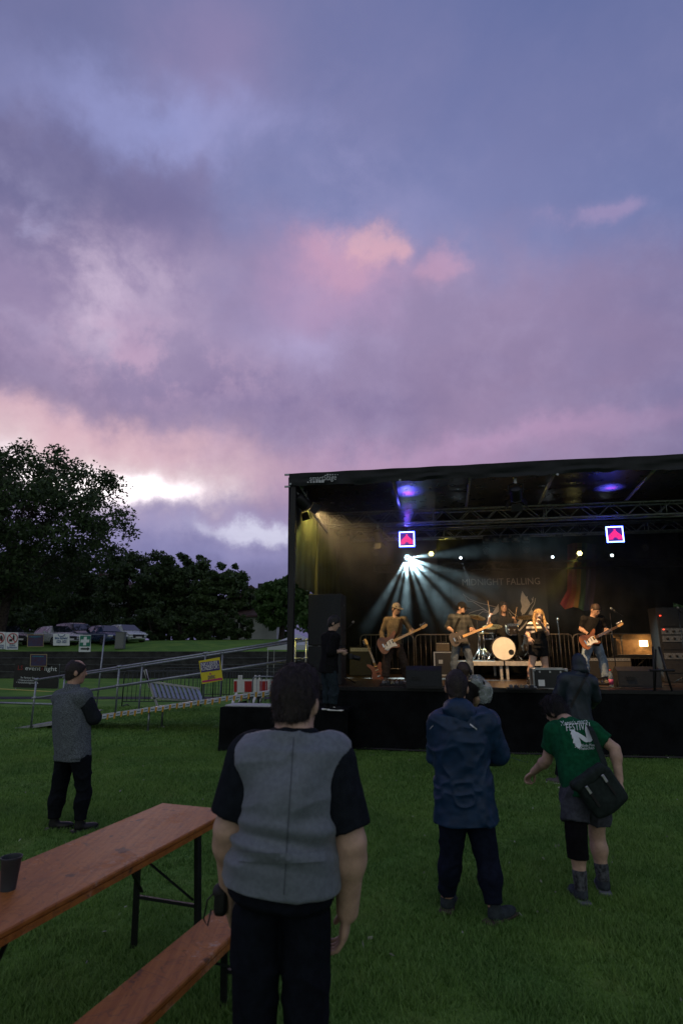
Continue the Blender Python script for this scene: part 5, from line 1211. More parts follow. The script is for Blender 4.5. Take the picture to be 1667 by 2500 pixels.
# pedal boards and cables
M_cable = mat('black_cable', (.01, .01, .011), .6)
for px, py, lab, n in ((958, 1673, 'pedal board at the bassist\'s feet', 5), (1272, 1684, 'pedal board at the front edge below the singer', 5), (1452, 1672, 'pedal board before the guitarist in black', 6)):
    b = deckpt(px, py); t = thing('pedal_board', lab, 'effects pedals', b, 'pedal boards')
    mb = B(); rb(mb, b + SZ * .02, (.5, .2, .035), .006); mb.build('board', M_black, t, world=True)
    for k in range(n):
        mb = B(); rb(mb, b + SU * (k - (n - 1) / 2) * .088 + SZ * .058, (.066, .11, .045), .006); o = mb.build('pedal', mat('pedal_%d' % (k % 3), [(.15, .15, .16), (.05, .05, .06), (.25, .22, .16)][k % 3], .4, .4), t, world=True)
        mb = B(); mb.lathe(b + SU * (k - (n - 1) / 2) * .088 + SZ * .08 - SV * .03, SZ, [(.010, 0), (.010, .012)], 8); mb.build('switch', M_chrome, o, True, True)
for k in range(7):
    a = deckpt((925, 985, 1180, 1255, 1375, 1440, 1500)[k], 1675 + (k % 3) * 3); pts = [a + SU * i * .16 + SV * (.12 * math.sin(i * 1.3 + k) + .05 * rnd.random()) + SZ * .012 for i in range(8)]
    mb = B(); mb.tube(pts, .008, 5); tag(mb.build('stage_cable', M_cable, None, True), 'thin black cable lying loose on the stage floor ' + ('beside the bassist\'s pedal board', 'beside the bassist\'s monitor', 'in front of the drum riser', 'in front of the singer', 'beside the flight case', 'beside the pink bottle', 'beside the charcoal monitor')[k], 'cable', 'cables on the stage floor')
# ------------------------------------------------------------------ guitars
def chaikin(p, n=2):
    p = [np.array(q, float) for q in p]
    for _ in range(n): p = [x for i in range(len(p)) for x in (p[i] * .75 + p[(i + 1) % len(p)] * .25, p[i] * .25 + p[(i + 1) % len(p)] * .75)]
    return p
STRAT = [(-.20, 0), (-.20, .08), (-.15, .155), (-.07, .155), (-.01, .115), (.05, .10), (.11, .13), (.19, .175), (.215, .15), (.18, .09), (.13, .05), (.12, .0), (.13, -.06), (.18, -.10), (.165, -.14), (.11, -.135), (.05, -.10), (-.01, -.10), (-.07, -.145), (-.14, -.155), (-.195, -.09)]
TELE = [(-.20, 0), (-.20, .08), (-.15, .155), (-.07, .155), (0, .12), (.06, .12), (.12, .145), (.17, .12), (.17, .03), (.15, -.03), (.17, -.085), (.165, -.13), (.12, -.13), (.06, -.10), (0, -.105), (-.07, -.15), (-.15, -.155), (-.20, -.085)]
M_maple = mat('maple_neck', (.50, .29, .11), .4, var=.15, scale=9); M_rose = mat('rosewood_board', (.07, .035, .02), .5, var=.2); M_pick = mat('white_pickguard', (.70, .67, .60), .35, var=.04)
def guitar(label, bc_, hc, nrm, outline, body_m, board_m, pick=True, scale=1.0, head=1, group=None, name='electric_guitar'):
    bc_ = np.asarray(bc_, float); hc = np.asarray(hc, float); x = unit(hc - bc_); n = np.asarray(nrm, float); n = unit(n - x * (n @ x)); y = np.cross(n, x); L = np.linalg.norm(hc - bc_); k = scale
    t = thing(name, label, 'guitar', bc_, group)
    mb = B(); mb.prism([q * k for q in chaikin(outline)], bc_, x, y, .044); bo = mb.build('body', body_m, t, world=True, smooth=True, auto=50)
    if pick:
        pg = chaikin([(.12, .04), (.06, .05), (-.02, .03), (-.07, .0), (-.10, -.07), (-.06, -.12), (0, -.085), (.06, -.085), (.14, -.115), (.12, -.05)], 1); mb = B(); mb.prism([q * k for q in pg], bc_ + n * .0245, x, y, .004); mb.build('pickguard', M_pick, bo, world=True)
    for d in (.085, .03, -.04): mb = B(); mb.box(bc_ + x * d * k + n * .029, (.022, .075, .010), np.array([x, y, n]), .003); mb.build('pickup', M_black if d != .03 else M_panel, bo, world=True)
    mb = B(); mb.box(bc_ - x * .10 * k + n * .028, (.035, .085, .014), np.array([x, y, n]), .003); mb.build('bridge', M_chrome, bo, world=True)
    for q in (-.02, -.05, -.08): mb = B(); mb.lathe(bc_ + x * (q - .02) * k - y * (.085 + q * .2) * k + n * .024, n, [(.013, 0), (.011, .018)], 8); mb.build('knob', M_pick if pick else M_black, bo, True, True)
    a = bc_ + x * .10 * k + n * .020; e = hc - x * .08 * k + n * .012
    mb = B(); mb.prism([(0, -.028), (0, .028), (np.linalg.norm(e - a), .021), (np.linalg.norm(e - a), -.021)], (a), unit(e - a), y, .024); nk = mb.build('neck', M_maple, t, world=True)
    mb = B(); mb.prism([(0.02, -.027), (0.02, .027), (np.linalg.norm(e - a), .020), (np.linalg.norm(e - a), -.020)], a + n * .0145, unit(e - a), y, .006); mb.build('fretboard', board_m, nk, world=True)
    Ln = np.linalg.norm(e - a)
    for q in range(1, 15):
        f = Ln * (1 - 2 ** (-(15 - q) / 12) * .98) ; f = Ln * (2 ** (-q / 12.0)) * 1.0 - Ln * .25
        if f > 0.02: mb = B(); mb.box(a + unit(e - a) * f + n * .0185, (.003, .05, .003), np.array([unit(e - a), y, n])); mb.build('fret', M_chrome, nk, world=True)
    hp = chaikin([(-.09, -.022), (-.09, .022), (-.05, .045), (.03, .05), (.08, .035), (.075, -.005), (.03, -.02), (-.04, -.03)], 1); mb = B(); mb.prism([q * k * .8 for q in hp], hc + n * .008, x, y * head, .016); hd = mb.build('headstock', M_maple if name == 'electric_guitar' and not scale > 1.1 else M_maple, nk, world=True)
    for q in range(4 if scale > 1.1 else 6): mb = B(); mb.tube([hc + x * (-.06 + q * .022 * (1.4 if scale > 1.1 else 1)) * k + y * head * .03 * k + n * .01, hc + x * (-.06 + q * .022 * (1.4 if scale > 1.1 else 1)) * k + y * head * .075 * k + n * .01], .008 * k, 5); mb.build('tuning_peg', M_chrome, hd, True, True)
    return t
def strap(pts, m, w_=.055):
    """strap as a thing lying over a shoulder"""
    mb = B(); n = len(pts)
    for i in range(n - 1): mb.bar(pts[i], pts[i + 1], w_, .006, up=(0, -1, .2))
    return mb
# ------------------------------------------------------------------ people
M_skin = mat('skin', (.42, .25, .17), .5, var=.12, scale=25, bump=.08, bscale=120); M_skin2 = mat('skin_pale', (.46, .30, .22), .5, var=.12, scale=25, bump=.08, bscale=120)
M_eye = mat('eye_dark', (.02, .015, .012), .2, var=0); M_lips = mat('lips', (.30, .11, .09), .5, var=.1)
M_hair_dk = mat('hair_dark_brown', (.022, .014, .010), .5, var=.5, scale=90, bump=.6, bscale=200, spec=.5); M_hair_bk = mat('hair_black', (.008, .007, .007), .5, var=.5, scale=90, bump=.6, bscale=200); M_hair_br = mat('hair_brown', (.05, .028, .016), .55, var=.5, scale=90, bump=.6, bscale=200); M_hair_bl = mat('hair_blonde', (.48, .30, .12), .5, var=.45, scale=70, bump=.7, bscale=160)
def fabric(name, c, rough=.85, var=.2, bump=.35, bscale=260, scale=30, sheen=0.0): return mat(name, c, rough, 0, var, scale, bump, bscale, .08, sheen=0.0)
def at_(Y0, spec): return {k: P(q[0], q[1], Y0 + (q[2] if len(q) > 2 else 0)) for k, q in spec.items()}
def feet(J, z0, A, Bq, dirA, dirB, L=.16):
    for q, (px, Y), d in (('A', A, dirA), ('B', Bq, dirB)):
        z_ = z0 + .095; a = np.array([(px - 833.5) / F_PX * (Y * _c + (z_ - EYE) * _s), Y, z_]); J['an' + q] = a; t = a + unit(np.array([d[0], d[1], 0])) * L; t[2] = z0 + .03; J['to' + q] = t
def stripes(name, c1, c2, f, axis=2):
    m = bpy.data.materials.new(name); m.use_nodes = True; nt = m.node_tree; b = nt.nodes['Principled BSDF']; tc = node(nt, 'ShaderNodeTexCoord'); sp = node(nt, 'ShaderNodeSeparateXYZ', {0: S(nt, tc.outputs['Object'])})
    z = S(nt, sp.outputs[axis]); k = (z * f)._m('FRACT').step(.45, .5); nt.links.new(mixc(nt, k, c1, c2).k, b.inputs['Base Color']); b.inputs['Roughness'].default_value = .85; return m
def plaid(name, c1, c2, f):
    m = bpy.data.materials.new(name); m.use_nodes = True; nt = m.node_tree; b = nt.nodes['Principled BSDF']; tc = node(nt, 'ShaderNodeTexCoord'); sp = node(nt, 'ShaderNodeSeparateXYZ', {0: S(nt, tc.outputs['Object'])})
    kz = (S(nt, sp.outputs[2]) * f)._m('FRACT').step(.5, .55); kx = (S(nt, sp.outputs[0]) * f)._m('FRACT').step(.5, .55); nt.links.new(mixc(nt, (kz + kx) * .5, c1, c2).k, b.inputs['Base Color']); b.inputs['Roughness'].default_value = .85; return m
from mathutils.bvhtree import BVHTree
def press(ob, target, direction=None, off=.004, far=.6):
    """lay a print on a garment: move its points along direction until they meet the cloth"""
    me = target.data; T = np.array(root_of(target).location); tv = np.empty(len(me.vertices) * 3); me.vertices.foreach_get('co', tv); tv = tv.reshape(-1, 3) + T
    bv_ = BVHTree.FromPolygons(tv.tolist(), [tuple(p.vertices) for p in me.polygons]); R0 = np.array(root_of(ob).location)
    for v in ob.data.vertices:
        p = np.array(v.co) + R0; d = unit(p - np.array([0, 0, EYE])); h = bv_.ray_cast(Vector(p - d * far), Vector(d), 2 * far)
        if h[0] is not None: q = np.array(h[0]) - d * off; v.co = tuple(q - R0)
    ob.data.update()
# ---- bassist
Y0 = 13.0; MF = dict(vox=.010)
J = at_(Y0, dict(head=(967, 1487, -.02), neck=(964, 1508), shA=(944, 1514, .02), shB=(987, 1512, -.03), elA=(932, 1545, .08), wrA=(934, 1562, -.16), elB=(1003, 1541, .0), wrB=(1003, 1549, -.24), hip=(961, 1574), hpA=(951, 1578), hpB=(972, 1578), knA=(943, 1618, -.06), knB=(985, 1616, -.05)))
feet(J, DZ, (941, Y0 - .1), (992, Y0 + .1), (-.3, -1), (.5, -1))
f = Figure('person', 'bassist in beige cap and tan long-sleeved sweater playing a sunburst bass', J, (.15, -1, 0), (.55, -.8, -.3), hs=1.12, w=dict(hipw=.155), **MF)
f.body(M_skin, {'A': dict(tip=P(940, 1573, Y0 - .24), nrm=(.3, .9, -.2), thumb=(.6, 0, .6), curl=.5), 'B': dict(tip=P(1009, 1540, Y0 - .3), nrm=(-.3, 1, .1), thumb=(-.5, 0, .8), curl=.9)}); f.eyes(M_eye, M_lips)
f.top('sweater', fabric('tan_knit', (.17, .125, .075)), 1.9, .016, .06, seed=1); f.pants('trousers', fabric('cargo_brown', (.060, .042, .032)), 1.95, .024, seed=2, amp=.009); f.shoes(fabric('sneaker_grey', (.16, .12, .09)), M_white); f.hair(M_hair_br, .008, -.07, seed=1); f.cap(fabric('cap_beige', (.26, .215, .16)))
sculpt('beard', [(pell(f.J['head'] + f.HA[1] * .06 * 1.1 - f.HA[2] * .098 * 1.1, (.045, .035, .035), f.HA), .01)], M_hair_br, f.o, .006, hair_fold(.004, 3))
sb = mat('sunburst', (.30, .10, .02), .25, var=0, col2=(.05, .015, .006), scale=3.0, spec=.6)
guitar('sunburst bass guitar with white pickguard held by the bassist', P(948, 1571, Y0 - .26), P(1036, 1530, Y0 - .34), (0, -1, .15), STRAT, sb, M_maple, True, 1.18)
mb = B(); q = [P(957, 1560, Y0 - .26), P(972, 1545, Y0 - .18), P(978, 1520, Y0 - .17), P(982, 1508, Y0 - .08), P(984, 1504, Y0 + .04)]; strap(q, M_black).build('guitar_strap', fabric('strap_brown', (.03, .018, .012)), f.o, world=True)
# ---- guitarist in cap
Y0 = 13.35
J = at_(Y0, dict(head=(1126, 1484, -.03), neck=(1119, 1504), shA=(1102, 1507, .0), shB=(1139, 1508, .03), elA=(1091, 1531, .08), wrA=(1113, 1547, -.18), elB=(1149, 1534, .06), wrB=(1150, 1545, -.2), hip=(1124, 1566), hpA=(1115, 1570), hpB=(1134, 1570), knA=(1109, 1607, -.05), knB=(1145, 1608, -.04)))
feet(J, DZ, (1108, Y0), (1148, Y0 - .1), (-.2, -1), (.4, -1))
f = Figure('person', 'bearded guitarist in black cap and dark checked shirt playing a grey guitar', J, (.25, -1, 0), (.8, -.55, -.35), hs=1.1, **MF)
f.body(M_skin, {'A': dict(tip=P(1123, 1555, Y0 - .27), nrm=(.2, .9, -.2), thumb=(.6, 0, .6), curl=.5), 'B': dict(tip=P(1156, 1540, Y0 - .27), nrm=(-.3, 1, .1), thumb=(-.5, 0, .8), curl=.9)}); f.eyes(M_eye)
f.top('shirt', plaid('dark_plaid', (.018, .020, .018), (.045, .046, .042), 9.0), 1.15, .02, .09, seed=4, collar=.3); f.pants('jeans', fabric('washed_denim', (.085, .11, .15)), 1.95, .016, seed=5, amp=.008); f.shoes(M_black, M_white); f.hair(M_hair_bk, .008, -.07, seed=2); f.cap(fabric('cap_black', (.012, .012, .013)))
sculpt('beard', [(pell(f.J['head'] + f.HA[1] * .055 - f.HA[2] * .10, (.055, .045, .042), f.HA), .01)], M_hair_bk, f.o, .006, hair_fold(.004, 3))
guitar('grey single-cut electric guitar held by the capped guitarist', P(1119, 1558, Y0 - .28), P(1196, 1528, Y0 - .36), (0, -1, .15), TELE, mat('matt_grey_guitar', (.055, .045, .04), .5, var=.1), M_maple, False)
mb = B(); q = [P(1108, 1552, Y0 - .26), P(1112, 1530, Y0 - .18), P(1120, 1512, Y0 - .14), P(1130, 1503, Y0 - .03), P(1134, 1500, Y0 + .06)]; strap(q, M_black).build('guitar_strap', fabric('strap_black', (.01, .01, .01)), f.o, world=True)
# ---- drummer
tv = loc(th); Y0 = float(th[1])
J = at_(Y0, dict(head=(1228, 1482, -.05), neck=(1228, 1505), shA=(1207, 1510, -.02), shB=(1249, 1511, -.02), elA=(1192, 1528, -.12), wrA=(1194, 1507, -.3), elB=(1257, 1528, -.12), wrB=(1257, 1516, -.3), hip=(1228, 1562)))
J['hip'][2] = RZ + .58
for q, sx in (('A', -1), ('B', 1)):
    J['hp' + q] = J['hip'] + SU * sx * .09; J['kn' + q] = J['hip'] + SU * sx * .24 - SV * .40; J['an' + q] = J['kn' + q] - SZ * (J['kn' + q][2] - RZ - .09) - SV * .02; J['to' + q] = J['an' + q] - SV * .15; J['to' + q][2] = RZ + .03
f = Figure('person', 'long-haired drummer in dark shirt raising two drumsticks behind the kit', J, (0, -1, 0), (0, -1, -.05), hs=1.12, loc=th, **MF)
f.body(M_skin, {'A': dict(tip=P(1197, 1500, Y0 - .34), nrm=(.9, .1, .2), thumb=(0, -.4, .8), curl=1.2), 'B': dict(tip=P(1255, 1509, Y0 - .34), nrm=(-.9, .1, .2), thumb=(0, -.4, .8), curl=1.2)}); f.eyes(M_eye, M_lips)
f.top('shirt', fabric('charcoal_tee', (.028, .026, .024)), .9, .018, .05, seed=6); f.pants('trousers', fabric('black_denim', (.014, .014, .016)), 1.95, .014, seed=7); f.shoes(M_black)
hr = f.hair(M_hair_dk, .014, -.10, .05, seed=3); c = f.J['head']; r_, f_, u_ = f.HA
for sx in (-1, 1): sculpt('hair_lock', [(pcone(c + r_ * sx * .085 + u_ * .03, c + r_ * sx * .095 - u_ * .12, .03, .03), .02), (pcone(c + r_ * sx * .095 - u_ * .12, c + r_ * sx * .10 - u_ * .24 + f_ * .04, .03, .018), .02)], M_hair_dk, hr, .007, hair_fold(.007, 5))
sculpt('beard', [(pell(c + f_ * .06 - u_ * .11, (.048, .03, .03), f.HA), .01)], M_hair_dk, f.o, .006, hair_fold(.004, 3))
M_stick = mat('drumstick_wood', (.50, .32, .16), .5)
for a, b, lab in (((1196, 1505), (1190, 1466), 'wooden drumstick held upright on the hi-hat side'), ((1256, 1513), (1261, 1482), 'wooden drumstick held upright on the floor tom side')):
    p0, p1 = P(*a, Y0 - .34), P(*b, Y0 - .36); mb = B(); mb.tube([p0 - (p1 - p0) * .1, p0, lerp(p0, p1, .92), p1], [.008, .008, .006, .005], 7); tag(mb.build('drumstick', M_stick, None, True), lab, 'drumstick', 'drumsticks')
# ---- singer
Y0 = float(G(1300, 1674, DZ)[1])
J = at_(Y0, dict(head=(1314, 1503, -.02), neck=(1312, 1523), shA=(1295, 1528, .0), shB=(1330, 1528, .02), elA=(1287, 1548, .03), wrA=(1291, 1556, -.16), elB=(1335, 1547, -.08), wrB=(1320, 1522, -.22), hip=(1313, 1576), hpA=(1304, 1583), hpB=(1323, 1583), knA=(1296, 1628, -.05), knB=(1331, 1629, -.02)))
feet(J, DZ, (1291, Y0 - .02), (1334, Y0 + .1), (-.1, -1), (.3, -1))
f = Figure('person', 'blonde singer in striped top and black dungaree shorts holding a microphone', J, (-.1, -1, 0), (-.15, -1, .08), hs=1.02, w=dict(hipw=.165, waistw=.135, chestw=.145, shw=.13, arm=(.052, .042, .028), leg=(.092, .060, .038)), **MF)
f.body(M_skin2, {'A': dict(tip=P(1294, 1567, Y0 - .2), nrm=(.4, .8, 0), thumb=(.8, -.2, .2), curl=.5), 'B': dict(tip=P(1315, 1511, Y0 - .26), nrm=(-.9, .2, .1), thumb=(-.3, -.7, .3), curl=1.2)}); f.eyes(M_eye, M_lips)
f.top('striped_top', stripes('black_white_stripes', (.65, .62, .56), (.02, .02, .02), 11.0), .62, .016, .0, seed=8, amp=.004)
f.pants('dungaree_shorts', fabric('black_cotton', (.012, .012, .013)), .42, .028, seed=9, rise=.10, extra=[(ploft(lerp(f.spine[0], f.spine[1], .2), lerp(f.spine[1], f.spine[2], .85), f.side, .165, .13, .15, .13, .04, .03), .04)])
for q in 'AB': sculpt('dungaree_strap', [(pcone(lerp(f.spine[1], f.spine[2], .5) + f.front * .13 + f.side * (.07 if q == 'B' else -.07), lerp(f.J['neck'], f.J['sh' + q], .55) + SZ * .055 + f.front * .02, .018), .01)], MATS['black_cotton'], f.o, .007)
for q in 'AB': sculpt('sock', [(pcone(lerp(f.J['an' + q], f.J['kn' + q], .22), f.J['an' + q], .046, .046), .01)], stripes('sock_' + q, (.5, .5, .48), (.02, .02, .02), 18.0), f.o, .007)
f.shoes(fabric('canvas_black', (.02, .018, .018)), M_white)
c = f.J['head']; r_, f_, u_ = f.HA; hr = f.hair(M_hair_bl, .012, -.12, .055, seed=4); f.strands(hr, M_hair_bl, 2500, .05, .3)
for sx, dn, fr in ((-1, .34, .05), (-1, .30, -.03), (1, .33, .05), (1, .30, -.03), (0, .28, -.09)):
    a = c + r_ * sx * .078 + f_ * (fr * .6); m_ = c + r_ * sx * .105 - u_ * .15 + f_ * fr; e = c + r_ * sx * .085 - u_ * dn + f_ * (fr + .05 * (sx != 0))
    sculpt('hair_lock', [(pcone(a + u_ * .02, m_, .026, .028), .03), (pcone(m_, e, .028, .015), .03)], M_hair_bl, hr, .008, hair_fold(.010, 7, (1, 1, .15)))
mp = P(1315, 1508, Y0 - .24); t = thing('microphone', 'hand-held vocal microphone at the singer\'s mouth', 'microphone', mp); d = unit(np.array([.12, -.3, -1.0]))
mb = B(); mb.lathe(mp, d, [(.014, 0), (.018, .02), (.012, .17), (.010, .18)], 10); mb.build('handle', M_black, t, True, True); mb = B(); mb.lathe(mp - d * .045, d, [(.001, 0), (.018, .004), (.027, .02), (.025, .04), (.014, .05)], 12); mb.build('mic_head', M_mic, t, True, True)
# ---- guitarist in black
Y0 = 12.55
J = at_(Y0, dict(head=(1452, 1489, -.06), neck=(1446, 1508), shA=(1426, 1512, .0), shB=(1467, 1511, .0), elA=(1417, 1536, .06), wrA=(1437, 1550, -.18), elB=(1477, 1537, .03), wrB=(1477, 1548, -.2), hip=(1445, 1570), hpA=(1435, 1576), hpB=(1456, 1576), knA=(1427, 1613, -.05), knB=(1471, 1614, -.05)))
feet(J, DZ, (1430, Y0 + .05), (1477, Y0 - .1), (-.3, -1), (.4, -1))
f = Figure('person', 'guitarist in black T-shirt and ripped pale jeans playing a sunburst guitar', J, (.2, -1, 0), (.35, -.8, -.5), hs=1.08, **MF)
f.body(mat('skin_tattooed', (.42, .25, .17), .5, var=.3, scale=18, bump=.05), {'A': dict(tip=P(1449, 1556, Y0 - .27), nrm=(.2, .9, -.2), thumb=(.6, 0, .6), curl=.5), 'B': dict(tip=P(1484, 1541, Y0 - .28), nrm=(-.3, 1, .1), thumb=(-.5, 0, .8), curl=.9)}); f.eyes(M_eye, M_lips)
f.top('black_tee', fabric('black_tee', (.014, .013, .013)), .72, .018, .05, seed=10); f.pants('jeans', fabric('pale_denim', (.19, .25, .33), var=.3, scale=8), 1.9, .018, seed=11, amp=.009); f.shoes(M_black, M_white); f.hair(M_hair_br, .007, -.06, .06, seed=5, amp=.003)
kp = f.J['knB']
for q in 'AB': sculpt('ripped_knee', [(pell(f.J['kn' + q] + np.array([0, -.062, 0]), (.045, .02, .03)), .01)], M_skin, f.o, .006)
guitar('sunburst electric guitar with white pickguard held by the guitarist in black', P(1438, 1563, Y0 - .28), P(1514, 1526, Y0 - .36), (0, -1, .15), STRAT, sb, M_rose, True)
mb = B(); q = [P(1430, 1556, Y0 - .26), P(1444, 1540, Y0 - .18), P(1455, 1520, Y0 - .16), P(1461, 1506, Y0 - .06), P(1462, 1502, Y0 + .05)]; strap(q, M_black).build('guitar_strap', MATS['strap_black'], f.o, world=True)
# spare bass on its stand
a, b = PV(921, 1640, 2.9), PV(894, 1566, 3.1); guitar('dark red spare bass guitar leaning on a stand', a, b, (0, -1, .2), STRAT, mat('dark_red_guitar', (.12, .03, .015), .3, var=.1), M_rose, False, 1.15)
t = thing('guitar_stand', 'small black stand under the spare bass guitar', 'stand', st(*loc(a)[:2], DZ))
for s_ in (-1, 1): mb = B(); mb.tube([st(*loc(a)[:2], DZ) + SU * s_ * .16 + SZ * .012, a + SV * .06 + SZ * .1], .012, 6); mb.build('leg', M_black, t, True, True)
mb = B(); mb.tube([a - SU * .12 - SZ * .16 - SV * .05, a + SU * .12 - SZ * .16 - SV * .05], .014, 6); mb.build('rest', M_black, t, True, True)
# ---- man in the vest
Y0 = 2.2
J = at_(Y0, dict(head=(722, 1710, .03), neck=(718, 1802), shA=(618, 1852, .0), shB=(808, 1864, .0), elA=(560, 2022, -.02), wrA=(563, 2168, .10), elB=(856, 2056, -.03), wrB=(848, 2222, .04), hip=(690, 2138), hpA=(626, 2235), hpB=(748, 2235), knA=(618, 2630, .0), knB=(744, 2630, .0)))
feet(J, 0, (0, Y0), (0, Y0), (-.2, 1), (.3, 1)); J['anA'][0] = J['knA'][0]; J['anB'][0] = J['knB'][0]
for q in 'AB': t_ = J['an' + q] + np.array([-.03 if q == 'A' else .04, .15, 0]); t_[2] = .03; J['to' + q] = t_
f = Figure('person', 'heavy-set dark-haired man in grey waistcoat over black T-shirt, seen from behind', J, (.12, 1, 0), (.30, 1, -.06), bulk=1.25, hs=1.0, vox=.006, w=dict(hipw=.136, hipd=.115, waistw=.124, waistd=.118, chestw=.126, chestd=.11, shw=.10, shd=.08, nr=.066, arm=(.055, .043, .031), leg=(.056, .040, .034)))
f.body(M_skin2, {'A': dict(tip=P(560, 2240, Y0 + .14), nrm=(1, .2, 0), thumb=(0, 1, 0), curl=.35), 'B': dict(tip=P(838, 2290, Y0 + .06), nrm=(-1, .15, 0), thumb=(0, 1, 0), curl=.55)}, vox=.0055)
tee = f.top('black_tee', fabric('black_jersey', (.010, .013, .018)), .84, .004, .02, seed=12, amp=.005, collar=.22, sl_add=.024)
# waistcoat: trunk only, cut away at the arm holes
d_ = f.d; bk = f.bulk; vp = f.trunk(.030, top=False, hem=.012, flare=.004); vp.append((pcone(f.spine[2], f.J['neck'] - SZ * .01 - f.front * .01, .115, .092), .05))
for q in 'AB': vp.append((pcone(lerp(f.J['neck'], f.spine[2], .25), lerp(f.J['neck'], f.J['sh' + q], .92), .05 * bk + .036, .058 * bk + .028), .05))
for q, sg in (('A', -1), ('B', 1)): vp.append((pell(f.J['sh' + q] + f.side * sg * (.096 if q == 'A' else .078) - SZ * .105, (.088, .22, .165)), 0, 's'))
M_vest = mat('waistcoat_satin', (.120, .142, .170), .5, 0, .12, 60, .25, 420, .4, sheen=.2)
def vfold(V):
    b_ = folds(.007, 6.5, 21, (1.2, 1, .8), .3)(V); q = V - f.spine[1]; z = (q @ SZ); x = q @ f.side
    w1 = .010 * np.sin(z * 70 + x * 12 + 3 * vnoise(V, 5, 4)) * np.exp(-((z + .02) / .07) ** 2)            # gathers at the cinch
    w2 = .009 * np.sin((z * .8 - x * .9) * 26 + 2.2 * vnoise(V, 4, 9)) * np.exp(-((z - .22) / .2) ** 2)    # pulls across the shoulder blades
    return b_ + w1 + w2
vest = sculpt('waistcoat', vp, M_vest, f.o, .006, vfold, [(f.J['neck'] + SZ * .012, (0, .30, 1))])
# cinch belt across its back
mb = B()
for i in range(24):
    for (py, off) in ((2082, 0), (2100, 0)): pass
def cin(a, b): return P(580 + 215 * a, 2078 + 24 * b + 6 * math.sin(a * 3.1), Y0 - .3)
mb.grid(cin, 30, 3); o = mb.build('cinch_belt', M_vest, vest, True, True); press(o, vest, None, .010)
mb = B(); mb.grid(lambda a, b: P(717 - 24 * a + 2.2 * (b - .5), 1800 + 385 * a, Y0 - .3), 40, 1); o = mb.build('back_seam', mat('seam_thread', (.055, .065, .08), .7, var=0), vest, False, True); press(o, vest, None, .0025)
for sx in (-1, 1):
    mb = B(); mb.box(P(690 + sx * 14, 2092, Y0 - .19), (.014, .004, .024), None, .001); q_ = mb.build('cinch_buckle', M_vest, vest, world=True); press(q_, vest, None, .014)
f.pants('dark_jeans', fabric('dark_denim', (.006, .008, .013)), 1.95, .014, seed=13, amp=.007, rise=.05); f.shoes(M_black)
h_ = f.hair(M_hair_dk, .014, -.066, .045, seed=6, amp=.007, vox=.0045, top=.012); f.strands(h_, M_hair_dk, 9000, .024)
t = thing('belt_pouch', 'small black camera pouch with wrist cord at the waistcoat man\'s hip', 'pouch', P(540, 2200, Y0 + .08)); c = P(541, 2205, Y0 + .08)
sculpt('pouch', [(pbox(c + SZ * .01, (.024, .030, .045), None, .016), .01)], M_black, t, .006); sculpt('flap', [(pell(c + SZ * .04 - np.array([.005, 0, 0]), (.028, .034, .024)), .01)], M_tolex, t, .006)
mb = B(); mb.tube([c + SZ * .03 - np.array([.03, 0, 0]), c + np.array([-.05, 0, .01]), c + np.array([-.06, 0, -.05]), c + np.array([-.045, 0, -.07]), c + np.array([-.035, 0, -.02])], .003, 5); mb.build('wrist_cord', M_black, t, True, True)
# ---- man in the blue jacket
Y0 = 4.55
J = at_(Y0, dict(head=(1114, 1678, .03), neck=(1116, 1730), shA=(1077, 1768, .02), shB=(1184, 1762, -.02), elA=(1067, 1842, .10), wrA=(1128, 1856, .32), elB=(1217, 1842, .06), wrB=(1140, 1846, .34), hip=(1134, 1958), hpA=(1108, 1985), hpB=(1165, 1985), knA=(1098, 2092, .05), knB=(1190, 2106, -.02)))
feet(J, 0, (1090, 4.66), (1206, 4.48), (.35, 1), (.8, .6))
f = Figure('person', 'man in long blue hooded rain jacket with arms folded, facing the stage', J, (.1, 1, 0), (.25, 1, -.12), bulk=1.12, hs=1.0, vox=.0075, w=dict(waistw=.15, chestw=.165))
f.body(M_skin, {'A': dict(tip=P(1160, 1850, Y0 + .36), nrm=(0, 1, 0), thumb=(0, 0, 1), curl=.5), 'B': dict(tip=P(1110, 1846, Y0 + .38), nrm=(0, 1, 0), thumb=(0, 0, 1), curl=.5)})
M_rain = mat('blue_rain_shell', (.006, .026, .066), .5, 0, .18, 20, .15, 120, .3)
hd = f.J['neck']; jac = f.top('rain_jacket', M_rain, 1.96, .034, .13, .012, .011, 14, sl_add=.030, flt=11.0, fst=(.8, .8, 1.0))
sculpt('hood', [(pell(hd + np.array([0, -.075, -.005]), (.125, .065, .062)), .03), (pell(hd + np.array([0, -.03, .03]), (.11, .09, .05)), .03), (pell(hd + np.array([.02, -.105, -.055]), (.09, .035, .045)), .03)], M_rain, jac, .007, folds(.008, 12, 15, (1, 1, 1.6)))
M_refl = mat('reflective_strip', (.45, .47, .5), .4, .3, var=0)
for a, b in (((1049, 1778), (1057, 1770)), ((1147, 1766), (1164, 1779))):
    mb = B(); mb.grid(lambda s_, t_, a=a, b=b: P(a[0] + (b[0] - a[0]) * s_ - 1.0 * t_, a[1] + (b[1] - a[1]) * s_ + 3.5 * t_, Y0 - .5), 6, 1); o = mb.build('reflective_strip', M_refl, jac, False, True); press(o, jac, None, .004, 1.0)
f.pants('trousers', fabric('navy_trousers', (.007, .010, .022)), 1.93, .010, seed=16, amp=.008); f.shoes(fabric('walking_boot', (.035, .045, .050)), mat('boot_sole', (.05, .035, .028), .8), 1.12, .10); h_ = f.hair(M_hair_dk, .010, -.075, .05, seed=7, amp=.004); f.strands(h_, M_hair_dk, 5000, .018)
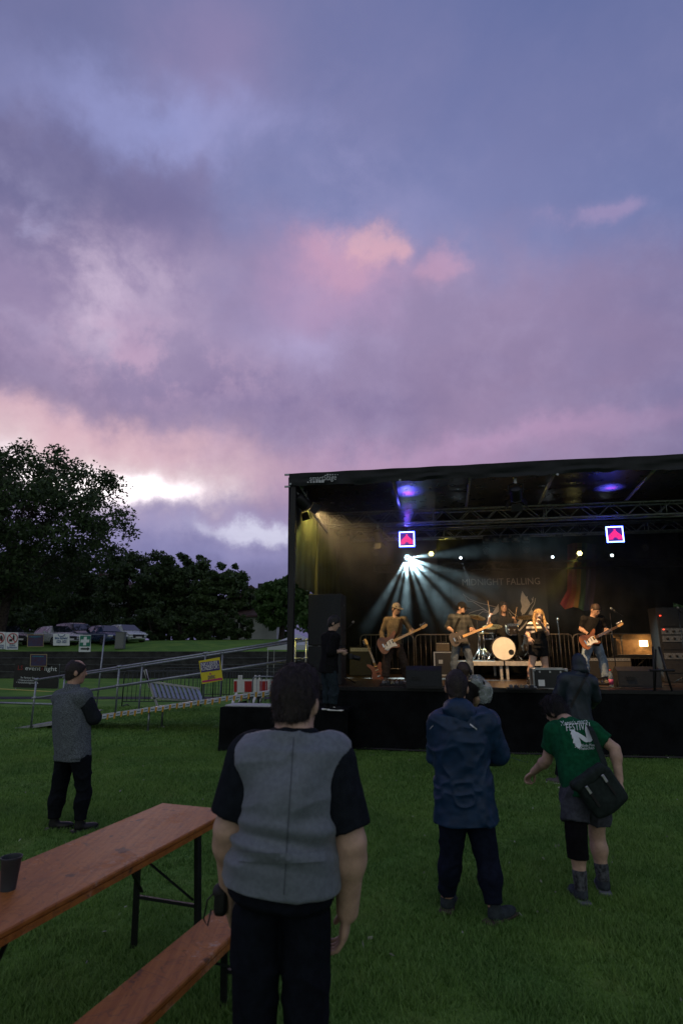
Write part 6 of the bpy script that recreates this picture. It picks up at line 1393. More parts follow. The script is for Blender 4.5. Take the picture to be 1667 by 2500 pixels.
# ---- dancing man in the green T-shirt
J = {k: P(*q) for k, q in dict(head=(1356, 1735, 5.26), neck=(1386, 1762, 5.12), shA=(1352, 1787, 5.12), shB=(1446, 1788, 5.04), elA=(1334, 1856, 5.20), wrA=(1302, 1884, 5.38), elB=(1500, 1828, 4.95), wrB=(1511, 1904, 4.90), hip=(1426, 1925, 4.92), hpA=(1402, 1945, 4.92), hpB=(1454, 1945, 4.94), knA=(1406, 2045, 4.82), knB=(1456, 2040, 5.0)).items()}
feet(J, 0, (1417, 4.80), (1471, 4.97), (.0, 1), (.25, 1))
f = Figure('person', 'man in green festival T-shirt and grey shorts dancing bent forward', J, (-.15, 1, -.1), (-.55, .75, -.45), up=(-.35, .35, .9), hs=1.0, vox=.007, w=dict(hipw=.155, waistw=.145, chestw=.165, arm=(.052, .043, .030), leg=(.082, .060, .042)))
f.body(M_skin2, {'A': dict(tip=P(1284, 1899, 5.45), nrm=(.3, -.3, -.8), thumb=(.2, .3, .9), curl=1.0), 'B': dict(tip=P(1519, 1932, 4.88), nrm=(-.8, .3, 0), thumb=(-.2, .9, 0), curl=.45)})
M_green = fabric('green_cotton', (.006, .075, .032)); tee = f.top('green_tee', M_green, .62, .020, .07, .006, seed=17, amp=.008, sl_add=.028)
f.pants('grey_shorts', fabric('grey_shorts', (.055, .060, .072)), .64, .030, seed=18, amp=.010)
h_ = f.hair(M_hair_bk, .016, -.08, .045, seed=8, amp=.008, top=.01); f.strands(h_, M_hair_bk, 6000, .03, .6)
sculpt('knee_brace', chain(f.leg['A'], [.082, .064, .060], .72, 1.42, .014, .02, True), fabric('neoprene', (.006, .006, .007)), f.o, .007, folds(.002, 20, 2))
for q in 'AB': sculpt('sock', chain(f.leg[q], [.08, .06, .041], 1.70, 2.0, .006, .02), mat('patterned_sock_' + q, (.09, .10, .11), .9, var=0, col2=(.010, .010, .012), scale=34), f.o, .006)
f.shoes(fabric('trainer_slate', (.045, .055, .065)), mat('trainer_sole', (.13, .14, .15), .7), 1.05, .01)
M_print = mat('white_print', (.62, .68, .70), .7, var=.06)
tp = lambda x, y: P(1250 + x * .2975, 1560 + y * .2975, 4.6)
def tprint(txt, x, y, size, wd, tilt, bold=.0):
    o = tp(x, y); a = math.radians(tilt); X = np.array([math.cos(a), 0, math.sin(a)]); Z = np.array([-math.sin(a), 0, math.cos(a)])
    ob = text_mesh('print', txt, size, o, X, Z, M_print, tee, bold * .0, depth=0.0, width=wd); press(ob, tee, None, .006, 1.0)
k_ = .2975 * 4.75 / 1400
tprint('Mensch mach', 505, 685, .05, 200 * k_, 5, .0008); tprint('FESTIVAL', 545, 722, .075, 195 * k_, 4, .003);
tprint('Blinde Musiker', 635, 872, .03, 130 * k_, 3); tprint('Menschen', 610, 897, .03, 110 * k_, 3)
for i, ch in enumerate('2019'): tprint(ch, 486 + i * 11, 765 + i * 37, .05, 18 * k_, -12, .001)
def tshape(pts):
    # print shape as a fine sheet laid on the cloth
    pts = chaikin(pts, 2); mb = B(); c = np.mean(pts, 0); n = len(pts)
    rings = [[tp(*(c + (p - c) * s_)) for p in pts] for s_ in (1, .8, .6, .4, .2)]; vs = [p for r in rings for p in r] + [tp(*c)]
    fs = [(i * n + k, i * n + (k + 1) % n, (i + 1) * n + (k + 1) % n, (i + 1) * n + k) for i in range(4) for k in range(n)] + [(4 * n + k, 4 * n + (k + 1) % n, 5 * n) for k in range(n)]
    mb.add(vs, fs); ob = mb.build('print_shape', M_print, tee, False, True); press(ob, tee, None, .006, 1.0)
tshape([(475, 760), (500, 740), (525, 765), (540, 800), (560, 840), (565, 880), (545, 905), (522, 880), (508, 830), (490, 800)]); tshape([(520, 755), (560, 780), (610, 810), (625, 845), (600, 850), (560, 820), (525, 790)]); tshape([(590, 730), (625, 715), (645, 740), (655, 790), (660, 830), (635, 850), (610, 840), (605, 790)])
# messenger bag
M_bag = fabric('bag_canvas', (.018, .026, .024), .7)
bq = [P(1404, 1908, 4.70), P(1468, 1868, 4.70), P(1516, 1944, 4.70), P(1458, 1982, 4.68)]; bc_ = sum(bq) / 4; bx = unit(bq[1] - bq[0]); bz = unit((bq[0] + bq[1]) / 2 - (bq[2] + bq[3]) / 2); bn = unit(np.cross(bx, bz)); bx = np.cross(bz, bn); A_ = np.array([bx, bn, bz])
t = thing('messenger_bag', 'dark roll-top shoulder bag slung behind the dancing man', 'bag', bc_)
bag = sculpt('bag_body', [(pbox(bc_ - bz * .03, (.150, .050, .135), A_, .035), .02), (pell(bc_ - bz * .08 - bn * .0, (.14, .065, .09), A_), .04)], M_bag, t, .008, folds(.006, 8, 22))
sculpt('flap', [(pbox(bc_ + bz * .105 - bx * .02, (.150, .058, .038), A_, .03), .02)], M_bag, bag, .008, folds(.004, 12, 23))
for sx in (-.09, .06):
    mb = B(); q = bc_ + bx * sx + bz * .06 + bn * (-.075 if bn[1] > 0 else .075); mb.box(q, (.022, .012, .06), A_, .003); o = mb.build('buckle', M_alu, bag, world=True); mb = B(); mb.box(q - bz * .075, (.016, .008, .11), A_); mb.build('buckle_strap', M_black, bag, world=True)
q = [P(1478, 1880, 4.74), P(1468, 1845, 4.80), P(1456, 1815, 4.84), P(1444, 1785, 4.90), P(1432, 1764, 5.03), P(1420, 1758, 5.16)]; strap(q, M_bag, .045).build('shoulder_strap', M_bag, bag, world=True)
# ---- man with crossed arms by the ramp
Y0 = 6.5
J = at_(Y0, dict(head=(186, 1640, .02), neck=(176, 1683), shA=(148, 1704, .12), shB=(203, 1702, -.10), elA=(160, 1760, .26), wrA=(205, 1752, .24), elB=(229, 1752, -.02), wrB=(200, 1748, .26), hip=(178, 1835), hpA=(158, 1853, .05), hpB=(198, 1853, -.05), knA=(143, 1937, .05), knB=(206, 1934, -.02)))
feet(J, 0, (133, 6.52), (195, 6.46), (.9, .35), (.75, .65))
f = Figure('person', 'balding man in grey marl sweater and black trousers with arms crossed', J, (.72, .7, 0), (.85, .5, -.03), hs=1.04, vox=.008, bulk=1.1, w=dict(waistw=.165, waistd=.13, chestw=.165, chestd=.13))
f.body(M_skin, {'A': dict(tip=P(222, 1745, Y0 + .2), nrm=(0, 1, 0), thumb=(0, 0, 1), curl=.5), 'B': dict(tip=P(180, 1750, Y0 + .32), nrm=(0, 1, 0), thumb=(0, 0, 1), curl=.5)})
sw = f.top('marl_sweater', fabric('grey_marl', (.13, .15, .165), .95, .45, .5, 150, 120, .3), 0.25, .026, .06, .004, .007, 24, collar=.28)
sculpt('sleeves', [p for q in 'AB' for p in chain(f.arm[q], [r * f.bulk for r in f.d['arm']], 0.0, 1.95, .030, .035)], fabric('dark_sleeve', (.022, .026, .032), .9, .3, .5, 150, 120), sw, .008, folds(.006, 10, 25))  # sleeves in a darker tone than the trunk
sculpt('waistband', [(ploft(f.spine[0] - SZ * .075, f.spine[0] - SZ * .03, f.side, .205, .150, .208, .153, .008, .008), .01)], MATS['grey_marl'], sw, .008)
f.pants('trousers', fabric('black_trousers', (.006, .008, .011)), 1.93, .008, seed=26, amp=.009); f.shoes(M_black); h_ = f.hair(M_hair_dk, .010, -.085, .035, seed=9, amp=.004, bald=True); f.strands(h_, M_hair_dk, 4000, .022)
# ---- hooded spectator below the stage edge
Y0 = 8.5
J = at_(Y0, dict(head=(1412, 1620, .06), neck=(1408, 1644), shA=(1377, 1660), shB=(1440, 1663), elA=(1358, 1703, .05), wrA=(1378, 1722, .28), elB=(1453, 1704, .05), wrB=(1436, 1722, .28), hip=(1408, 1752), hpA=(1395, 1765), hpB=(1424, 1765), knA=(1374, 1838, .02), knB=(1440, 1838, .02)))
feet(J, 0, (1366, 8.55), (1446, 8.6), (-.9, .5), (.6, .7))
f = Figure('person', 'spectator in dark hooded shell jacket with crossbody strap below the stage', J, (.05, 1, 0), (.25, 1, -.1), hs=1.0, vox=.009)
f.body(M_skin, {'A': dict(tip=P(1392, 1724, Y0 + .34), nrm=(0, 0, 1), thumb=(1, 0, 0)), 'B': dict(tip=P(1424, 1724, Y0 + .34), nrm=(0, 0, 1), thumb=(-1, 0, 0))})
M_shell_ = mat('dark_teal_shell', (.008, .018, .028), .5, 0, .2, 15, .15, 100, .45); jac = f.top('shell_jacket', M_shell_, 1.95, .036, .06, .008, .010, 27, flt=8.0)
c = f.J['head']; r_, f_, u_ = f.HA; sculpt('hood', [(pell(c + u_ * .02 - f_ * .01, (.10, .118, .125), f.HA), .03), (pell(c - u_ * .09 - f_ * .02, (.11, .12, .08), f.HA), .05), (pell(c + f_ * .16, (.075, .09, .09), f.HA), 0, 's')], M_shell_, jac, .008, folds(.006, 12, 28))
f.pants('trousers', fabric('dark_trousers', (.008, .010, .014)), 1.95, .018, seed=29); f.shoes(fabric('grey_suede', (.11, .10, .10)), M_white)
mb = B(); mb.grid(lambda a, b: P(1434 - 44 * a + 4 * b, 1637 + 85 * a + 7 * b, Y0 - .6), 14, 1); o = mb.build('crossbody_strap', M_black, jac, True, True); press(o, jac, None, .008, 1.2)
# ---- camera operator behind the blue jacket
Y0 = 8.9
J = at_(Y0, dict(head=(1131, 1640, .0), neck=(1126, 1664), shA=(1102, 1676), shB=(1153, 1678), elA=(1095, 1722, .1), wrA=(1130, 1735, .3), elB=(1164, 1706, .05), wrB=(1158, 1727, .2), hip=(1124, 1760), hpA=(1110, 1772), hpB=(1138, 1772), knA=(1108, 1836), knB=(1142, 1836)))
feet(J, 0, (1106, 8.9), (1146, 8.9), (0, 1), (.3, 1))
f = Figure('person', 'camera operator in black with headphones behind the blue-jacketed man', J, (.2, 1, 0), (.35, 1, 0), hs=.98, vox=.009)
f.body(M_skin2, {'A': dict(tip=P(1146, 1738, Y0 + .34), nrm=(0, 0, 1), thumb=(1, 0, 0)), 'B': dict(tip=P(1160, 1736, Y0 + .26), nrm=(-1, 0, 0), thumb=(0, 0, 1))})
f.top('black_tee', MATS['black_tee'], .7, .018, .08, seed=30); f.pants('trousers', MATS['black_trousers'], 1.95, .016, seed=31); f.shoes(M_black); f.hair(M_hair_br, .016, -.10, .05, seed=10)
c = f.J['head']; r_, f_, u_ = f.HA; t = thing('headphones', 'black over-ear headphones on the camera operator', 'headphones', c)
mb = B(); mb.tube([c + (r_ * math.cos(a) * .098 + u_ * (.015 + math.sin(a) * .125)) for a in np.linspace(0, math.pi, 13)], .012, 7); mb.build('headband', M_black, t, True, True)
for sx in (-1, 1): mb = B(); mb.lathe(c + r_ * sx * .085 - u_ * .01, r_ * sx, [(.03, 0), (.045, .01), (.045, .03), (.02, .045)], 14); mb.build('ear_cup', M_black, t, True, True)
# camera wrapped in clear plastic
c = P(1174, 1681, Y0 + .1); t = thing('video_camera', 'shoulder camera wrapped in a crumpled clear rain cover', 'camera', c)
mb = B(); mb.box(c + np.array([-.05, .0, .05]), (.16, .30, .15), None, .02); mb.build('camera_body', M_black, t, world=True); mb = B(); mb.lathe(c + np.array([-.05, .14, .05]), (0, 1, 0), [(.05, 0), (.06, .02), (.06, .12), (.05, .13)], 14); mb.build('lens', M_black, t, True, True)
M_clear = mat('clear_film', (.55, .62, .60), .18, 0, .25, 8, .8, 22, .6, alpha=.42)
sculpt('rain_cover', [(pell(c + np.array([.02, .0, -.03]), (.14, .16, .15)), .05), (pell(c + np.array([-.08, -.02, .10]), (.12, .16, .10)), .06), (pell(c + np.array([.04, 0, -.12]), (.11, .12, .10)), .05)], M_clear, t, .010, folds(.014, 11, 33, (1, 1, 1), .5))
# ---- photographer on the side platform
PZ = .77; Y0 = float(G(812, 1734, PZ)[1])
J = at_(Y0, dict(head=(815, 1521, .0), neck=(809, 1543), shA=(795, 1556, .12), shB=(818, 1557, -.14), elA=(798, 1585, .10), wrA=(828, 1588, .05), elB=(806, 1592, -.18), wrB=(834, 1590, -.10), hip=(802, 1632), hpA=(797, 1642, .08), hpB=(808, 1642, -.08), knA=(800, 1684, .06), knB=(816, 1682, -.08)))
feet(J, PZ, (797, Y0 + .06), (811, Y0 - .08), (.9, .2), (.95, -.35))
f = Figure('person', 'photographer in black and dark jeans standing on the side platform', J, (.95, .15, 0), (.95, .0, -.3), hs=1.05, vox=.009)
f.body(M_skin2, {'A': dict(tip=P(842, 1593, Y0 + .02), nrm=(.3, -.8, 0), thumb=(0, 0, 1), curl=.8), 'B': dict(tip=P(843, 1596, Y0 - .06), nrm=(.2, .8, 0), thumb=(0, 0, 1), curl=.8)})
f.top('black_hoodie', fabric('black_hoodie', (.009, .009, .010)), 1.5, .030, .07, .006, .008, 34); f.pants('jeans', fabric('teal_denim', (.020, .030, .038)), 1.94, .020, seed=35, amp=.009); f.shoes(fabric('black_canvas', (.012, .012, .013)), M_white, 1.05); f.hair(M_hair_bk, .016, -.09, .05, seed=11)
for q in 'B':
    a = f.J['an' + q]; mb = B(); mb.tube([a + np.array([.02, -.047, -.03]), a + np.array([.06, -.05, -.035]), a + np.array([.10, -.05, -.05])], .006, 5); mb.build('side_stripe', M_white, f.o, True, True)
c = P(856, 1603, Y0 - .04); t = thing('photo_camera', 'black photo camera held by the photographer on the platform', 'camera', c)
mb = B(); mb.box(c, (.08, .14, .10), None, .015); mb.build('camera_body', M_black, t, world=True); mb = B(); mb.lathe(c + np.array([.04, 0, -.01]), (1, .1, -.2), [(.035, 0), (.04, .02), (.04, .12), (.03, .13)], 14); mb.build('lens', M_black, t, True, True)
# ------------------------------------------------------------------ beer table and bench
def wood_mat(name, c1, c2, axis, rough=.4):
    m = bpy.data.materials.new(name); m.use_nodes = True; nt = m.node_tree; b = nt.nodes['Principled BSDF']; tc = node(nt, 'ShaderNodeTexCoord'); mp = node(nt, 'ShaderNodeMapping', {0: S(nt, tc.outputs['Object'])}); mp.inputs['Rotation'].default_value = (0, 0, axis); mp.inputs['Scale'].default_value = (16, 1.2, 16); O = S(nt, mp.outputs[0]); Q = S(nt, tc.outputs['Object'])
    g = noise(nt, O, 2.2, 6, .65, .4).step(.32, .68); wear = noise(nt, Q, 3.2, 7, .72, .3).step(.50, .66); dark = noise(nt, Q, 9.0, 4, .6).step(.61, .68); pale = noise(nt, Q, 21.0, 5, .7).step(.52, .66)
    c = mixc(nt, g, c2, c1); c = mixc(nt, wear * .45, c, tuple(q * 1.35 + .05 for q in c1)); c = mixc(nt, (pale * wear) * .6, c, (.45, .40, .36)); c = mixc(nt, dark * .75, c, (.035, .025, .02))
    ring_ = noise(nt, Q, 5.0, 3, .5, 2.5).step(.485, .5) * noise(nt, Q, 5.0, 3, .5, 2.5).step(.53, .515); c = mixc(nt, ring_ * .35, c, (.05, .03, .02)); nt.links.new(c.k, b.inputs['Base Color']); nt.links.new((wear * .22 + noise(nt, Q, 30, 3, .5) * .15 + rough).k, b.inputs['Roughness']); b.inputs['Specular IOR Level'].default_value = .32
    bp = node(nt, 'ShaderNodeBump', {'Height': g, 'Strength': .15, 'Distance': .004}); nt.links.new(bp.outputs[0], b.inputs['Normal']); return m
TA = G(397, 1960, .77); TB = G(46, 2106, .77); td = unit((TA - TB) * np.array([1, 1, 0])); tn = np.array([td[1], -td[0], 0])
tang = math.atan2(td[0], td[1])
M_table = wood_mat('varnished_pine', (.36, .13, .028), (.25, .08, .016), tang); M_legs = mat('green_black_steel', (.010, .013, .012), .5, .3, var=.2)
RT = np.array([tn, td, SZ])
def trestle(name, label, cat, A, z, W, L, leg_in, th=.026):
    c = A + tn * W / 2 - td * L / 2; c = np.array([c[0], c[1], 0.0]); t = thing(name, label, cat, c)
    mb = MB(); mb.box(c + SZ * (z - th / 2), (W, L, th), RT, .006); top = mb.build('top_board', M_table, t, world=True)
    for s_ in (-1, 1): mb = MB(); mb.box(c + tn * s_ * (W / 2 - .012) + SZ * (z - th - .014), (.022, L - .03, .027), RT); mb.build('edge_batten', M_table, top, world=True)
    for s_ in (-1, 1):
        e = c + td * s_ * (L / 2 - leg_in)
        mb = MB(); mb.box(e + SZ * (z - th - .016), (W - .06, .07, .03), RT); mb.build('cross_batten', M_table, top, world=True)
        for q in (-1, 1): mb = MB(); mb.bar(e + tn * q * (W / 2 - .06) + SZ * (z - th - .03), e + tn * q * (W / 2 - .045) + td * s_ * .05, .032, .032); mb.build('leg', M_legs, t, world=True)
        mb = MB(); mb.bar(e + tn * (-W / 2 + .05) + SZ * z * .38 + td * s_ * .03, e + tn * (W / 2 - .05) + SZ * z * .38 + td * s_ * .03, .018); mb.build('cross_bar', M_legs, t, world=True)
        for q in (-1, 1): mb = MB(); mb.bar(e + tn * q * (W / 2 - .09) + SZ * z * .42 + td * s_ * .03, e - td * s_ * .42 + tn * q * .04 + SZ * (z - th - .012), .018, .010); mb.build('brace', M_legs, t, world=True)
    return t
trestle('beer_table', 'long worn orange-brown trestle table on the grass', 'table', TA, .77, .55, 2.2, .32)
BE = G(545, 2200, .48); BF = G(155, 2500, .48); q = BE - TA; k_ = float(q @ td); ba = BE - td * (k_ - .02 + 0.0); ba = BE + td * .22
trestle('beer_bench', 'narrow orange-brown trestle bench beside the long table', 'bench', ba, .48, .235, 2.2, .30)
c = G(20, 2172, .77); t = thing('drinking_cup', 'dark grey reusable drinking cup standing on the trestle table', 'cup', c); M_cup = mat('dark_plastic_cup', (.035, .042, .048), .5, var=.1)
mb = MB(); mb.lathe(c, SZ, [(.030, 0), (.032, .0), (.043, .125), (.046, .128), (.046, .136), (.042, .136), (.040, .125), (.030, .012), (.001, .010)], 28, False); mb.lathe(c, SZ, [(.001, .001), (.030, .001)], 28, False); mb.build('cup_body', M_cup, t, True, True, 50)
# ------------------------------------------------------------------ side platform, black cloth round it
pf = loc(G(534, 1836)); pu0, pv0 = pf[0], pf[1]; pu1 = -1.05
t = thing('side_platform', 'low black cloth-covered platform attached to the stage side', 'platform', st((pu0 + pu1) / 2, pv0 / 2, 0))
mb = MB(); mb.box(st((pu0 + pu1) / 2, (pv0 - .07) / 2, PZ - .03), (pu1 - pu0, -pv0 - .08, .06), RS, .01); mb.build('platform_board', M_molton, t, world=True)
mb = skirt(pu0, pu1, pv0, .012, PZ - .005, 5, .02, 60); mb.build('skirt', M_molton, t, True, True)
mb = MB(); mb.grid(lambda a, b: st(pu0 - .01 + .012 * math.sin(a * 9), pv0 + (-pv0 + .8) * a, .01 + (PZ - .015) * b), 20, 6); mb.build('skirt', M_molton, t, True, True)
mb = MB(); mb.box(st(pu0 + .55, pv0 + .30, PZ + .018), (1.0, .42, .025), RS, .004); tag(mb.build('white_board', M_canvas), 'flat white board lying on top of the side platform', 'board')
# loudspeaker stack
b = st(loc(PV(792, 1600, .55))[0], .55, DZ); H_ = PV(792, 1449, .55)[2] - DZ; W_ = .70
t = thing('loudspeaker_stack', 'tall black loudspeaker stack at the left end of the stage', 'loudspeaker', b)
for k, (z0, z1) in enumerate(((0, .42), (.42, 1.0))):
    z0, z1 = z0 * H_, z1 * H_ - .006; mb = MB(); mb.box(b + SZ * (z0 + z1) / 2 + SV * .3, (W_, .6, z1 - z0), RS, .012); o = mb.build('cabinet', M_cabinet, t, world=True); mb = MB(); mb.box(b + SZ * (z0 + z1) / 2 - SV * .002, (W_ - .06, .012, z1 - z0 - .06), RS); mb.build('grille', M_grille, o, world=True)
# ------------------------------------------------------------------ access ramp with rails
RU0, RU1, RVn, RVf = -9.3, UL + .0, 1.45, 2.45
rz = lambda u: 1.0 * (u - RU0) / (RU1 - RU0)
t = thing('access_ramp', 'aluminium wheelchair ramp with double tube rails rising to the stage', 'ramp', st((RU0 + RU1) / 2, (RVn + RVf) / 2, 0))
mb = MB(); mb.add([st(u, v, rz(u) + dz) for dz in (-.06, 0) for u, v in ((RU0, RVn), (RU1, RVn), (RU1, RVf), (RU0, RVf))], [(3, 2, 1, 0), (4, 5, 6, 7), (0, 1, 5, 4), (1, 2, 6, 5), (2, 3, 7, 6), (3, 0, 4, 7)]); mb.build('ramp_deck', M_alud, t, world=True)
for v in (RVn - .03, RVf + .03):
    for h, a in ((1.02, RU0 + .5), (.60, RU0 + .5)): mb = MB(); mb.tube([st(a, v, rz(a) + h), st(RU1, v, rz(RU1) + h)], .024, 8); mb.build('rail', M_steel, t, True, True)
    for k in range(4):
        u = RU0 + .5 + k * 2.08; mb = MB(); mb.tube([st(u, v, rz(u) - .05), st(u, v, rz(u) + 1.03)], .022, 8); mb.build('post', M_steel, t, True, True)
        for h in (.60, 1.02): mb = MB(); mb.lathe(st(u, v, rz(u) + h) - SU * .05, unit(SU + SZ * .147), [(.032, 0), (.032, .10)], 10); mb.build('clamp', M_steel, t, True, True)
    for u in (-5.95, -3.6): mb = MB(); mb.tube([st(u, v + (.1 if v < 2 else -.3), .0), st(u, v + (.1 if v < 2 else -.3), rz(u))], .024, 8); mb.lathe(st(u, v + (.1 if v < 2 else -.3), 0), SZ, [(.07, .004), (.07, .012), (.02, .014)], 12); mb.build('support', M_steel, t, True, True)
# barrier tape along the ramp edge
M_tapew = mat('tape_white', (.45, .50, .54), .5, var=.1); M_tapey = mat('tape_yellow', (.50, .27, .015), .5, var=.1); M_tapeb = mat('tape_print', (.06, .10, .14), .6, var=0)
t = thing('barrier_tape', 'white and yellow barrier tape strung along the ramp edge', 'tape', st(-5.5, RVn - .07, rz(-5.5))); n = 34
for k in range(n):
    u = -8.0 + k * .165; v = RVn - .075; z = rz(u) - .02 + .012 * math.sin(k * 1.7)
    mb = MB(); mb.add([st(u, v, z - .045), st(u + .115, v - .01, z - .04 + .017), st(u + .115, v - .012, z + .05 + .017), st(u, v, z + .045)], [(0, 1, 2, 3)]); o = mb.build('white_tape', M_tapew, t, world=True)
    mb = MB(); mb.add([st(u + .02, v - .006, z - .012), st(u + .10, v - .014, z + .004), st(u + .10, v - .014, z + .022), st(u + .02, v - .006, z + .010)], [(0, 1, 2, 3)]); mb.build('tape_lettering', M_tapeb, o, world=True)
    mb = MB(); mb.add([st(u + .113, v, z - .055), st(u + .150, v - .014, z - .060), st(u + .168, v - .002, z + .06), st(u + .11, v, z + .055)], [(0, 1, 2, 3)]); mb.build('yellow_tape', M_tapey, t, world=True)
# yellow poster hanging on the rail
def sheet(t, name, pts, m, th=.008, par_=None):
    q = [np.asarray(p, float) for p in pts]; n_ = unit(np.cross(q[1] - q[0], q[3] - q[0])); mb = MB(); mb.add([p + n_ * th / 2 for p in q] + [p - n_ * th / 2 for p in q], [(0, 1, 2, 3), (7, 6, 5, 4), (0, 4, 5, 1), (1, 5, 6, 2), (2, 6, 7, 3), (3, 7, 4, 0)]); return mb.build(name, m, par_ or t, world=True)
rv = RVn - .10; rp = lambda x, y, dv=0.0: PV(x, y, rv - dv)
def zoom7(x, y): return 200 + x * .3316, 1480 + y * .3316
z7 = lambda x, y, dv=0.0: rp(*zoom7(x, y), dv)
t = thing('rail_poster', 'yellow poster reading INKLUSIVER KONZERTORT tied to the ramp rail', 'poster', z7(950, 570))
M_py = mat('poster_yellow', (.62, .52, .02), .5, var=.04); M_pp = mat('poster_violet', (.045, .03, .18), .5, var=.04); M_pm = mat('poster_magenta', (.45, .02, .13), .5, var=.04); M_pw = mat('poster_white', (.72, .72, .72), .5, var=.02)
ps = sheet(t, 'poster_sheet', [z7(886, 573), z7(1040, 545), z7(1015, 375), z7(862, 403)], M_py, .01)
sheet(t, 'violet_panel', [z7(880, 488, .012), z7(1018, 468, .012), z7(1010, 398, .012), z7(870, 415, .012)], M_pp, .004, ps); sheet(t, 'magenta_bar', [z7(888, 562, .012), z7(1034, 540, .012), z7(1032, 526, .012), z7(886, 549, .012)], M_pm, .004, ps)
X = unit(z7(1018, 468) - z7(880, 488)); Z = unit(z7(862, 403) - z7(886, 573)); Z = unit(Z - X * (Z @ X)); wid = lambda a, b: float(np.linalg.norm(z7(*a) - z7(*b)))
text_mesh('lettering', 'INKLUSIVER', .12, z7(938, 426, .03), X, Z, M_pw, ps, .0, width=wid((876, 430), (1000, 430))); text_mesh('lettering', 'KONZERTORT', .12, z7(945, 455, .03), X, Z, M_pw, ps, .0, width=wid((880, 450), (1012, 450)))
text_mesh('lettering', 'pinc', .16, z7(955, 517, .02), X, Z, M_pp, ps, .0, width=wid((930, 500), (982, 500)))
mb = MB(); mb.lathe(z7(946, 497, .02), -SV, [(.018, 0), (.018, .003)], 12); mb.build('logo_dot', M_pm, ps, world=True)
# ------------------------------------------------------------------ lawn barriers, ladder truss, road barrier
M_bard = mat('dark_barrier_steel', (.055, .062, .065), .5, .6, var=.2)
gl = 'crowd barriers standing on the lawn behind the ramp'
for px0, px1, Y, lab, yaw in ((300, 492, 19.2, 'dark crowd barrier in front of the ladder truss', .0), (395, 560, 22.0, 'dark crowd barrier just behind the ladder truss', .0), (520, 640, 20.6, 'dark crowd barrier behind the red and white board', .05), (640, 760, 21.5, 'dark crowd barrier running behind the stage post', .05)):
    a, b_ = P(px0, 1700, Y), P(px1, 1700, Y); c = (a + b_) / 2; c[2] = 0; barrier('crowd_barrier', lab, c, yaw, float(b_[0] - a[0]), 1.1, 17, M_bard, gl)
c = G(650, 1722); barrier('crowd_barrier', 'light grey crowd barrier in front of the red and white board', np.array([P(665, 1700, 15.8)[0], 15.8, 0]), -.15, 1.1, 1.08, 8, M_steel, gl)
t = thing('ladder_truss', 'silver slatted stair frame lying tilted against the lawn barriers', 'stair frame', G(420, 1728)); YL = 17.6; z8 = lambda x, y, d=0.0: P(*zoom7(x, y), YL + d)
for (a, b_) in (((500, 555), (870, 608)), ((512, 675), (872, 702)), ((462, 470), (560, 745)), ((470, 465), (500, 600))): mb = MB(); mb.bar(z8(*a), z8(*b_), .05, .05); mb.build('beam', M_alu, t, world=True)
for k in range(11): x = 520 + k * 33; mb = MB(); mb.bar(z8(x, 565 + k * 4.2), z8(x + 34, 672 + k * 2.4, -.25), .10, .02); mb.build('step', M_alu, t, world=True)
t = thing('road_barrier', 'red and white striped road barrier board behind the tape', 'road barrier', G(615, 1722)); YR = 17.0; z9 = lambda x, y, d=0.0: P(*zoom7(x, y), YR + d); M_redp = mat('barrier_red', (.40, .02, .02), .5, var=.08)
sheet(t, 'board', [z9(1120, 635), z9(1440, 635), z9(1440, 540), z9(1120, 540)], M_white, .05)
for x in (1120, 1198, 1310, 1395): sheet(t, 'red_stripe', [z9(x, 632, -.03), z9(x + (22 if x == 1120 else 55), 632, -.03), z9(x + (22 if x == 1120 else 55), 552, -.03), z9(x, 552, -.03)], M_redp, .006)
for x in (1158, 1175, 1278, 1308): mb = MB(); mb.box(z9(x, 528), (.055, .04, .15), None, .008); mb.build('knob', M_white, t, world=True)
for x in (1140, 1290): mb = MB(); mb.bar(z9(x, 640), z9(x - 30, 715, -.3), .07, .05); mb.build('leg', M_white, t, world=True); mb = MB(); mb.bar(z9(x + 60, 640), z9(x + 20, 712, .3), .07, .05); mb.build('leg', M_white, t, world=True)
# ------------------------------------------------------------------ signs on a line between poles
YS = 18.0; sg = lambda x, y, d=0.0: P(x, y, YS - d)
M_signw = mat('sign_white', (.62, .66, .68), .5, var=.04); M_black_p = mat('print_black', (.015, .015, .018), .6, var=0); M_red_p = mat('print_red', (.42, .02, .03), .5, var=0); M_blue_p = mat('print_blue', (.03, .09, .25), .5, var=0); M_green_p = mat('print_green', (.01, .16, .10), .5, var=0)
t = thing('sign_line', 'thin steel pole with a line from which the notice signs hang', 'sign pole', G(235, 1737))
mb = MB(); pt = sg(256, 1549); pb = G(235, 1737); mb.tube([pb, pt], .022, 8); mb.build('pole', M_steel, t, True, True); mb = MB(); mb.tube([sg(-60, 1541), sg(100, 1547), pt], .010, 6); mb.build('line', M_steel, t, True, True); mb = MB(); mb.box(np.array([pb[0], pb[1], .02]), (.3, .3, .03)); mb.build('foot_plate', M_steel, t, world=True)
p2 = sg(-60, 1541); mb = MB(); mb.tube([p2, np.array([p2[0] - .1, p2[1], 0])], .022, 8); mb.build('pole', M_steel, t, True, True)
XR = np.array([1., 0, 0])
def sign(label, x0, y0, x1, y1, m=None, skew=1.5):
    t = thing('notice_sign', label, 'sign', sg((x0 + x1) / 2, y1), 'notices hanging from the line'); p = sheet(t, 'sign_board', [sg(x0 - skew, y1, .03), sg(x1 - skew, y1, .03), sg(x1, y0, .03), sg(x0, y0, .03)], m or M_signw, .01); return t, p
def stext(p, s_, x, y, w_, m, size=.1, bold=0.0): text_mesh('lettering', s_, size, sg(x, y, .045), XR, SZ, m, p, bold, width=w_ * YS / 1420)
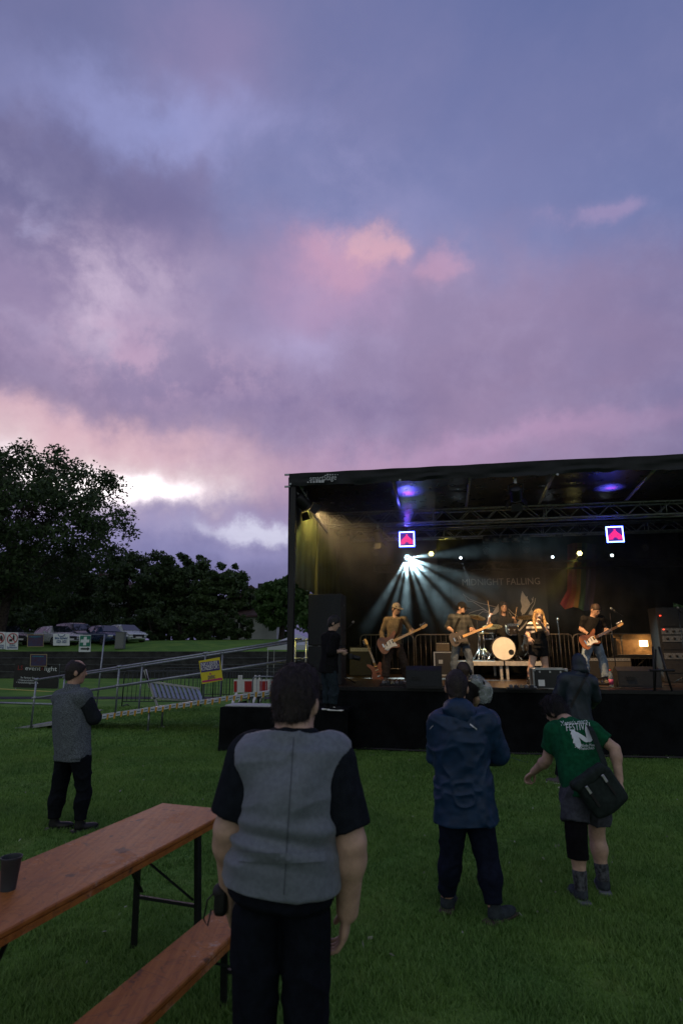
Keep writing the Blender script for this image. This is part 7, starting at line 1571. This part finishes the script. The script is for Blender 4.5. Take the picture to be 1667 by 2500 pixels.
def ring(p, x, y, r, m, th=.012):
    c = sg(x, y, .045); R_ = r * YS / 1420; mb = MB(); mb.tube([c + np.array([math.cos(a), 0, math.sin(a)]) * R_ for a in np.linspace(0, 2 * math.pi, 25)], th, 5); mb.bar(c + np.array([-.7, 0, .7]) * R_, c + np.array([.7, 0, -.7]) * R_, th * 1.6); mb.build('prohibition_ring', m, p, world=True)
t, p = sign('white prohibition notice with red ring, cut beside the bottle notice', -20, 1543, 15, 1585); ring(p, -1, 1558, 12, M_red_p); stext(p, 'ne', 6, 1575, 8, M_blue_p); stext(p, 'ging', 3, 1580, 14, M_blue_p)
mb = MB(); mb.lathe(sg(4, 1554, .05), (0, -1, 0), [(.035, 0), (.035, .004)], 12); mb.box(sg(4, 1560, .05), (.08, .004, .10)); mb.build('pictogram', M_black_p, p, world=True)
t, p = sign('white notice Keine Spirituosen with crossed-out bottles', 16, 1544, 46, 1586); ring(p, 31, 1559, 12, M_red_p); stext(p, 'Keine', 31, 1575, 13, M_blue_p); stext(p, 'Spirituosen', 30, 1580.5, 24, M_blue_p)
mb = MB(); mb.box(sg(34, 1557, .05), (.05, .004, .12)); mb.box(sg(34, 1551, .05), (.02, .004, .06)); mb.box(sg(27, 1563, .05), (.09, .004, .07)); mb.build('pictogram', M_black_p, p, world=True)
M_dkp = mat('dark_poster', (.05, .012, .03), .4, var=.6, scale=5, col2=(.02, .03, .10)); M_gold = mat('poster_border', (.30, .24, .12), .6, var=0)
def poster(label, x0, y0, x1, y1, Y):
    q = lambda x, y, d=0.0: P(x, y, Y - d); t = thing('event_poster', label, 'poster', q((x0 + x1) / 2, y1)); p = sheet(t, 'poster_sheet', [q(x0 - 1, y1), q(x1 - 1, y1), q(x1, y0), q(x0, y0)], M_gold, .01); sheet(t, 'poster_picture', [q(x0 + .6, y1 - 1.4, .01), q(x1 - 2.4, y1 - 1.4, .01), q(x1 - 1.6, y0 + 1.4, .01), q(x0 + 1.6, y0 + 1.4, .01)], M_dkp, .006, p)
    sheet(t, 'poster_headline', [q(x0 + 5, y0 + 7, .016), q(x1 - 8, y0 + 7, .016), q(x1 - 8, y0 + 4, .016), q(x0 + 5, y0 + 4, .016)], mat('headline_blue', (.02, .14, .22), .5, var=.4, scale=40), .004, p)
poster('dark event poster with pale border hanging from the line', 68, 1549, 108, 1579, YS - .03); poster('dark event poster with gold border standing above the black banner', 75, 1597, 116, 1627, 26.8)
t, p = sign('white notice Bitte lächeln with smile and camera drawings', 131, 1547, 171, 1576, skew=.5); stext(p, 'Bitte lächeln!', 150, 1558, 30, M_blue_p, bold=.001)
mb = MB(); c = sg(151, 1548, .045); mb.tube([c + np.array([math.cos(a) * .10, 0, math.sin(a) * .075]) for a in np.linspace(math.pi, 2 * math.pi, 12)], .010, 5); mb.build('smile', M_blue_p, p, world=True)
for x in (144, 158):
    c = sg(x, 1566, .045); mb = MB()
    for a, b_ in (((-1, -.7), (1, -.7)), ((1, -.7), (1, .6)), ((1, .6), (-1, .6)), ((-1, .6), (-1, -.7))): mb.bar(c + np.array([a[0] * .055, 0, a[1] * .05]), c + np.array([b_[0] * .055, 0, b_[1] * .05]), .009)
    mb.tube([c + np.array([math.cos(a), 0, math.sin(a)]) * .025 for a in np.linspace(0, 2 * math.pi, 13)], .005, 5); mb.build('camera_drawing', M_blue_p, p, world=True)
t, p = sign('green and white first aid sign with a black arrow', 194.5, 1550.5, 223, 1591.5)
k9 = YS / 1420; c = sg(208.5, 1565, .045); mb = MB(); mb.box(c, (25.5 * k9, .004, 25 * k9)); g_ = mb.build('green_field', M_green_p, p, world=True); mb = MB(); mb.box(c - np.array([0, .006, 0]), (7 * k9, .004, 20 * k9)); mb.box(c - np.array([0, .0075, 0]), (21 * k9, .004, 7 * k9)); mb.build('white_cross', M_signw, g_, world=True)
c = sg(208, 1584, .045); mb = MB(); mb.box(c - np.array([.02, 0, 0]), (17 * k9, .004, 3.6 * k9)); mb.prism([(0, -4 * k9), (6 * k9, 0), (0, 4 * k9)], c + np.array([6 * k9, 0, 0]), XR, SZ, .004); mb.build('arrow', M_black_p, p, world=True)
# banner on the far lawn
YB = 27.0; bn_ = lambda x, y, d=0.0: P(x, y, YB - d); z6 = lambda x, y, d=0.0: bn_(x * .2551, 1440 + y * .2551, d); t = thing('sponsor_banner', 'black banner reading event X light standing on the far lawn', 'banner', np.array([bn_(90, 1681)[0], YB, 0]))
M_banb = mat('vinyl_black', (.008, .008, .009), .45, var=.1); p = sheet(t, 'banner_sheet', [z6(128, 935), z6(555, 945), z6(572, 722), z6(150, 708)], M_banb, .012); X = unit(z6(572, 722) - z6(150, 708)); Z = SZ; M_banr = mat('print_dark_red', (.22, .02, .02), .6, var=0); bw_ = lambda a, b_: float(np.linalg.norm(z6(a, 750) - z6(b_, 750)))
text_mesh('lettering', 'LS', .28, z6(198, 748, .02), X, Z, M_banr, p, .0, width=bw_(175, 222)); text_mesh('lettering', 'event', .28, z6(318, 752, .02), X, Z, M_signw, p, .0, width=bw_(243, 390)); text_mesh('lettering', 'X', .28, z6(408, 752, .02), X, Z, M_banr, p, .0, width=bw_(393, 424)); text_mesh('lettering', 'light', .28, z6(487, 757, .02), X, Z, M_signw, p, .0, width=bw_(428, 545))
text_mesh('lettering', 'Ihr Partner für:', .12, z6(270, 842, .02), X, Z, M_signw, p, .0, width=bw_(202, 338)); text_mesh('lettering', '• Videoproduktionen', .12, z6(266, 866, .02), X, Z, M_signw, p, .0, width=bw_(175, 358)); text_mesh('lettering', '• Veranstaltungstechnik', .12, z6(265, 888, .02), X, Z, M_signw, p, .0, width=bw_(158, 370))
for x in (150, 555): a = z6(x, 930); mb = MB(); mb.bar(np.array([a[0], a[1] + .05, 0]), z6(x + 12, 712) + np.array([0, .05, 0]), .03); mb.build('stake', M_steel, t, world=True)
# loose things on the lawn
a, b_ = G(-40, 1717), G(132, 1722); mb = MB(); mb.tube([a + SZ * .03, b_ + SZ * .03], .035, 8); tag(mb.build('steel_pipe', M_steel, None, True), 'long silver pipe lying on the lawn beside the ramp foot', 'pipe')
pts = [P(x, y, 25.5) for x, y in ((-40, 1680), (60, 1685), (130, 1689), (215, 1694), (360, 1703))]; mb = MB(); mb.tube(pts, .022, 6); tag(mb.build('yellow_rope', mat('rope_yellow', (.50, .42, .14), .7, var=.1), None, True), 'taut pale yellow rope stretched low over the far lawn', 'rope')
mb = MB(); mb.box((-9.5, 22.3, .008), (16, 1.0, .015)); tag(mb.build('path', mat('black_ground_mat', (.018, .022, .028), .8, var=.3, scale=2)), kind='structure')
M_bluec = mat('blue_cable', (.02, .06, .14), .5)
pts = [G(1180 + i * 12, 1858 + 6 * math.sin(i * .9)) + SZ * .02 for i in range(10)]; mb = MB(); mb.tube(pts, .009, 5); tag(mb.build('blue_cable', M_bluec, None, True), 'blue cable curling on the grass before the stage skirt', 'cable')
pts = [st(-1.0 + i * .5, -.18 + .04 * math.sin(i * 1.9), .035) for i in range(15)]; mb = MB(); mb.tube(pts, .022, 6); tag(mb.build('black_cable', M_cable, None, True), 'thick black cable lying along the foot of the stage skirt', 'cable')
